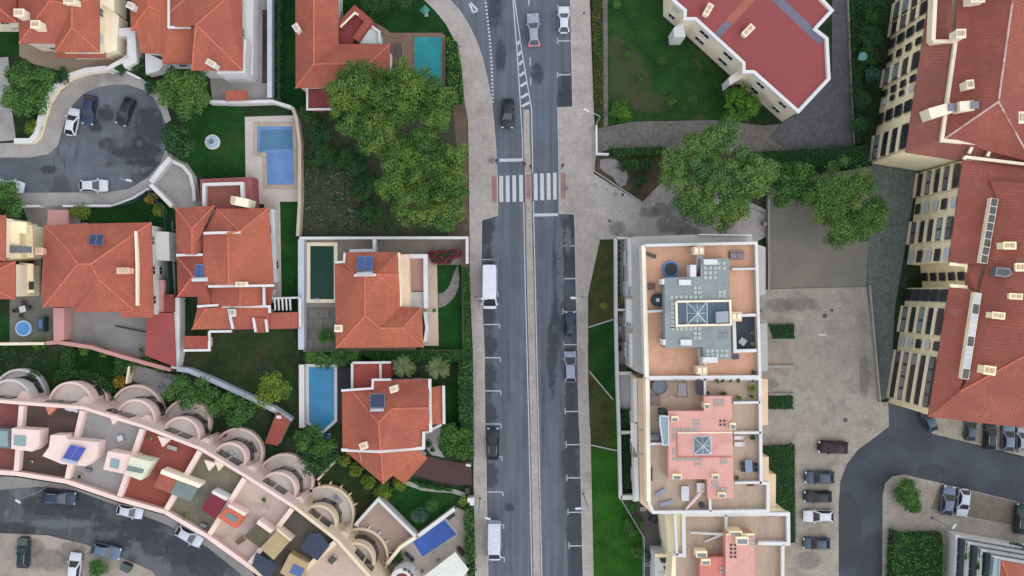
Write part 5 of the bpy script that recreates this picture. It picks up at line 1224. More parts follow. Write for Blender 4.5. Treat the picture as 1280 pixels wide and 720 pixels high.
b = MB(); p0, p1 = P(1196, 134.6, 15.), P(1217, 132, 15.6); b.strip([p0, p1], 1.2, 13.2, 15.8); o = b.build('chimney', m_cream, r); MB().box((p1.x, p1.y, 15.8), .9, .9, .25).build('chimney_cap', m_steel, o)
L0 = 192.
by = lambda y0, y1, k: ((y0)/L0, (y1)/L0, k)
facade(r, (1161.5, 0), (1132.6, 190), TT, [by(-30, -6, 'bal'), by(-2, 14, 'bal'), by(22, 33, 'tall'), by(44, 52, 'win'), by(62, 84, 'bal'), by(92, 100, 'win'), by(105, 112, 'shut'), by(124, 138, 'tall'), by(154, 186, 'bal')], 4, m_cream)
UU = 13.
r = block('long yellow block with red roofs and stacked balconies at the right edge', (1220, 360))
mk_ = lambda pts, z: pts
out = [(1206, 197), (1203.6, 200), (1186, 329), (1205, 331), (1207.6, 358), (1187, 357.6), (1160, 521), (1350, 543), (1350, 216)]
wallp = [Vector(p[:2]) for p in PP(out, UU)]; wallp = wallp if area2(wallp) > 0 else wallp[::-1]
MB().prism(offset_poly(wallp, .22), 0, UU-.14).build('wall', m_yellow, r)
ds1, ds2, ds3, ds4 = (1243, 247, 14.3), (1228, 330, 14.3), (1220, 364, 14.3), (1203, 478, 14.3)
hp = (1262, 452, 16.6); 
roof(r, [[(1203.6, 200), (1186, 329), ds2, ds1, (1237, 225, 14.)], [(1205, 331), (1207.6, 358), ds3, ds2], [(1187, 357.6), (1160, 521), (1198, 491, 14.4), ds4, ds3], [(1203.6, 200), (1237, 225, 14.), (1290, 232, 15.), (1350, 216)]], UU, m_tilel, caps=False, name='lower_roof')
roof(r, [[(1237, 225, 14.4), (1246, 249, 14.6), (1233, 331, 14.6), (1225, 364, 14.6), (1208, 478, 14.6), (1199, 490, 14.5), (1290, 440, 17.4), (1308, 232, 17.4)], [(1160, 521, 13.0), (1350, 543, 13.0), (1350, 470, 16.4), (1290, 440, 17.4), (1199, 490, 14.5)], [(1308, 232, 17.4), (1290, 440, 17.4), (1350, 470, 16.4), (1350, 240, 15.)]], 14.5, m_tilel, name='main_roof', thick=.25)
parapet(r, [(1204, 199), (1206, 196.6), (1300, 208)], 13.3, .35, .35, m_cream); parapet(r, [(1186, 330), (1206, 331.6), (1208, 340)], 13, .4, .3, m_yellow); parapet(r, [(1208, 359), (1187, 357)], 13.1, .4, .3, m_yellow)
for qa, qb in (((1243.4, 248), (1229.4, 329)), ((1222.6, 366), (1206, 474))):
    A, B = P(qa[0], qa[1], 14.9), P(qb[0], qb[1], 14.9); o = MB().strip([A, B], .9, 13.6, 14.95).build('dormer', m_cream, r)
    n = 8
    for i in range(n):
        a, b = A.lerp(B, (i+.06)/n), A.lerp(B, (i+.94)/n)
        k_ = i % 3 == 1 or qa[0] > 1230; MB().strip([a, b], .72, 14.952, 15.0).build('dormer_window' if k_ else 'shutter', m_carglass if k_ else m_shutter, o)
for x, y, sx, sy, ro in ((1262, 307, 1.6, .9, 0.), (1276, 334, 1.4, 1., 0.), (1270, 370.5, 1.7, .7, -.05), (1248, 394.5, 1.6, .8, -.1), (1237, 463, 1.5, 1.1, -.15)): chimney(r, x, y, 15.4, sx, sy, 1.3, m_yellow, ro)
o = pris(r, 'roof_light', [(1246, 334), (1262, 335), (1266, 343), (1258, 347), (1244, 345)], 15.2, 16.6, m_steel); pris(o, 'pane', [(1249, 336), (1261, 337), (1263, 342), (1257, 345), (1247, 343)], 16.603, 16.68, m_carglass)
L1 = 130.
by = lambda y0, y1, k: ((y0-200)/L1, (y1-200)/L1, k)
facade(r, (1203.4, 200), (1186, 329.5), UU, [by(203, 234, 'bal'), by(245, 259, 'shut'), by(270, 299, 'bal'), by(310, 326, 'shut')], 5, m_cream)
facade(r, (1205, 331.6), (1207.4, 357.6), UU, [((340-331)/27, (350-331)/27, 'win')], 5, m_cream)
L1 = 164.
by = lambda y0, y1, k: ((y0-357.6)/L1, (y1-357.6)/L1, k)
facade(r, (1187, 357.8), (1160.6, 520), UU, [by(362, 377, 'tall'), by(386, 420, 'bal'), by(428, 440, 'shut'), by(448, 512, 'bal')], 5, m_cream)
MB().prism(PP([(1173, 384), (1181, 386), (1176, 424), (1166, 422)], 10.4), 10.1, 10.5).build('planted_balcony', m_cream, r)

# --- V: stepped terrace block, bottom right corner
r = block('stepped terrace block with red roof corner at the bottom right', (1240, 710))
for k, (q, z) in enumerate((([(1192.6, 668), (1340, 694), (1340, 800), (1186, 800)], 2.4), ([(1207.6, 676.6), (1340, 700), (1340, 800), (1201, 800)], 4.8), ([(1223.6, 685.6), (1340, 706), (1340, 800), (1217, 800)], 7.2), ([(1240, 694.6), (1340, 712), (1340, 800), (1233, 800)], 9.4))):
    fl = pris(r, 'storey', q, 0 if k == 0 else z-2.397, z, m_white if k == 0 else mat('dark_glazed_wall', T(74, 80, 88), .3, .1, .8))
    pris(fl, 'terrace_floor', [(q[0][0]+2.6, q[0][1]+2.6), (1338, q[1][1]+3), (1338, 798), (q[3][0]+3, 798)], z+.003, z+.03, [mat('lavender_terrace', T(170, 172, 184), .85, .06), m_garden, mat('clay_terrace', T(120, 92, 78), .9, .1), m_garden][k])
    parapet(fl, [(q[3][0]+.8, q[3][1]), (q[0][0]+.8, q[0][1]+.8), (q[1][0], q[1][1]+.8)], z, .3, .6, m_white)
    if k < 3:
        pris(fl, 'terrace_glazing', [(q[0][0]+3.4, q[0][1]+20), (q[0][0]+12.4, q[0][1]+24), (q[3][0]+15, 798), (q[3][0]+3.4, 798)], z+.031, z+.4, m_carglass)
        for j in range(4): pris(fl, 'glazing_bar', [(q[0][0]+2.6-j*1., q[0][1]+22+j*11), (q[0][0]+12-j*1., q[0][1]+25+j*11), (q[0][0]+12-j*1., q[0][1]+26+j*11), (q[0][0]+2.6-j*1., q[0][1]+23+j*11)], z+.402, z+.46, m_white)
roof(r, [[(1252, 701, 10.6), (1340, 716, 10.6), (1340, 800, 13.), (1290, 800, 13.)], [(1252, 701, 10.6), (1290, 800, 13.), (1247, 800, 10.6)]], 10.6, m_tileo, name='roof')
pris(r, 'roof_floor', [(1250, 701), (1340, 716), (1340, 800), (1246, 800)], 9.45, 10.4, m_white); pris(r, 'glass_roof', [(1243, 698), (1250, 699), (1248, 722), (1240, 720)], 9.45, 10.2, m_skyg)

for k, (q, h_, lf) in enumerate((([(1210, 680), (1216, 681), (1212, 700), (1208, 698)], 4.9, 'green'), ([(1226, 688.6), (1236, 690), (1228, 712), (1222, 710)], 7.3, 'hedged'), ([(1258, 694), (1280, 699), (1300, 703), (1290, 704), (1262, 698)], 7.3, 'green'), ([(1262, 679), (1300, 686), (1300, 690), (1266, 684)], 2.5, 'hedged'))):
    w = [(p.x, p.y) for p in PP(q, h_+.3)]; a = np.array(w); C_ = a.mean(0)+(a[rng.integers(0, 4, 60)]-a.mean(0))*rng.random((60, 1)); quads_obj('planter_foliage', clump_leaves(np.column_stack([C_, np.full(60, h_+.25)]), np.full(60, .32), 40, .18), LEAF[lf], r)
# ================================================================ pools
def pool(label, pts, water, coping=.45, cm=None, z=.06):
    r = thing('swimming_pool', P(*pts[0][:2]), label, 'swimming pool', 'swimming pools')
    q = [Vector(p[:2]) for p in PP(pts)]; q = q if area2(q) > 0 else q[::-1]
    out = offset_poly(q, -coping)
    mb = MB(); n = len(q)
    for i in range(n):
        a = [q[i], q[(i+1) % n], out[(i+1) % n], out[i]]
        if area2(a) < 0: a = a[::-1]
        mb.add([(p.x, p.y, z) for p in a]+[(p.x, p.y, z+.05) for p in a], [(4, 5, 6, 7), (0, 1, 5, 4), (1, 2, 6, 5), (2, 3, 7, 6), (3, 0, 4, 7)])
    mb.build('coping', cm or m_white, r)
    MB().sheet(q, z+.02).build('water', water, r)
    a, b = q[0], q[1]; m_ = a.lerp(b, .3); d = (b-a).normalized(); nn = Vector((-d.y, d.x)); ld = MB()
    for k in (-.25, .25): c_ = m_+d*k; ld.tube([(c_.x-nn.x*.35, c_.y-nn.y*.35, z), (c_.x-nn.x*.3, c_.y-nn.y*.3, z+.7), (c_.x+nn.x*.1, c_.y+nn.y*.1, z+.7), (c_.x+nn.x*.18, c_.y+nn.y*.18, z)], .035, 6)
    for h_ in (.12, .3): ld.tube([(m_.x-d.x*.25+nn.x*.16, m_.y-d.y*.25+nn.y*.16, z+h_), (m_.x+d.x*.25+nn.x*.16, m_.y+d.y*.25+nn.y*.16, z+h_)], .03, 6)
    ld.build('ladder', m_alu, r, smooth=50); return r
w_blue = water_mat('water_pale_blue', T(108, 142, 190)); w_teal = water_mat('water_teal', T(44, 138, 142)); w_green = water_mat('water_bottle_green', T(16, 62, 48)); w_sky = water_mat('water_sky', T(66, 142, 182)); w_royal = water_mat('water_royal', T(58, 92, 166), .5)
pool('pale blue L shaped pool with a greener deep end', [(322, 158), (366, 158), (368, 231), (334, 231), (333, 191), (321.5, 190.5)], w_blue, .5, mat('pool_stone', T(176, 160, 140), .8, .1, 1.))
pr = MB().sheet(PP([(326, 162), (365, 162), (366, 186), (325, 188)]), .085).build('deep_water', water_mat('water_deep', T(84, 124, 152)), bpy.data.objects['swimming_pool'])
pool('teal rectangular pool on brown deck by the curved sidewalk', [(518, 46.5), (552, 46.5), (552, 108), (518, 108)], w_teal, .12, mat('deck_brown', (0, 0, 0)))
pool('dark bottle green pool with cream edge beside the orange roof', [(388, 307.5), (417.5, 307.5), (417.5, 374), (388, 374)], w_green, .5, m_cream)
pool('sky blue pool with pointed end and white edge', [(386, 458.5), (418, 458.5), (418, 525), (403.5, 538), (386.5, 528)], w_sky, .4)
pool('small royal blue tiled pool set at an angle near the bottom', [(516, 677.5), (555.5, 649.5), (570.5, 667.5), (528.5, 695.5)], w_royal, .4, m_conc)

# ================================================================ walls and fences
wall('curving cream wall round the top of the cul-de-sac', [(24, 178), (44, 178), (51, 170), (57, 148), (63, 130), (74, 112), (91, 98), (112, 91), (138, 88)], 1.3, .62, m_cream, cope=m_white)
wall('thin pale wall continuing round the cul-de-sac under the trees', [(138, 88), (162, 92), (180, 101)], 1.3, .3, m_white)
wall('white wall stub beside the beige drive by the dark shrubs', [(140, 91), (160, 80), (168, 74), (169, 40)], 2., .55, m_white)
wall('white wall from the top edge down along the ivy strip', [(341, -45), (341, 125)], 1.8, .62, mat('cool_white_render', T(190, 196, 204), .85, .05))
wall('white wall north of the round fountain lawn', [(266, 130), (300, 131), (344, 129.5), (368, 137)], 1.8, .4, m_white)
wall('beige wall along the east side of the pale blue pool', [(369, 137), (374, 150), (378, 182), (378, 254), (375.6, 296)], 1.8, .42, mat('beige_render', T(186, 170, 152), .85, .07))
wall('long white wall between the pine wood and the green pool plot', [(378, 298.4), (584.4, 298), (584.6, 330)], 1.9, .34, m_white)
wall('wide white wall west of the dark green pool', [(379.4, 300), (379.6, 436)], 1.6, .8, mat('cool_white_render', (0, 0, 0)))
wall('white wall west of the sky blue pool', [(379.6, 455), (380, 533)], 1.4, .7, m_white)
wall('tall white wall along the drive of the rambling house', [(228, 372), (228, 440), (224.5, 459)], 2.2, .75, m_white)
wall('white wall running diagonally below the worn lawn', [(226, 460), (240, 462), (268, 473.6), (318, 496.6), (352, 514), (367, 524)], 1.6, .62, mat('cool_white_render', (0, 0, 0)))
wall('rose wall along the garden side of the grey yard', [(66, 428), (80, 427), (120, 433), (165, 446.5), (219, 461)], 1.8, .5, m_pinkwall)
wall('yellowish wall below the yard with the round paddling pool', [(-45, 430), (62, 428.6)], 1.6, .36, m_cream)
wall('white wall at the mouth of the forecourt by the cul-de-sac', [(193, 232), (207, 246), (219.5, 259)], 1.5, .55, m_white)
wall('short white wall slanting to the olive trees', [(193, 229), (206, 212), (217, 199)], 1.3, .7, m_white)
wall('curved white wall between forecourt and round fountain lawn', [(219, 203), (232, 209), (241, 220), (245, 236), (246, 252)], 1.1, .45, m_white)
wall('white wall along the sidewalk left of the front gates', [(30, 259), (56, 258.5)], 1.5, .3, m_white)
wall('white wall along the sidewalk above the small lawn', [(84, 258.5), (146, 258), (170, 249), (190, 237)], 1.3, .28, m_white)
wall('white low wall of the pink house beside the curved drive', [(583, 579), (589, 580)], 1.3, .3, m_white)
wall('white wall on the west side of the grey planted terrace', [(768.6, 298), (769, 400), (770.4, 470), (773, 540), (774.6, 621)], 1.3, .4, m_white)
wall('white wall across the top of the planted terrace', [(769, 298.2), (783, 298)], 1.3, .3, m_white)
wall('white wall dividing the planted terraces', [(770, 387), (783, 387)], 2., .3, m_white)
wall('white wall above the dark sunken gardens', [(772, 465.6), (789, 465.4)], 1.3, .4, m_white); wall('white wall between the two dark sunken gardens', [(774, 539), (790, 539)], 1.3, .4, m_white); wall('white wall closing the lower dark garden', [(775, 619.5), (798, 619.5)], 1.3, .6, m_white)
wall('thin kerb wall around the triangular planting bed', [(742, 197), (742.4, 214), (803, 253.4), (814, 242)], .35, .14, m_conc, 'garden_kerb', 'kerb')
wall('white wall beside the street lamp at the lane mouth', [(744.6, 158), (745, 193.6), (760, 194)], 1.2, .24, m_white)
wall('low pale wall between court and plaza', [(958.6, 248), (958.6, 362)], 1.1, .2, m_conc)
wall('retaining wall along the mossy lane', [(1085, 357), (1090.5, 420), (1098, 502)], .8, .2, m_conc)
wall('kerb wall between cobbled lane and dark hedge', [(1057, -45), (1062.6, 87), (1064, 110), (1067.4, 180)], .5, .2, m_conc, 'garden_kerb', 'kerb')
wall('low kerb across the verge below the leaning bush', [(735.6, 409), (766, 399.4)], .2, .2, m_conc, 'garden_kerb', 'kerb', 'verge kerbs'); wall('slanting low kerb between green lawn and brown verge', [(736.6, 464), (766.4, 499.6)], .2, .2, m_conc, 'garden_kerb', 'kerb', 'verge kerbs'); wall('low kerb above the long bright lawn', [(738.6, 556), (771.6, 563.4)], .2, .2, m_conc, 'garden_kerb', 'kerb', 'verge kerbs')
wall('long white wall around the angled brown terrace', [(447, 652), (475.6, 620), (521.4, 665.4)], 2.2, .4, m_white)
wall('cream wall from the angled terrace down beside the tiled pool', [(521, 667), (502, 680), (486, 700)], 2., .45, m_cream)
wall('pale wall above the tiled pool', [(524, 667), (540, 655), (569, 633.6)], 1.3, .5, m_white)
wall('short white gate pier wall by the boulevard sidewalk', [(585, 622), (590.6, 622), (590.6, 628.6)], 1.6, .6, m_white)
wall('pale diagonal wall behind the crescent gardens', [(400, 597), (421, 574)], 1.8, .3, m_pink)
wall('cream pier wall below the crescent garden with shade table', [(163.6, 478), (167, 457)], 1.6, .25, m_cream)
wall('white wall of the little red roofed hut', [(344, 507), (362, 520)], 2., .3, m_white)
railing('dark green mesh fence between the solar roof house and its neighbour', [(146, 260), (174, 253.6), (190, 240), (211, 264), (217, 352), (220, 456)], 2., plain('green_mesh', T(38, 78, 70), .6), board=True)
railing('white metal fence stepping down beside the wet courtyard', [(775.4, 622.6), (803.4, 669), (803.6, 780)], 1.6, m_shutter)
railing('white metal railing across the wet courtyard', [(804, 703.4), (819, 703.4)], 1.4, m_shutter)
railing('dark railing along the court by the big tree', [(935, 260), (957, 268), (957.4, 296)], 1.2, m_steel)
# hut, sheds
hh = thing('garden_hut', P(343, 535), 'small red roofed hut beside the crescent balcony', 'hut'); pris(hh, 'wall', [(332, 553), (345, 517), (360, 528), (346, 556)], 0, 2.2, m_white)
roof(hh, [[(331, 554, 2.4), (346, 514, 2.8), (362.6, 527, 2.4), (347, 557, 2.3)]], 2.4, m_tile2, caps=False); MB().box(P(349, 521, 2.9), .6, .4, .3).build('vent', m_white, hh)

# ================================================================ hedges, plants
GH = 'hedges'
hedge('low green and rust ground cover hedge beside the right sidewalk', [(738.6, -45), (752.4, -45), (754, 157), (746, 157), (743, 130)], .5, 'rust', 30)
hedge('clipped green hedge above the triangular planting bed', [(762, 184.6), (832, 182.8), (836, 194), (772, 196)], 1., 'hedge')
hedge('dark hedge between cobbled lane and court', [(946, 190), (1086, 181), (1086, 206), (1000, 210), (955, 208)], 1.6, 'hedged', 18, .28)
hedge('dark green hedge along the upper cobbled lane', [(1062, -45), (1076, -45), (1080, 60), (1076, 180), (1070, 180), (1066, 90)], 1.2, 'hedged', 16, .28)
hedge('clipped hedge by the sidewalk beside the curved stone path', [(577.6, 334), (585.6, 334), (588, 438), (580, 438)], 1.4, 'hedge')
hedge('clipped green hedge between the two pool plots', [(448, 440), (589, 438.6), (589.6, 452), (520, 453), (470, 453)], 1.5, 'hedge')
hedge('ivy covered hedge along the sidewalk beside the palm garden', [(573, 452), (589.6, 450), (591, 574), (577, 572), (574, 520)], 2., 'ivy', 22, .26)
hedge('loose hedge along the sidewalk beside the tiled pool', [(581, 634), (589, 632), (594, 700), (584, 706), (580.6, 680)], 1.8, 'green', 18, .28, rough=.3)
hedge('yellowish hedge beside the teal pool', [(559, 46), (572, 52), (578, 108), (578, 128), (566, 130), (559, 112)], 1.4, 'bright', 18, .26, rough=.25)
hedge('dark ivy strip beside the white wall at the top', [(345.6, -45), (351.6, -45), (351, 126), (346, 126)], 1.6, 'hedged', 20, .24, rough=.25)
hedge('clipped hedge west of the dark crescent lawn', [(76.6, 431), (90, 432), (89, 462), (76, 460)], 1.4, 'hedge', 30); hedge('clipped hedge east of the dark crescent lawn', [(145, 443), (158.6, 447), (154, 471), (141.6, 470)], 1.4, 'hedge', 30)
hedge('curved clipped hedge below the dark crescent lawn', [(66, 466), (78, 462), (106, 463), (130, 472), (143, 484), (143, 490), (133, 491), (118, 477), (100, 472.6), (84, 475), (68, 482)], 1.4, 'hedge', 30)
hedge('ragged hedge beside the peach block and parked cars', [(953, 558), (994, 556), (995, 679), (984, 679), (981, 642), (970, 634), (962, 594), (954, 570)], .9, 'hedged', 20, .24, rough=.2)
hedge('small hedge planter beside the white block', [(962, 406), (993.6, 405), (993.6, 423), (968, 423.6)], .7, 'hedged', 26); hedge('square hedge planter south of the white block', [(961, 494), (991.6, 494), (991.6, 511.6), (961, 512)], .7, 'hedged', 26)
hedge('big block of green shrubs by the access road', [(1116, 663), (1128, 668), (1178, 667), (1179, 700), (1172, 800), (1109, 800)], 1.8, 'hedge', 22, .28, rough=.6)
hedge('low curved hedge beside the brown drive', [(512, 600), (526, 604), (545, 608.6), (565, 610.6), (565, 615), (545, 613), (526, 610)], .7, 'hedge')
hedge('magenta bougainvillea over the wall by the sidewalk', [(534, 316), (550, 313.6), (574, 312.4), (576, 320), (566, 322), (562, 329), (541, 329)], 1.9, 'magenta', 30, .26, 'flowering_shrub', 'bougainvillea', 'climbing plants', .25, True)
hedge('tall dark planting filling the upper sunken garden', [(776, 511), (788, 513), (793, 523), (790, 536), (776, 536)], .9, 'dark', 14, .3, rough=.4); hedge('dark planting in the lower sunken garden', [(777, 543), (789, 543), (790, 612), (778, 612)], .6, 'dark', 14, .26, rough=.2)
hedge('green planted balcony box on the yellow block', [(P_[0], P_[1]) for P_ in ((1164, 385), (1172, 386), (1167, 420), (1160, 418))], .4, 'green', 20) if False else None
def shrubs(lst, group, leaf, h, base_label, **kw):
    for x, y, r, lab in lst: tree(lab, [(x, y, r)]+[(x+r*.45*math.cos(a), y+r*.45*math.sin(a), r*.62) for a in (random.random()*6, random.random()*6)], h, leaf, max(.25, W(r)*.3), 24, .2, name='shrub', cat='shrub', group=group, depth=.7, **kw)
tree('big yellow green stone pine north of the other pine', [(452, 108, 36), (490, 128, 44), (440, 150, 30), (524, 112, 28), (550, 138, 30), (470, 166, 30), (424, 118, 18), (505, 95, 20)], 11.5, 'pine', .85, 34, .26, name='pine_tree', cat='pine tree', group='stone pines', cover=.9)
tree('big stone pine overhanging the left sidewalk', [(530, 208, 46), (560, 225, 30), (503, 200, 32), (520, 252, 32), (556, 260, 28), (572, 192, 18), (488, 232, 20), (530, 178, 18)], 11, 'pine', .85, 34, .26, name='pine_tree', cat='pine tree', group='stone pines', cover=.9)
tree('big spreading pine on the plaza above the white block', [(868, 200, 36), (902, 192, 38), (905, 235, 36), (935, 222, 32), (850, 225, 24), (878, 262, 24), (918, 255, 26), (952, 214, 22), (905, 168, 20), (840, 205, 20), (862, 245, 24), (888, 222, 30), (880, 180, 24), (898, 272, 18)], 10.5, 'pine2', .85, 34, .26, name='pine_tree', cat='pine tree', group='plaza trees', cover=.9)
tree('smaller mid green tree between the two big plaza trees', [(990, 232, 27), (1002, 222, 19), (976, 240, 19), (1006, 242, 17)], 6.5, 'green', .85, 20, .28, group='plaza trees')
tree('broad tree overhanging the corner of the brown court', [(1042, 246, 36), (1078, 248, 34), (1058, 222, 26), (1052, 286, 24), (1088, 274, 24), (1028, 264, 20), (1074, 290, 18), (1020, 238, 18)], 8.5, 'olive', .95, 32, .25, group='plaza trees', cover=.9)
tree('round bright green tree at the corner of the cream block', [(927, 128, 24), (917, 122, 14), (938, 132, 14)], 4.2, 'bright', .55, 26, .24, group='lawn trees', depth=.6)
tree('olive green tree south of the stepped gutter house', [(226, 106, 26), (245, 106, 24), (234, 130, 20), (210, 118, 18), (252, 118, 14)], 6.5, 'olive', .9, 20, .28, group='cul-de-sac trees')
tree('darker round tree east of the cul-de-sac turning circle', [(222, 176, 19), (214, 168, 12), (232, 186, 12)], 5, 'dark', .8, 20, .28, group='cul-de-sac trees')
tree('green tree west of the curving cream wall', [(24, 96, 20), (45, 104, 20), (34, 128, 22), (16, 122, 16), (58, 94, 11)], 6, 'green', .9, 20, .28, group='cul-de-sac trees')
tree('tree at the left edge hiding a white car', [(4, 236, 18), (14, 258, 15), (-12, 250, 20)], 5.5, 'green', .9, 20, .28, group='cul-de-sac trees')
tree('yellow green tree at the lower corner of the worn lawn', [(333, 480, 12), (350, 488, 14), (332, 498, 12), (345, 474, 10)], 5, 'yellow', .7, 22, .25, group='garden trees')
tree('bushy green tree behind the crescent beside the diagonal wall', [(284, 506, 15), (304, 512, 16), (296, 524, 12), (268, 512, 10)], 4.5, 'green', .75, 20, .26, group='garden trees')
tree('green tree beside the shade table of the crescent garden', [(226, 482, 14), (246, 488, 16), (234, 500, 14), (214, 492, 11), (262, 494, 12)], 4.5, 'green', .75, 20, .26, group='garden trees')
tree('dark leafy tree by the pointed end of the sky blue pool', [(384, 552, 18), (404, 562, 16), (396, 540, 12)], 4.5, 'green', .8, 20, .26, group='garden trees')
tree('dark leafy tree nearest the pale curved balconies', [(392, 582, 16), (412, 576, 12), (380, 568, 10)], 4, 'dark', .8, 20, .26, group='garden trees')
tree('spreading shrub tree at the top of the sky blue pool', [(404, 450, 13), (424, 448, 14), (440, 446, 10), (390, 446, 9)], 2.6, 'green', .6, 22, .24, name='shrub', cat='shrub', group='pool shrubs')
tree('large leafy shrub inside the brown curved drive', [(572, 545, 17), (560, 556, 14), (576, 562, 13), (562, 540, 12)], 3.2, 'green', .7, 22, .26, name='shrub', cat='shrub', group='pool shrubs')
shrubs([(408, 420, 10.5, 'round clipped bush in the grey slab yard'), (540, 633, 9, 'round yellow green bush on the lawn above the tiled pool')], 'round bushes', 'hedge', 1.8, '')
shrubs([(524, 645, 11, 'blue green bush beside the round bush')], 'round bushes', 'blue', 2., '')
shrubs([(430, 574, 9, 'hedge shrub highest of the diagonal row under the fan roof'), (445, 588, 9, 'hedge shrub second of the diagonal row under the fan roof'), (460, 602, 10, 'hedge shrub third of the diagonal row under the fan roof'), (478, 614, 12, 'hedge shrub at the low end of the diagonal row'), (500, 606, 9, 'hedge shrub between the fan roof gables')], 'shrubs in a diagonal row', 'yellow', 1.6, '')
shrubs([(100, 264, 12, 'yellow green bush at the front gate wall')], 'garden bushes', 'yellow', 2.4, ''); shrubs([(189, 248, 8, 'amber bush in the corner by the green fence')], 'garden bushes', 'amber', 1.6, ''); shrubs([(198, 262, 9.5, 'yellow bush in the corner by the green fence')], 'garden bushes', 'yellow', 1.8, '')
shrubs([(152, 86, 8, 'small dark bush on the left beside the drive wall'), (176, 86, 13, 'dark shrub between drive wall and corner wall'), (190, 108, 11, 'dark shrub at the edge of the olive tree'), (75, 93, 12, 'dark shrub at the end of the cream curving wall')], 'cul-de-sac bushes', 'dark', 2., '')
shrubs([(40, 158, 11, 'olive brown bush inside the cream curving wall')], 'cul-de-sac bushes', 'yellow', 1.6, '')
shrubs([(1135, 617, 18, 'round street tree bush on the car park corner')], 'car park bushes', 'green', 3., '', cover=2.2); shrubs([(1142, 632, 11, 'lower lobe bush on the car park corner')], 'car park bushes', 'green', 2.4, '', cover=2.2)
shrubs([(121, 714, 13, 'round green bush at the bottom left car park')], 'car park bushes', 'green', 2.2, '')
shrubs([(777, 138, 15, 'low green bush at the lawn corner by the footpath')], 'lawn bushes', 'bright', 1.4, ''); shrubs([(784, 68, 5, 'small sapling on the lawn nearest the footpath'), (827, 75, 6, 'small dark sapling on the lawn near the cream wall'), (800, 98, 5, 'small leafless sapling in the bare patch of lawn'), (838, 125, 8, 'pale bush at the lower edge of the lawn'), (772, 4, 6, 'small bush at the top of the lawn')], 'lawn bushes', 'green', 1.2, '')
shrubs([(780, 207, 8, 'first bush right of the grey paved spot'), (794, 206, 9, 'second bush right of the grey paved spot'), (808, 204, 9, 'bush beside the big plaza pine bed'), (800, 226, 9, 'low bush at the point of the triangular bed')], 'planting bed bushes', 'dark', 1.2, '')
shrubs([(755.6, 382, 5, 'single yellow green plant on the brown verge')], 'verge plants', 'yellow', .7, '')
shrubs([(1092, 14, 20, 'dark shrub mass below the cream block at the top'), (1090, 44, 17, 'dark shrub below the fifth row of cream balconies'), (1086, 70, 15, 'dark shrub beside the small round parasol'), (1078, 124, 12, 'dark shrub below the windows of the cream block'), (1075, 156, 11, 'dark shrub by the lower end of the lane kerb')], 'shrubs below the cream block', 'dark', 3., '')
shrubs([(1092, 92, 11, 'grey white flowering shrub under the cream block')], 'shrubs below the cream block', 'blue', 2.6, '')
shrubs([(463, 4, 16, 'dark tree crown at the top edge above the roof terrace'), (486, -2, 16, 'dark tree crown at the top edge right of its twin'), (505, 2, 10, 'small dark shrub at the top edge by the teal parasol')], 'top edge shrubs', 'dark', 3.4, '')
shrubs([(48, 431, 8, 'climbing shrub on the yellowish yard wall'), (130, 441, 7, 'small shrub on the dark crescent lawn edge'), (104, 437, 8, 'small shrub below the rose wall')], 'crescent garden bushes', 'bright', 1.4, '')
shrubs([(150, 476, 10, 'amber shrub at the end of the curved hedge')], 'crescent garden bushes', 'amber', 1.5, ''); shrubs([(160, 460, 9, 'ivy shrub against the rose wall'), (182, 452, 9, 'trailing shrub under the rose wall'), (200, 458, 8, 'trailing shrub at the carport end of the rose wall'), (40, 470, 9, 'dark shrub above the leftmost balcony'), (150, 455, 7, 'green shrub beside the east clipped hedge')], 'crescent garden bushes', 'green', 1.4, '')
shrubs([(398, 195, 20, 'dark shrub in the scrub west of the pines'), (400, 162, 18, 'dark undergrowth shrub beside the pool wall'), (440, 200, 20, 'dark shrub at the foot of the two pines'), (455, 235, 18, 'dark shrub below the pines'), (384, 140, 12, 'dark shrub at the corner of the maroon terrace'), (462, 265, 16, 'dark shrub near the long white wall'), (420, 135, 16, 'dark shrub under the north pine')], 'undergrowth shrubs', 'dark', 2.2, '')
shrubs([(408, 650, 4, 'tiny plant near the crescent') for _ in ()], 'x', 'green', 1, '')
shrubs([(580, 626, 7, 'yellow green bush by the gate pier')], 'round bushes', 'yellow', 1.6, ''); shrubs([(497, 668, 8, 'shrub at the corner of the angled terrace wall') for _ in ()], 'x', 'green', 1, '')
shrubs([(494, 697, 9, 'low shrub between the angled terrace and the curved balcony'), (588, 712, 8, 'shrub at the bottom end of the sidewalk hedge'), (536, 555, 5, 'small shrub at the gravel patch'), (541, 561, 4, 'tiny round shrub beside the brown drive')], 'pool shrubs', 'dark', 1.3, '')
shrubs([(790, 634, 8, 'yellow green shrub inside the white metal fence'), (798, 652, 8, 'second shrub inside the white metal fence'), (790, 660, 12, 'dark bush on the lawn outside the white fence'), (797, 690, 9, 'dark bush at the lower white fence')], 'fence shrubs', 'green', 1.4, '')
shrubs([(895.6, 475.6, 4.4, 'leafy pot plant first in the terrace row'), (903.6, 475.4, 3.4, 'leafy pot plant second in the terrace row'), (913, 475, 3.4, 'leafy pot plant third in the terrace row'), (923, 475.6, 3.4, 'leafy pot plant fourth in the terrace row'), (939, 486, 6.4, 'largest leafy pot plant at the terrace corner'), (923.6, 497, 4, 'leafy pot plant at the lower edge of the planted terrace'), (904, 492, 4.4, 'leafy pot plant beside the pink roof corner'), (940, 495.6, 3.6, 'dark pot plant below the largest pot plant')], 'pot plants', 'green', 1., '') if False else None
cover('undergrowth', [(380, 142), (425, 140), (560, 180), (586, 292), (380, 294)], 'dark', 8, .4, .6)
cover('undergrowth', [(384, 205), (446, 205), (470, 292), (382, 294)], 'dry', 9, .45, .7)
cover('undergrowth', [(0, 432), (62, 432), (66, 466), (20, 462), (0, 470)], 'dark', 6, .3, .4)
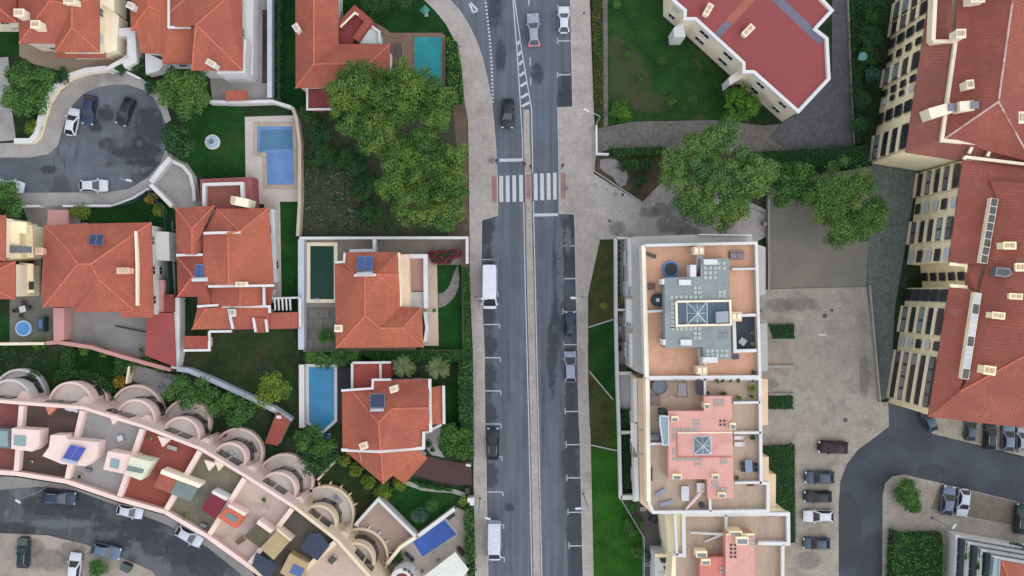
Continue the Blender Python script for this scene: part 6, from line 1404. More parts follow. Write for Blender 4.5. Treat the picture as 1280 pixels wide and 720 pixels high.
cover('undergrowth', [(742, 200), (838, 196), (832, 226), (803, 252), (743, 213)], 'dark', 4, .25, .2)
cover('undergrowth', [(838, 192), (957, 192), (957, 262), (900, 236), (836, 224)], 'dark', 6, .3, .3)
cover('grass_tufts', [(958, 556), (994, 556), (994, 678), (985, 678)], 'hedge', 3, .25, .2)
cover('dry_leaves', [(1068, 362), (1083, 360), (1090, 420), (1097, 500), (1090, 500), (1080, 430)], 'dry', .6, .3, .05)
for k, (y, z) in enumerate(((402, 11.),)):
    pass

def palm(label, x, y, r, h):
    root = thing('palm_tree', P(x, y), label, 'palm tree', 'palm trees'); c = P(x, y, h); root.location = (c.x, c.y, -.05)
    MB().tube([(c.x, c.y, -.05), (c.x, c.y, h*.5), (c.x, c.y, h-.1)], .24, 10, .16).build('trunk', m_bark, root, smooth=60)
    R_ = W(r, h)
    for k in range(15):
        a = 2*math.pi*k/15+random.uniform(-.12, .12)+(0 if k < 12 else .3); L = R_*random.uniform(.8, 1.08); up = random.uniform(.15, .6) if k % 3 else .9
        pts = []
        for j in range(9):
            t = j/8; rr = L*t; z = h+up*L*.5*math.sin(t*math.pi*.75)-L*.35*t*t
            pts.append(Vector((c.x+rr*math.cos(a), c.y+rr*math.sin(a), z)))
        mb = MB(); mb.tube(pts, .035, 4, .01); sd = Vector((-math.sin(a), math.cos(a), 0)); fw = Vector((math.cos(a), math.sin(a), 0))
        for j in range(26):
            t = .12+.86*j/25; q = t*8; i = min(int(q), 7); p = pts[i].lerp(pts[i+1], q-i); ll = .5*math.sin(math.pi*min(1, t*.85+.12))*R_/1.6
            for s_ in (-1, 1):
                e = p+sd*s_*ll*.6+fw*ll*.7+Vector((0, 0, -.12*ll)); w_ = fw*.022
                mb.add([p-w_, p+w_, e+w_*.3, e-w_*.3], [(0, 1, 2, 3)])
        mb.build('frond', LEAF['palm'], root, uv=False)
LEAF['palm'] = leaf_mat('palm_leaf', (T(92, 112, 62), T(138, 142, 96), T(70, 96, 56)), 1.)
palm('palm tree beside the roof terrace of the fan roof house', 504, 459, 16, 4.6); palm('palm tree nearest the ivy covered sidewalk hedge', 547.4, 461, 16, 4.4)

# ================================================================ vehicles
moving = car('silver grey hatchback driving up with red tail lights lit', 667, 36, 93, 'estate', 'silver', .95)
car('white hatchback parked at the top right kerb', 705.2, 23.4, 90, 'hatch', 'white', .9)
car('black car driving down the left lane', 634.6, 141, -92, 'hatch', 'black', .98); car('long white van parked beside the bougainvillea plot', 612, 358.5, -90, 'van', 'van', 1.03); car('white van parked at the bottom of the left kerb', 617.8, 677, -90, 'van', 'van2', .93)
car('dark navy saloon parked in front of the lilac car', 713.2, 405.5, 90, 'hatch', 'navy', .83); car('lilac grey people carrier parked over a bay line', 713, 459, 91, 'mpv', 'lilac', .98); car('black estate parked by the brown drive', 616, 555.6, 90, 'estate', 'black', .94)
car('white hatchback on the cul-de-sac beside the navy car', 88, 151.6, 79, 'hatch', 'white', .93); car('dark navy car between the white and black cars on the cul-de-sac', 109.4, 136.5, -98, 'hatch', 'navy', .98); car('black car alone at the right of the turning circle', 155, 138.6, -112, 'hatch', 'black', .95)
car('white hatchback parked along the lower kerb of the cul-de-sac', 114.6, 231.6, 0, 'hatch', 'white', .97); car('white car half hidden under the left edge tree', 10, 231, -12, 'hatch', 'white', .95)
car('dark navy off roader parked by the pink parapet', 71.5, 622.6, -5, 'suv', 'navy', 1.0); car('white convertible looking car parked below the grey deck', 160, 640.8, -12, 'hatch', 'pearl', .88); car('pale silver car parked below the rust red deck', 234.6, 671.4, -30, 'hatch', 'pearl', .96)
car('black car in the bottom left beige car park', 26.6, 693, 88, 'suv', 'green', .88); car('blue grey car on the pavement edge of the lower street', 130.4, 690, -13, 'hatch', 'bluegrey', 1.0); car('white roofed small car next to the round car park bush', 91, 710, 84, 'hatch', 'white', .95)
car('wine red topped car nearest the bend of the access road', 1043, 560, 178, 'hatch', 'wine', .98, .1); car('dark slate car topmost of the four in the lot', 1026, 597.6, 180, 'hatch', 'slate', .97, .1); car('black car second of the four in the lot', 1024, 622, 180, 'hatch', 'black', .92, .1); car('white car third of the four in the lot', 1025, 646.4, 180, 'estate', 'white', .9, .1); car('dark grey car lowest of the four in the lot', 1022.4, 680.6, 180, 'hatch', 'slate', .9, .1)
car('blue grey car beside the silver one in the corner car park', 1187, 627, 82, 'hatch', 'grey', .98, .1); car('silver white car in the corner car park', 1206.6, 629.4, -97, 'hatch', 'pearl', .92, .1)
car('dark slate car leftmost of the row under the red eave', 1216, 536, 86, 'hatch', 'slate', .85, .1); car('black car second of the row under the red eave', 1240, 545, 88, 'suv', 'black', .86, .1); car('blue grey car third of the row under the red eave', 1263, 547.6, 88, 'hatch', 'grey', .94, .1); car('dark car at the right end of the row under the red eave', 1281, 549, 88, 'hatch', 'silver', .9, .1)
car('blue car tucked under the corner of the yellow block', 1163, 524, 112, 'hatch', 'slate', .9, .1); car('dark green car cut by the right edge of the car park', 1279, 650, 84, 'suv', 'green', .9, .1)

m_lit = plain('lit_tail_light', (.6, .02, .02), .3); m_lit.node_tree.nodes['Principled BSDF'].inputs['Emission Color'].default_value = (1, .03, .03, 1); m_lit.node_tree.nodes['Principled BSDF'].inputs['Emission Strength'].default_value = 1.2
for ch in moving.children:
    if ch.name.startswith('tail_light'): ch.material_slots[0].link = 'OBJECT'; ch.material_slots[0].material = m_lit

# ================================================================ lamps, signals, small street things
lamp('street lamp at the narrow end of the right sidewalk', (743, 160), (733, 137.5), 9); lamp('street lamp leaning over the dark parked saloon', (728, 372.6), (716.6, 372.4), 8.5); lamp('street lamp beside the long bright lawn', (729, 617), (722.6, 635.6), 8.5)
lamp('street lamp over the front of the long white van', (595, 372.6), (605, 373.2), 8.5); lamp('tall street lamp above the lower white van', (600.4, 623), (609.6, 648), 9.5); lamp('street lamp over the right of the cul-de-sac', (170, 229), (161, 225.4), 6); lamp('leaning street lamp above the lower street', (59, 609.4), (22.4, 626.6), 8.); lamp('street lamp near the stepped terrace block', (1165, 647), (1192.6, 658), 6.); lamp('street lamp on the lot beside the ragged hedge', (997, 590), (999, 585), 6.) if False else None
def signal(label, x, y):
    b = P(x, y); r = thing('traffic_signal', b, label, 'traffic signal', 'traffic signals'); MB().tube([b, b+Vector((0, 0, 3.2))], .06, 8).build('pole', m_steel, r, smooth=60)
    o = MB().box((b.x, b.y+.12, 2.3), .34, .3, .95).build('signal_head', m_dark, r, bevel=.04)
    for k, c in enumerate(('signal_red', 'signal_amber', 'signal_green')): MB().tube([(b.x, b.y+.27, 3.1-.3*k), (b.x, b.y+.3, 3.1-.3*k)], .1, 10).build('lens', plain(c, [(.2, .01, .01), (.2, .1, .01), (.01, .1, .04)][k], .3), o)
signal('traffic signal on the left pavement above the crossing', 621, 205); signal('traffic signal at the left edge of the median', 655.6, 209); signal('traffic signal at the right edge of the median', 662.6, 212); signal('traffic signal on the right pavement above the crossing', 702, 211)
def bin_(label, x, y, m=m_dark, h=1.1, r_=.32):
    c = P(x, y); r = thing('litter_bin', c, label, 'litter bin', 'litter bins'); MB().lathe(c, [(r_*.8, 0), (r_, h*.85), (r_*.98, h*.9)], 14).build('body', m, r); MB().lathe(c, [(r_*1.05, h*.9), (r_*1.05, h), (r_*.5, h+.08)], 14).build('lid', m_steel, r)
bin_('dark litter bin on the left pavement by the stop line', 616, 202); bin_('dark litter bin on the plaza by the court wall', 953.6, 280); bin_('small dark bin at the end of the right hedge', 708, 236, r_=.2, h=.8)
for lab, x, y, w_ in (('dark green wheeled container beside the beige car park', 160.6, 707, 0), ('dark wheeled container behind the black car in the beige car park', 33, 674.4, 1)):
    c = P(x, y, .1); r = thing('waste_container', c, lab, 'container', 'waste containers'); a = math.radians(-25 if w_ == 0 else 0); mm = plain('container_green', T(46, 62, 54), .6)
    MB().box((c.x, c.y, .2), 1.3, .95, .95, a).build('body', mm, r, bevel=.05); MB().box((c.x, c.y, 1.152), 1.38, 1.02, .12, a).build('lid', plain('container_lid', T(64, 82, 74), .6), r, bevel=.04)
    w2 = MB(); [w2.box((c.x+sx*.5*math.cos(a)-sy*.35*math.sin(a), c.y+sx*.5*math.sin(a)+sy*.35*math.cos(a), .06), .16, .08, .16, a) for sx in (-1, 1) for sy in (-1, 1)]; w2.build('castors', m_tyre, r)
for i, (x, y, r_, lab) in enumerate(((1030.6, 394.6, .32, 'larger dark manhole cover on the lot by the planter'), (1039.6, 388, .22, 'small manhole cover on the lot near the right wall'), (1056.4, 525, .3, 'manhole cover near the bend of the access road'), (950.6, 388.6, .16, 'tiny drain cover beside the white block'), (672.4, 7, .25, 'manhole cover') if False else (156, 667.8, .3, 'manhole cover on the lower street asphalt'), (133.4, 180.4, .55, 'round patched manhole on the cul-de-sac'), (174.4, 179.6, .5, 'second round patched manhole on the cul-de-sac'), (137, 206, .3, 'small manhole on the cul-de-sac near the parked car'), (761.6, 276, .2, 'small drain on the plaza paving'), (778, 243.6, .22, 'drain beside the triangular bed'), (730, 16.4, .18, 'small cover on the right sidewalk'))):
    z = .105 if x > 940 and y > 360 else (.122 if 720 < x < 900 else .006)
    c = P(x, y); r = thing('manhole_cover', (c.x, c.y, z), lab, 'manhole cover', 'manhole covers'); MB().lathe((c.x, c.y, z), [(r_, 0), (r_, .012)], 20).build('frame', plain('cast_iron', T(58, 60, 62), .7), r); MB().lathe((c.x, c.y, z), [(r_*.8, .0125), (r_*.8, .018)], 20).build('lid', plain('cast_iron_lid', T(74, 76, 78), .7), r)
mw = MB(); c = P(1027.6, 418.4); mw.box((c.x, c.y, .105), 1.0, .28, .01).build('road_plate', m_shutter).__setitem__('kind', 'structure')
# a pedestrian
def person(label, x, y, face, shirt, trousers):
    b = P(x, y); b.z = .118; r = thing('person', b, label, 'person')
    vs = [(0, 0, .95), (0, 0, 1.15), (0, .01, 1.38), (0, .0, 1.5), (0, .02, 1.6), (0, .03, 1.72), (-.1, 0, .9), (-.12, .06, .48), (-.12, .02, .08), (-.12, .16, .04), (.1, 0, .9), (.13, -.1, .5), (.13, -.22, .1), (.13, -.1, .04),
          (-.19, 0, 1.4), (-.27, -.04, 1.12), (-.25, .1, .88), (.19, 0, 1.4), (.27, .02, 1.12), (.26, .14, .9)]
    es = [(0, 1), (1, 2), (2, 3), (3, 4), (4, 5), (0, 6), (6, 7), (7, 8), (8, 9), (0, 10), (10, 11), (11, 12), (12, 13), (2, 14), (14, 15), (15, 16), (2, 17), (17, 18), (18, 19)]
    rd = [.14, .135, .15, .06, .085, .075, .095, .065, .045, .04, .095, .065, .045, .04, .06, .045, .035, .06, .045, .035]
    me = bpy.data.meshes.new('body'); me.from_pydata(vs, es, []); o = bpy.data.objects.new('body', me); COL.objects.link(o); o.parent = r
    mtr = plain('skin', (.35, .2, .14), .7); me.materials.append(mtr); me.materials.append(trousers)
    sk = o.modifiers.new('skin', 'SKIN'); sv = me.skin_vertices[0].data
    for i, q in enumerate(rd): sv[i].radius = (q, q*(.72 if i in (0, 1, 2) else 1))
    sv[0].use_root = True
    o.modifiers.new('sub', 'SUBSURF').render_levels = 2
    MB().lathe((0, 0, 0), [(.17, .98), (.2, 1.1), (.215, 1.3), (.19, 1.44), (.09, 1.5)], 14).build('shirt', shirt, None)
    s_ = COL.objects[-1]; s_.location = (0, 0, .98); s_.parent = r
    h_ = MB().lathe((0, 0, 0), [(.1, 1.64), (.105, 1.7), (.085, 1.78), (.03, 1.82)], 12).build('hair', plain('dark_hair', (.03, .022, .018), .8), None); h_.location = (0, .015, 1.64); h_.parent = r
    for s in (-1, 1):
        q = MB().tube([(s*.1, 0, .97), (s*.125, .06*(-s), .5), (s*.125, .02 if s < 0 else -.2, .12)], .115, 10, .07).build('trouser_leg', trousers, None); q.location = q.location; q.parent = r
    r.rotation_euler = (0, 0, face)
person('person in white shirt and dark trousers on the plaza under the big pine', 815, 257, 2.2, plain('white_cotton', T(222, 222, 222), .9), plain('dark_denim', T(40, 44, 54), .9))

wall('pale kerb wall above the beige ramp on the lot', [(959, 424.6), (993, 424)], .35, .2, m_conc, 'garden_kerb', 'kerb', 'lot kerbs'); wall('pale kerb wall below the beige ramp on the lot', [(958, 458), (992, 457.6)], .5, .3, m_conc, 'garden_kerb', 'kerb', 'lot kerbs'); wall('pale kerb wall above the south hedge planter', [(960, 493), (992, 492.6)], .5, .3, m_conc, 'garden_kerb', 'kerb', 'lot kerbs')
# ================================================================ garden and roof furniture
def rot2(c, x, y, a): return (c.x+x*math.cos(a)-y*math.sin(a), c.y+x*math.sin(a)+y*math.cos(a))
def lounger(label, x, y, z, ang, L=1.9, w=.65, m=None, group='sun loungers'):
    c = P(x, y, z); r = thing('sun_lounger', (c.x, c.y, z), label, 'sun lounger', group); m = m or m_cushion
    f = MB(); f.box((c.x, c.y, z+.22), L, w, .06, ang); f.build('frame', m_shutter, r)
    p = rot2(c, -L*.14, 0, ang); MB().box((p[0], p[1], z+.285), L*.68, w*.92, .09, ang).build('cushion', m, r, bevel=.03)
    p = rot2(c, L*.35, 0, ang); MB().box((p[0], p[1], z+.34), L*.32, w*.92, .09, ang, ('Y', -.5)).build('backrest', m, r, bevel=.03)
    for sx in (-.42, .42):
        for sy in (-.4, .4): p = rot2(c, sx*L, sy*w, ang); MB().box((p[0], p[1], z), .06, .06, .22, ang).build('leg', m_shutter, r)
    return r
def table(label, x, y, z, w, d, ang=0., m=None, h=.74, group='tables', cat='table'):
    c = P(x, y, z+h); r = thing('table', (c.x, c.y, z), label, cat, group); m = m or m_wood
    MB().box((c.x, c.y, z+h-.05), w, d, .05, ang).build('table_top', m, r, bevel=.01)
    for sx in (-1, 1):
        for sy in (-1, 1): p = rot2(c, sx*(w/2-.06), sy*(d/2-.06), ang); MB().box((p[0], p[1], z), .06, .06, h-.05, ang).build('leg', m_darkframe, r)
    return r
def sofa(label, x, y, z, w, d, ang=0., m=None, n=2, group='garden sofas'):
    c = P(x, y, z+.5); r = thing('garden_sofa', (c.x, c.y, z), label, 'sofa', group); m = m or m_cushion
    MB().box((c.x, c.y, z+.05), w, d, .3, ang).build('base', m_wood, r, bevel=.02)
    for i in range(n): p = rot2(c, (-.5+(i+.5)/n)*w*.94, -.05*d, ang); MB().box((p[0], p[1], z+.352), w/n*.9, d*.82, .16, ang).build('seat_cushion', m, r, bevel=.05)
    p = rot2(c, 0, d*.44, ang); MB().box((p[0], p[1], z+.352), w, d*.12, .4, ang).build('backrest', m, r, bevel=.04)
    return r
def chair(label, x, y, z, ang, m, group='garden chairs'):
    c = P(x, y, z+.5); r = thing('garden_chair', (c.x, c.y, z), label, 'chair', group)
    MB().box((c.x, c.y, z+.4), .5, .5, .07, ang).build('seat', m, r, bevel=.02); p = rot2(c, 0, .25, ang); MB().box((p[0], p[1], z+.45), .5, .06, .45, ang).build('backrest', m, r, bevel=.02)
    for sx in (-.21, .21):
        for sy in (-.21, .21): p = rot2(c, sx, sy, ang); MB().box((p[0], p[1], z), .05, .05, .4, ang).build('leg', m_darkframe, r)
def tub(label, x, y, z, r_, rim, cov, h=.65, cat='hot tub'):
    c = P(x, y, z+h); r = thing('round_tub', (c.x, c.y, z), label, cat, 'round tubs'); C_ = Vector((c.x, c.y, z))
    MB().lathe(C_, [(r_*.96, 0), (r_, h*.3), (r_, h*.8), (r_*.94, h), (r_*.82, h), (r_*.8, h-.1)], 32).build('shell', rim, r, smooth=50); MB().lathe(C_, [(r_*.81, h-.14), (r_*.81, h-.06)], 32).build('surface', cov, r)
    return r
def pot(label, x, y, z, rpx, leaf='green', h=.9):
    c = P(x, y, z+h*.7); r = thing('potted_plant', (c.x, c.y, z), label, 'potted plant', 'potted plants'); R_ = W(rpx, z)
    MB().lathe((c.x, c.y, z), [(.16, 0), (.24, .32), (.2, .34)], 12).build('pot', m_pot, r)
    n = 10; C_ = np.array([(c.x+random.uniform(-.5, .5)*R_, c.y+random.uniform(-.5, .5)*R_, z+h*random.uniform(.5, .85)) for _ in range(n)]); quads_obj('foliage', clump_leaves(C_, np.full(n, R_*.5), 60, .16), LEAF[leaf], r)
def parasol(label, x, y, z, w, m, ang=.0, n=8, h=2.3):
    c = P(x, y, z+h); r = thing('parasol', (c.x, c.y, z), label, 'parasol', 'parasols')
    MB().tube([(c.x, c.y, z), (c.x, c.y, z+h+.35)], .03, 8).build('pole', m_alu, r); MB().box((c.x, c.y, z), .5, .5, .08).build('base', m_conc, r)
    a = Vector((c.x, c.y, z+h+.4)); e = [Vector((c.x+w*math.cos(ang+2*math.pi*k/n), c.y+w*math.sin(ang+2*math.pi*k/n), z+h)) for k in range(n)]
    up = Vector((0, 0, .02)); MB().add(e+[a]+[p-up for p in e]+[a-up], [(k, (k+1) % n, n) for k in range(n)]+[(n+1+(k+1) % n, n+1+k, 2*n+1) for k in range(n)]+[(k, n+1+k, n+1+(k+1) % n, (k+1) % n) for k in range(n)]).build('canopy', m, r)
# fountain on the lawn
c = P(266.6, 178); r = thing('fountain', c, 'round white stone fountain on the lawn by the L shaped pool', 'fountain'); MB().lathe(c, [(1.0, 0), (1.02, .45), (.86, .5), (.84, .25)], 28).build('basin', m_white, r, smooth=40)
MB().lathe(c, [(.84, .26), (.84, .32)], 28).build('water', mat('fountain_water', T(170, 190, 206), .15), r); MB().lathe(c, [(.14, .3), (.1, .8), (.36, .95), (.38, 1.05), (.2, 1.0)], 18).build('bowl', m_steel, r, smooth=40)
# teal pool deck
for i, y in enumerate((57, 61.6, 66.2, 70.8)): lounger(('topmost', 'second', 'third', 'lowest')[i]+' brown lounger on the teal pool deck', 496.5, y, 0, math.pi, 1.7, .45, plain('brown_mesh', T(92, 74, 66), .8))
table('white side table beside the teal pool', 502, 79, 0, .5, .7, .3, m_shutter, .6); parasol('square teal parasol by the sidewalk at the top', 531, 12.5, 0, .72, plain('teal_canvas', T(64, 128, 118), .8), .0, 4)
sofa('dark garden bench beside the L shaped roof', 495, 84, 0, 1.2, .5, 1.57, m_dark, 2)
parasol('small round blue green parasol in the dark shrubs', 1079, 70.4, 2.2, .6, plain('aqua_canvas', T(96, 150, 140), .8), .2, 10, 1.2)
# yard left
tub('round blue and white paddling pool in the grey yard', 28.6, 410.4, 0, 1.12, plain('pale_blue_vinyl', T(176, 198, 226), .5), water_mat('water_tub', T(92, 142, 196)), .6, 'paddling pool')
table('square white table among black armchairs in the grey yard', 28, 386.4, 0, .85, .85, .25, m_shutter)
for i, (dx, dy, a) in enumerate(((-8.4, 1.6, 1.57), (8, -2, -1.57), (1.6, -7.6, 0.), (-2, 8, 3.14))): chair('black armchair '+('left of', 'right of', 'above', 'below')[i]+' the square white table', 28+dx, 386.4+dy, 0, a+.25, m_dark)
r = thing('storage_box', P(57, 408), 'dark green storage box with blue lid by the rose wing', 'storage box'); c = P(57.4, 405); MB().box((c.x, c.y, 0), .8, 2., 1.5).build('body', plain('box_green', T(40, 72, 70), .7), r, bevel=.04); MB().box((c.x, c.y+.1, 1.502), .5, 1.2, .06).build('lid', plain('box_blue', T(78, 104, 140), .6), r)
# crescent gardens and balconies
r = thing('garden_table', P(210, 478), 'grey garden table with lilac chairs below the carport', 'table'); c = P(210, 478, .75); MB().lathe((c.x, c.y, 0), [(.3, 0), (.06, .1), (.06, .68), (.62, .7), (.62, .75)], 18).build('pedestal_top', m_cushion, r)
for k in range(4): a = .5+k*1.57; chair(('lilac chair %s of the grey garden table' % ('on the right', 'at the top', 'on the left', 'at the bottom')[k]), 210+9.4*math.cos(a), 478-9.4*math.sin(a), 0, a-1.57, plain('lilac_seat', T(120, 122, 144), .8))
pot('pot plant on the third curved balcony', 141, 499, 3.9, 3.4, 'hedge', .7); chair('white chair on the fifth curved balcony', 289, 566, 3.9, .5, m_shutter); chair('second white chair on the fifth curved balcony', 293, 571, 3.9, 2., m_shutter); chair('white chair nearest the drum of the fifth balcony', 286, 572, 3.9, 4., m_shutter)
tub('red ball like beanbag on the fifth lower balcony', 279.6, 543, .35, .4, plain('red_vinyl', T(180, 40, 46), .6), plain('red_vinyl', (0, 0, 0)), .35, 'beanbag')
sofa('black sofa on the fifth lower balcony', 315, 560, .35, 1.6, .7, -1.1, m_cushion, 2); chair('blue chair on the cream lower balcony', 420, 622, .35, .6, plain('blue_plastic', T(120, 140, 176), .5))
table('pale table on the cream lower balcony', 424, 628, .35, .7, .5, .8, m_conc); parasol('folded blue parasol by the pointed pool', 408, 546, 0, .5, plain('blue_canvas', T(40, 70, 120), .8), .2, 6, 1.6); chair('dark blue chair by the pointed pool', 410, 556, 0, .6, plain('navy_plastic', T(48, 70, 104), .6)); 
# fan roof plot, tiled pool
lounger('dark lounger beside the royal blue pool', 512, 695, 0, -.75, 1.7, .6, m_dark); sofa('dark sofa set above the royal blue pool', 563, 646, 0, 1.2, .6, .6, m_dark); bin_('dark bin below the royal blue pool', 548, 699.6, r_=.22, h=.7); bin_('second dark bin beside the white canopy', 528, 714, r_=.22, h=.7)
r = thing('canopy', P(556, 705), 'large white canopy roof at the bottom by the royal blue pool', 'canopy', 'canopies'); q = PP([(525, 724), (569, 690), (586, 712), (560, 745)], 2.6); MB().prism(q, 2.5, 2.6).build('sheet', mat('ivory_canvas', T(212, 212, 200), .8, .03), r)
for p in q: MB().tube([(p.x, p.y, 0), (p.x, p.y, 2.5)], .05, 6).build('post', m_shutter, r)
r = thing('curved_bay', P(510, 716), 'white curved balcony with maroon floor at the bottom edge', 'balcony'); c = P(503, 724, 3.2); MB().ring(c, W(13, 3.2)-.4, W(15, 3.2), 0, 3.14, 0, 3.8, 24).build('parapet', m_white, r); MB().prism([(c.x+W(11.5)*math.cos(k*.16), c.y+W(11.5)*math.sin(k*.16)) for k in range(20)], 0, 2.9).build('floor', m_maroon, r)
for k in (.5, .9, 1.3): MB().box((c.x+W(14)*math.cos(k), c.y+W(14)*math.sin(k), 3.802), .35, .5, .05, k).build('panel', m_darkframe, r)
sofa('dark bench in the hedge by the white canopy', 576, 690, 0, 1.4, .6, -.9, m_dark); MBx = None
r = thing('gate_box', P(584, 614), 'dark wheeled bin between white gate piers', 'bin'); c = P(584, 614, 1.); MB().box((c.x, c.y, 0), .6, .8, 1.).build('body', plain('bin_slate', T(60, 74, 92), .6), r, bevel=.04); MB().box((c.x, c.y, 1.002), .64, .84, .08).build('lid', m_dark, r)
chair('dark chair by the north white wall of the orange roof plot', 476, 304, 0, .3, plain('grey_plastic', T(120, 128, 138), .6)); 
# planted terrace (west of P)
for i in range(11): pot(('pot plant number %d from the top in the long row by the white wall' % (i+1)) if False else ['topmost', 'second', 'third', 'fourth', 'fifth', 'sixth', 'seventh', 'eighth', 'ninth', 'tenth', 'lowest'][i]+' dark pot plant in the terrace row by the white wall', 772.4+(i % 2)*.9, 303+7.2*i, 0, 2.6, 'dark', .8)
for i, (x, y, lf, lab) in enumerate(((773, 371, 'yellow', 'yellow flowering pot plant at the end of the terrace row'), (778, 379, 'yellow', 'yellow green pot plant beside the dividing wall'), (773.6, 393, 'yellow', 'yellow pot plant below the dividing wall'), (773.6, 425, 'dark', 'dark pot plant halfway down the lower terrace'), (774.6, 436, 'dark', 'dark pot plant in the lower terrace row'), (777, 458, 'green', 'green pot plant at the bottom of the lower terrace'), (785, 460, 'green', 'leafy pot plant in the lower terrace corner'))): pot(lab, x, y, 0, 4, lf, .8)
table('pale green table on the lower planted terrace', 774, 411, 0, .6, .7, 0, m_skyg); chair('blue chair beside the pale green table', 781, 394, 0, .4, plain('blue_plastic', (0, 0, 0))); chair('dark blue chair below the pale green table', 782, 428, 0, 2., plain('navy_plastic', (0, 0, 0)))
# P roof terrace
tub('black covered hot tub with blue rim on terracotta terrace', 838.6, 336.6, 13.04, 1.0, plain('bright_blue_vinyl', T(62, 132, 196), .5), m_dark, .6); r = tub('black oval basket seat with white cushion on terracotta terrace', 822.4, 375, 13.04, .82, m_dark, m_slate, .5, 'basket seat'); c = P(822.4, 375, 13.6); MB().box((c.x, c.y, 13.5), .42, .45, .12, .2).build('pillow', m_fabric, r, bevel=.04)
table('square brown slatted table on the left terracotta terrace', 814.6, 358, 13.04, .85, .85, 0, m_wood, .45); lounger('dark folded lounger in the corner of the terracotta terrace', 813, 319, 13.04, -.35, 1.4, .5, plain('dark_mesh', T(92, 78, 72), .8)); sofa('grey two seat daybed on the upper right terracotta terrace', 921.4, 319, 13.04, 1.8, 1.0, 0, plain('ash_cushion', T(132, 124, 128), .9))
table('dark blue square table on the lower terracotta terrace', 919.4, 446, 13.04, .9, .6, 0, plain('night_blue', T(58, 66, 82), .6)); table('tilted pale grey table on the black terrace', 928.4, 427, 13.07, .85, .8, -.6, m_conc); pot('green pot plant in the black terrace corner', 940.6, 430, 13.07, 2.6, 'olive', .7); pot('pot plant halfway up the black terrace', 941, 416, 13.07, 2.4, 'olive', .7)
pot('dark pot plant in the lower terracotta corner', 942, 465, 13.04, 2.4, 'dark', .6)
# Q roof terrace
tub('dark grey round hot tub on the beige roof terrace', 824.4, 483.4, 12.04, 1.0, plain('charcoal_vinyl', T(78, 82, 88), .6), plain('charcoal_cover', T(104, 108, 114), .7), .7); table('brown square mat table below the grey hot tub', 818, 500.4, 12.04, 1.4, 1.25, 0, mat('taupe_board', T(122, 106, 100), .8, .06), .3)
r = thing('pergola', P(852.4, 486, 12), 'small grey pergola shade on the beige roof terrace', 'pergola'); q = PP([(847.4, 478), (858, 478), (859.6, 496), (846, 496)], 14); MB().prism(offset_poly(q if area2(q) > 0 else q[::-1], .12), 13.9, 13.98).build('shade', m_cushion, r)
for p in q: MB().tube([(p.x, p.y, 12.04), (p.x, p.y, 13.95)], .05, 6).build('post', m_wood, r)
for a, b in zip(q, q[1:]+q[:1]): MB().strip([a, b], .1, 13.84, 13.95).build('beam', m_wood, r)
r = thing('storage_cabinet', P(874, 484, 12), 'dark cabinet at the right wall of the hot tub terrace', 'cabinet'); c = P(874, 484, 13); MB().box((c.x, c.y, 12.04), .5, 1.8, 1.1).build('body', m_steel, r); MB().box((c.x, c.y, 13.142), .54, 1.84, .05).build('top', m_dark, r)
for i, (x, y, rr, lf) in enumerate(((895.6, 475.6, 4.2, 'green'), (903.6, 475.4, 3., 'dark'), (913, 475.6, 3., 'olive'), (923, 475.6, 3.2, 'green'), (939, 485.6, 5.6, 'yellow'), (923.6, 497, 3.6, 'bright'), (904, 492, 4., 'dark'), (940, 495.6, 3., 'dark'), (941, 475.6, 3, 'olive'), (885, 491, 3., 'dark'))): pot(['first leafy pot plant along the top of the planted roof terrace', 'second dark pot plant along the top of the planted roof terrace', 'third olive pot plant along the planted roof terrace top', 'fourth green pot plant along the planted roof terrace top', 'largest yellow green pot plant on the planted roof terrace', 'bright pot plant at the lower edge of the planted roof terrace', 'dark pot plant beside the pink roof corner', 'dark pot plant under the largest yellow green one', 'olive pot plant in the upper right terrace corner', 'dark pot plant at the left of the planted roof terrace'][i], x, y, 12.04, rr, lf, 1.)
lounger('upper grey lounger on the lower left beige terrace', 825.4, 615.4, 12.04, -2.6, 1.5, .55, plain('steel_mesh', T(140, 148, 154), .7)); lounger('lower grey lounger on the lower left beige terrace', 832.6, 628.4, 12.04, -2.9, 1.7, .5, plain('steel_mesh', (0, 0, 0))); table('white rectangular table on the lower left beige terrace', 856.6, 617, 12.04, .95, 1.8, 0, m_shutter)
r = thing('closed_parasol', P(863, 625, 12), 'folded white and pink parasol lying across the terrace', 'parasol', 'parasols'); a, b = P(857, 637, 12.5), P(879, 612, 12.8); MB().tube([a, a.lerp(b, .35), b], .16, 10, .22).build('fabric', mat('blush_canvas', T(216, 190, 184), .8, .05), r); MB().tube([a.lerp(b, -.15), a], .1, 8, .18).build('tip', m_dark, r)
tub('black round cushion stool near the folded parasol', 877.6, 631.4, 12.04, .36, m_dark, m_slate, .4, 'stool'); r = thing('storage_box', P(876, 609, 12), 'white storage chest by the pink roof', 'storage box'); c = P(876, 609.6, 12.8); MB().box((c.x, c.y, 12.04), .9, 1.1, .75).build('body', m_shutter, r, bevel=.03); MB().box((c.x, c.y, 12.792), .96, 1.16, .08).build('lid', m_fabric, r)
lounger('upper white lounger beside the pink roof', 922.6, 546.6, 12.04, 0, 1.15, .5, m_fabric); lounger('lower white lounger beside the pink roof', 923.6, 554.8, 12.04, 0, 1.35, .6, m_fabric)
table('blue glass dining table on the right beige terrace', 936, 583, 12.04, .9, 1.6, .05, plain('blue_glass', T(112, 130, 150), .2))
for i, (dx, dy) in enumerate(((-7.2, -3), (7, -2), (-6.6, 4), (7.4, 4.4))): chair('dark chair at the '+('upper left', 'upper right', 'lower left', 'lower right')[i]+' of the blue glass table', 936+dx, 583+dy, 12.04, (1.57, -1.57)[i % 2], m_dark)
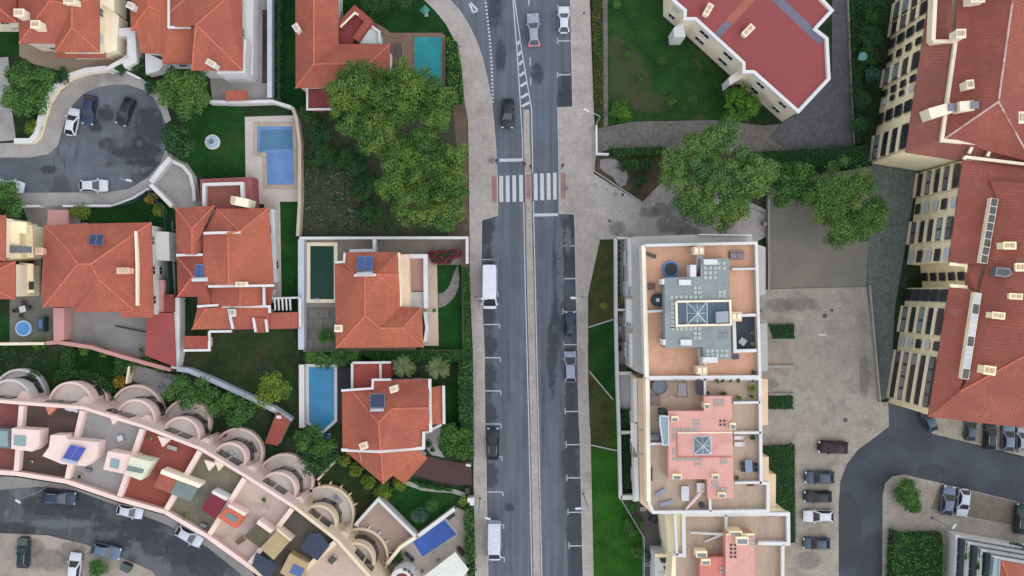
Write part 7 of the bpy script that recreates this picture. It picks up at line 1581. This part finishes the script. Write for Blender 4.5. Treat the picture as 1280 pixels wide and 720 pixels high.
pot('leafy pot plant at the pink roof edge', 921, 597, 12.04, 3.4, 'olive', .8); pot('dark pot plant above the blue glass table', 941, 547, 12.04, 4., 'dark', .9); table('low dark bench on the left edge of the beige terrace', 814.4, 593, 12.04, .25, 1.6, 0, m_dark, .4); sofa('dark sofa in front of the conservatory', 818.4, 547, 12.04, 1.3, .8, 0, m_cushion, 2)
# R
r = thing('closed_parasol', P(885, 668, 9), 'long white folded parasol lying on the low terrace', 'parasol', 'parasols'); a, b = P(863, 665.6, 9.5), P(907, 668, 9.9); MB().tube([a, a.lerp(b, .5), b], .14, 10, .2).build('fabric', m_fabric, r); a, b = P(881, 677, 9.4), P(902, 668.4, 9.6); MB().tube([a, b], .12, 8, .2).build('flap', m_fabric, r)
for i, (x, y) in enumerate(((869, 645), (964, 644.6), (939, 606.4))): 
    z = 12.04 if i == 2 else 9.04; c = P(x, y, z+.4); r = thing('planter_box', (c.x, c.y, z), ('terracotta planter at the left of the low terrace', 'terracotta planter at the right of the low terrace', 'terracotta planter under the peach block parapet')[i], 'planter', 'planters'); MB().box((c.x, c.y, z), .85, .28, .35).build('box', m_pot if False else mat('planter_clay', T(158, 92, 68), .85), r); MB().box((c.x, c.y, z+.352), .75, .18, .05).build('soil', m_soil, r)
hedge('tall dark plant in the narrow right terrace strip', [(969, 700), (972, 690), (975, 694), (975, 706), (970, 706)], .5, 'dark') if False else None
for i, (x, y, a) in enumerate(((813, 650, .4), (820, 652, 2.))): chair(('left', 'right')[i]+' dark chair in the wet courtyard', x, y, 0, a, m_dark)
table('small dark table in the wet courtyard', 817, 648, 0, .7, .7, .4, m_dark); r = thing('parcel_box', P(804, 637), 'white box in the wet courtyard corner', 'box'); c = P(804, 636.6, .5); MB().box((c.x, c.y, 0), .75, .5, .5).build('body', m_shutter, r, bevel=.02); MB().box((c.x, c.y, .502), .5, .3, .04).build('lid', m_conc, r)
pot('dark pot plant by the courtyard railing', 812, 696, 0, 4., 'dark', .9); pot('dark pot plant by the courtyard fence', 806, 690, 0, 4., 'dark', .8)


o = MB().tube([P(144, 407.4, .3), P(182.6, 415, .3)], .09, 8).build('awning_pole', m_dark, None); tag(o, 'long black pole lying across the grey concrete yard', 'pole')

# clutter on the crescent decks and yards
for lab, x, y, z, w_, d_, a, m in (('small white table on the grey crescent deck', 150, 548, 7.05, .7, .7, .3, m_shutter), ('brown slatted table on the pale stained crescent deck', 300, 676, 7.05, 1.2, .7, .6, m_wood), ('dark table on the sand coloured crescent deck', 415, 700, 7.05, 1., .8, .8, m_darkframe), ('pale bench table on the rust red crescent deck', 215, 560, 7.05, 1.3, .5, -.3, m_conc)):
    table(lab, x, y, z, w_, d_, a, m)
for lab, x, y, z, r_, lf in (('pot plant in the corner of the rust red deck', 187, 548, 7.05, 3., 'green'), ('pot plant by the street parapet of the grey deck', 100, 596, 7.05, 3., 'dark'), ('pot plant on the walnut brown deck', 38, 578, 7.05, 2.6, 'green'), ('pot plant on the weathered olive deck', 232, 645, 7.05, 3., 'olive'), ('pot plant on the stained blush deck', 330, 625, 7.05, 3., 'green'), ('pot plant beside the navy awning', 372, 700, 7.05, 3., 'dark'), ('pot plant in the yard by the wet wall of the grey concrete yard', 176, 438, 0, 3., 'green'), ('pot plant on the porch east of the orange roof', 541, 326, .3, 3., 'green'), ('pot plant at the curved path head', 543, 388, .3, 2.6, 'green')):
    pot(lab, x, y, z, r_, lf, .8)
for lab, x, y, z in (('white air conditioning unit on the walnut brown deck', 93, 513, 7.05), ('white air conditioning unit beside it under the garden parapet', 85, 511.6, 7.05), ('grey air conditioning unit on the grey deck', 109, 588, 7.05), ('dark air conditioning unit by the street parapet of the olive deck', 254, 657, 7.05)):
    c = P(x, y, z+.7); r = thing('air_conditioner', (c.x, c.y, z), lab, 'air conditioner', 'air conditioners'); a = -.3; MB().box((c.x, c.y, z+.05), .85, .4, .62, a).build('casing', m_shutter if 'white' in lab else m_steel, r, bevel=.02); MB().tube([(c.x, c.y-.2, z+.36), (c.x, c.y-.23, z+.36)], .22, 14).build('fan_grille', m_dark, r)
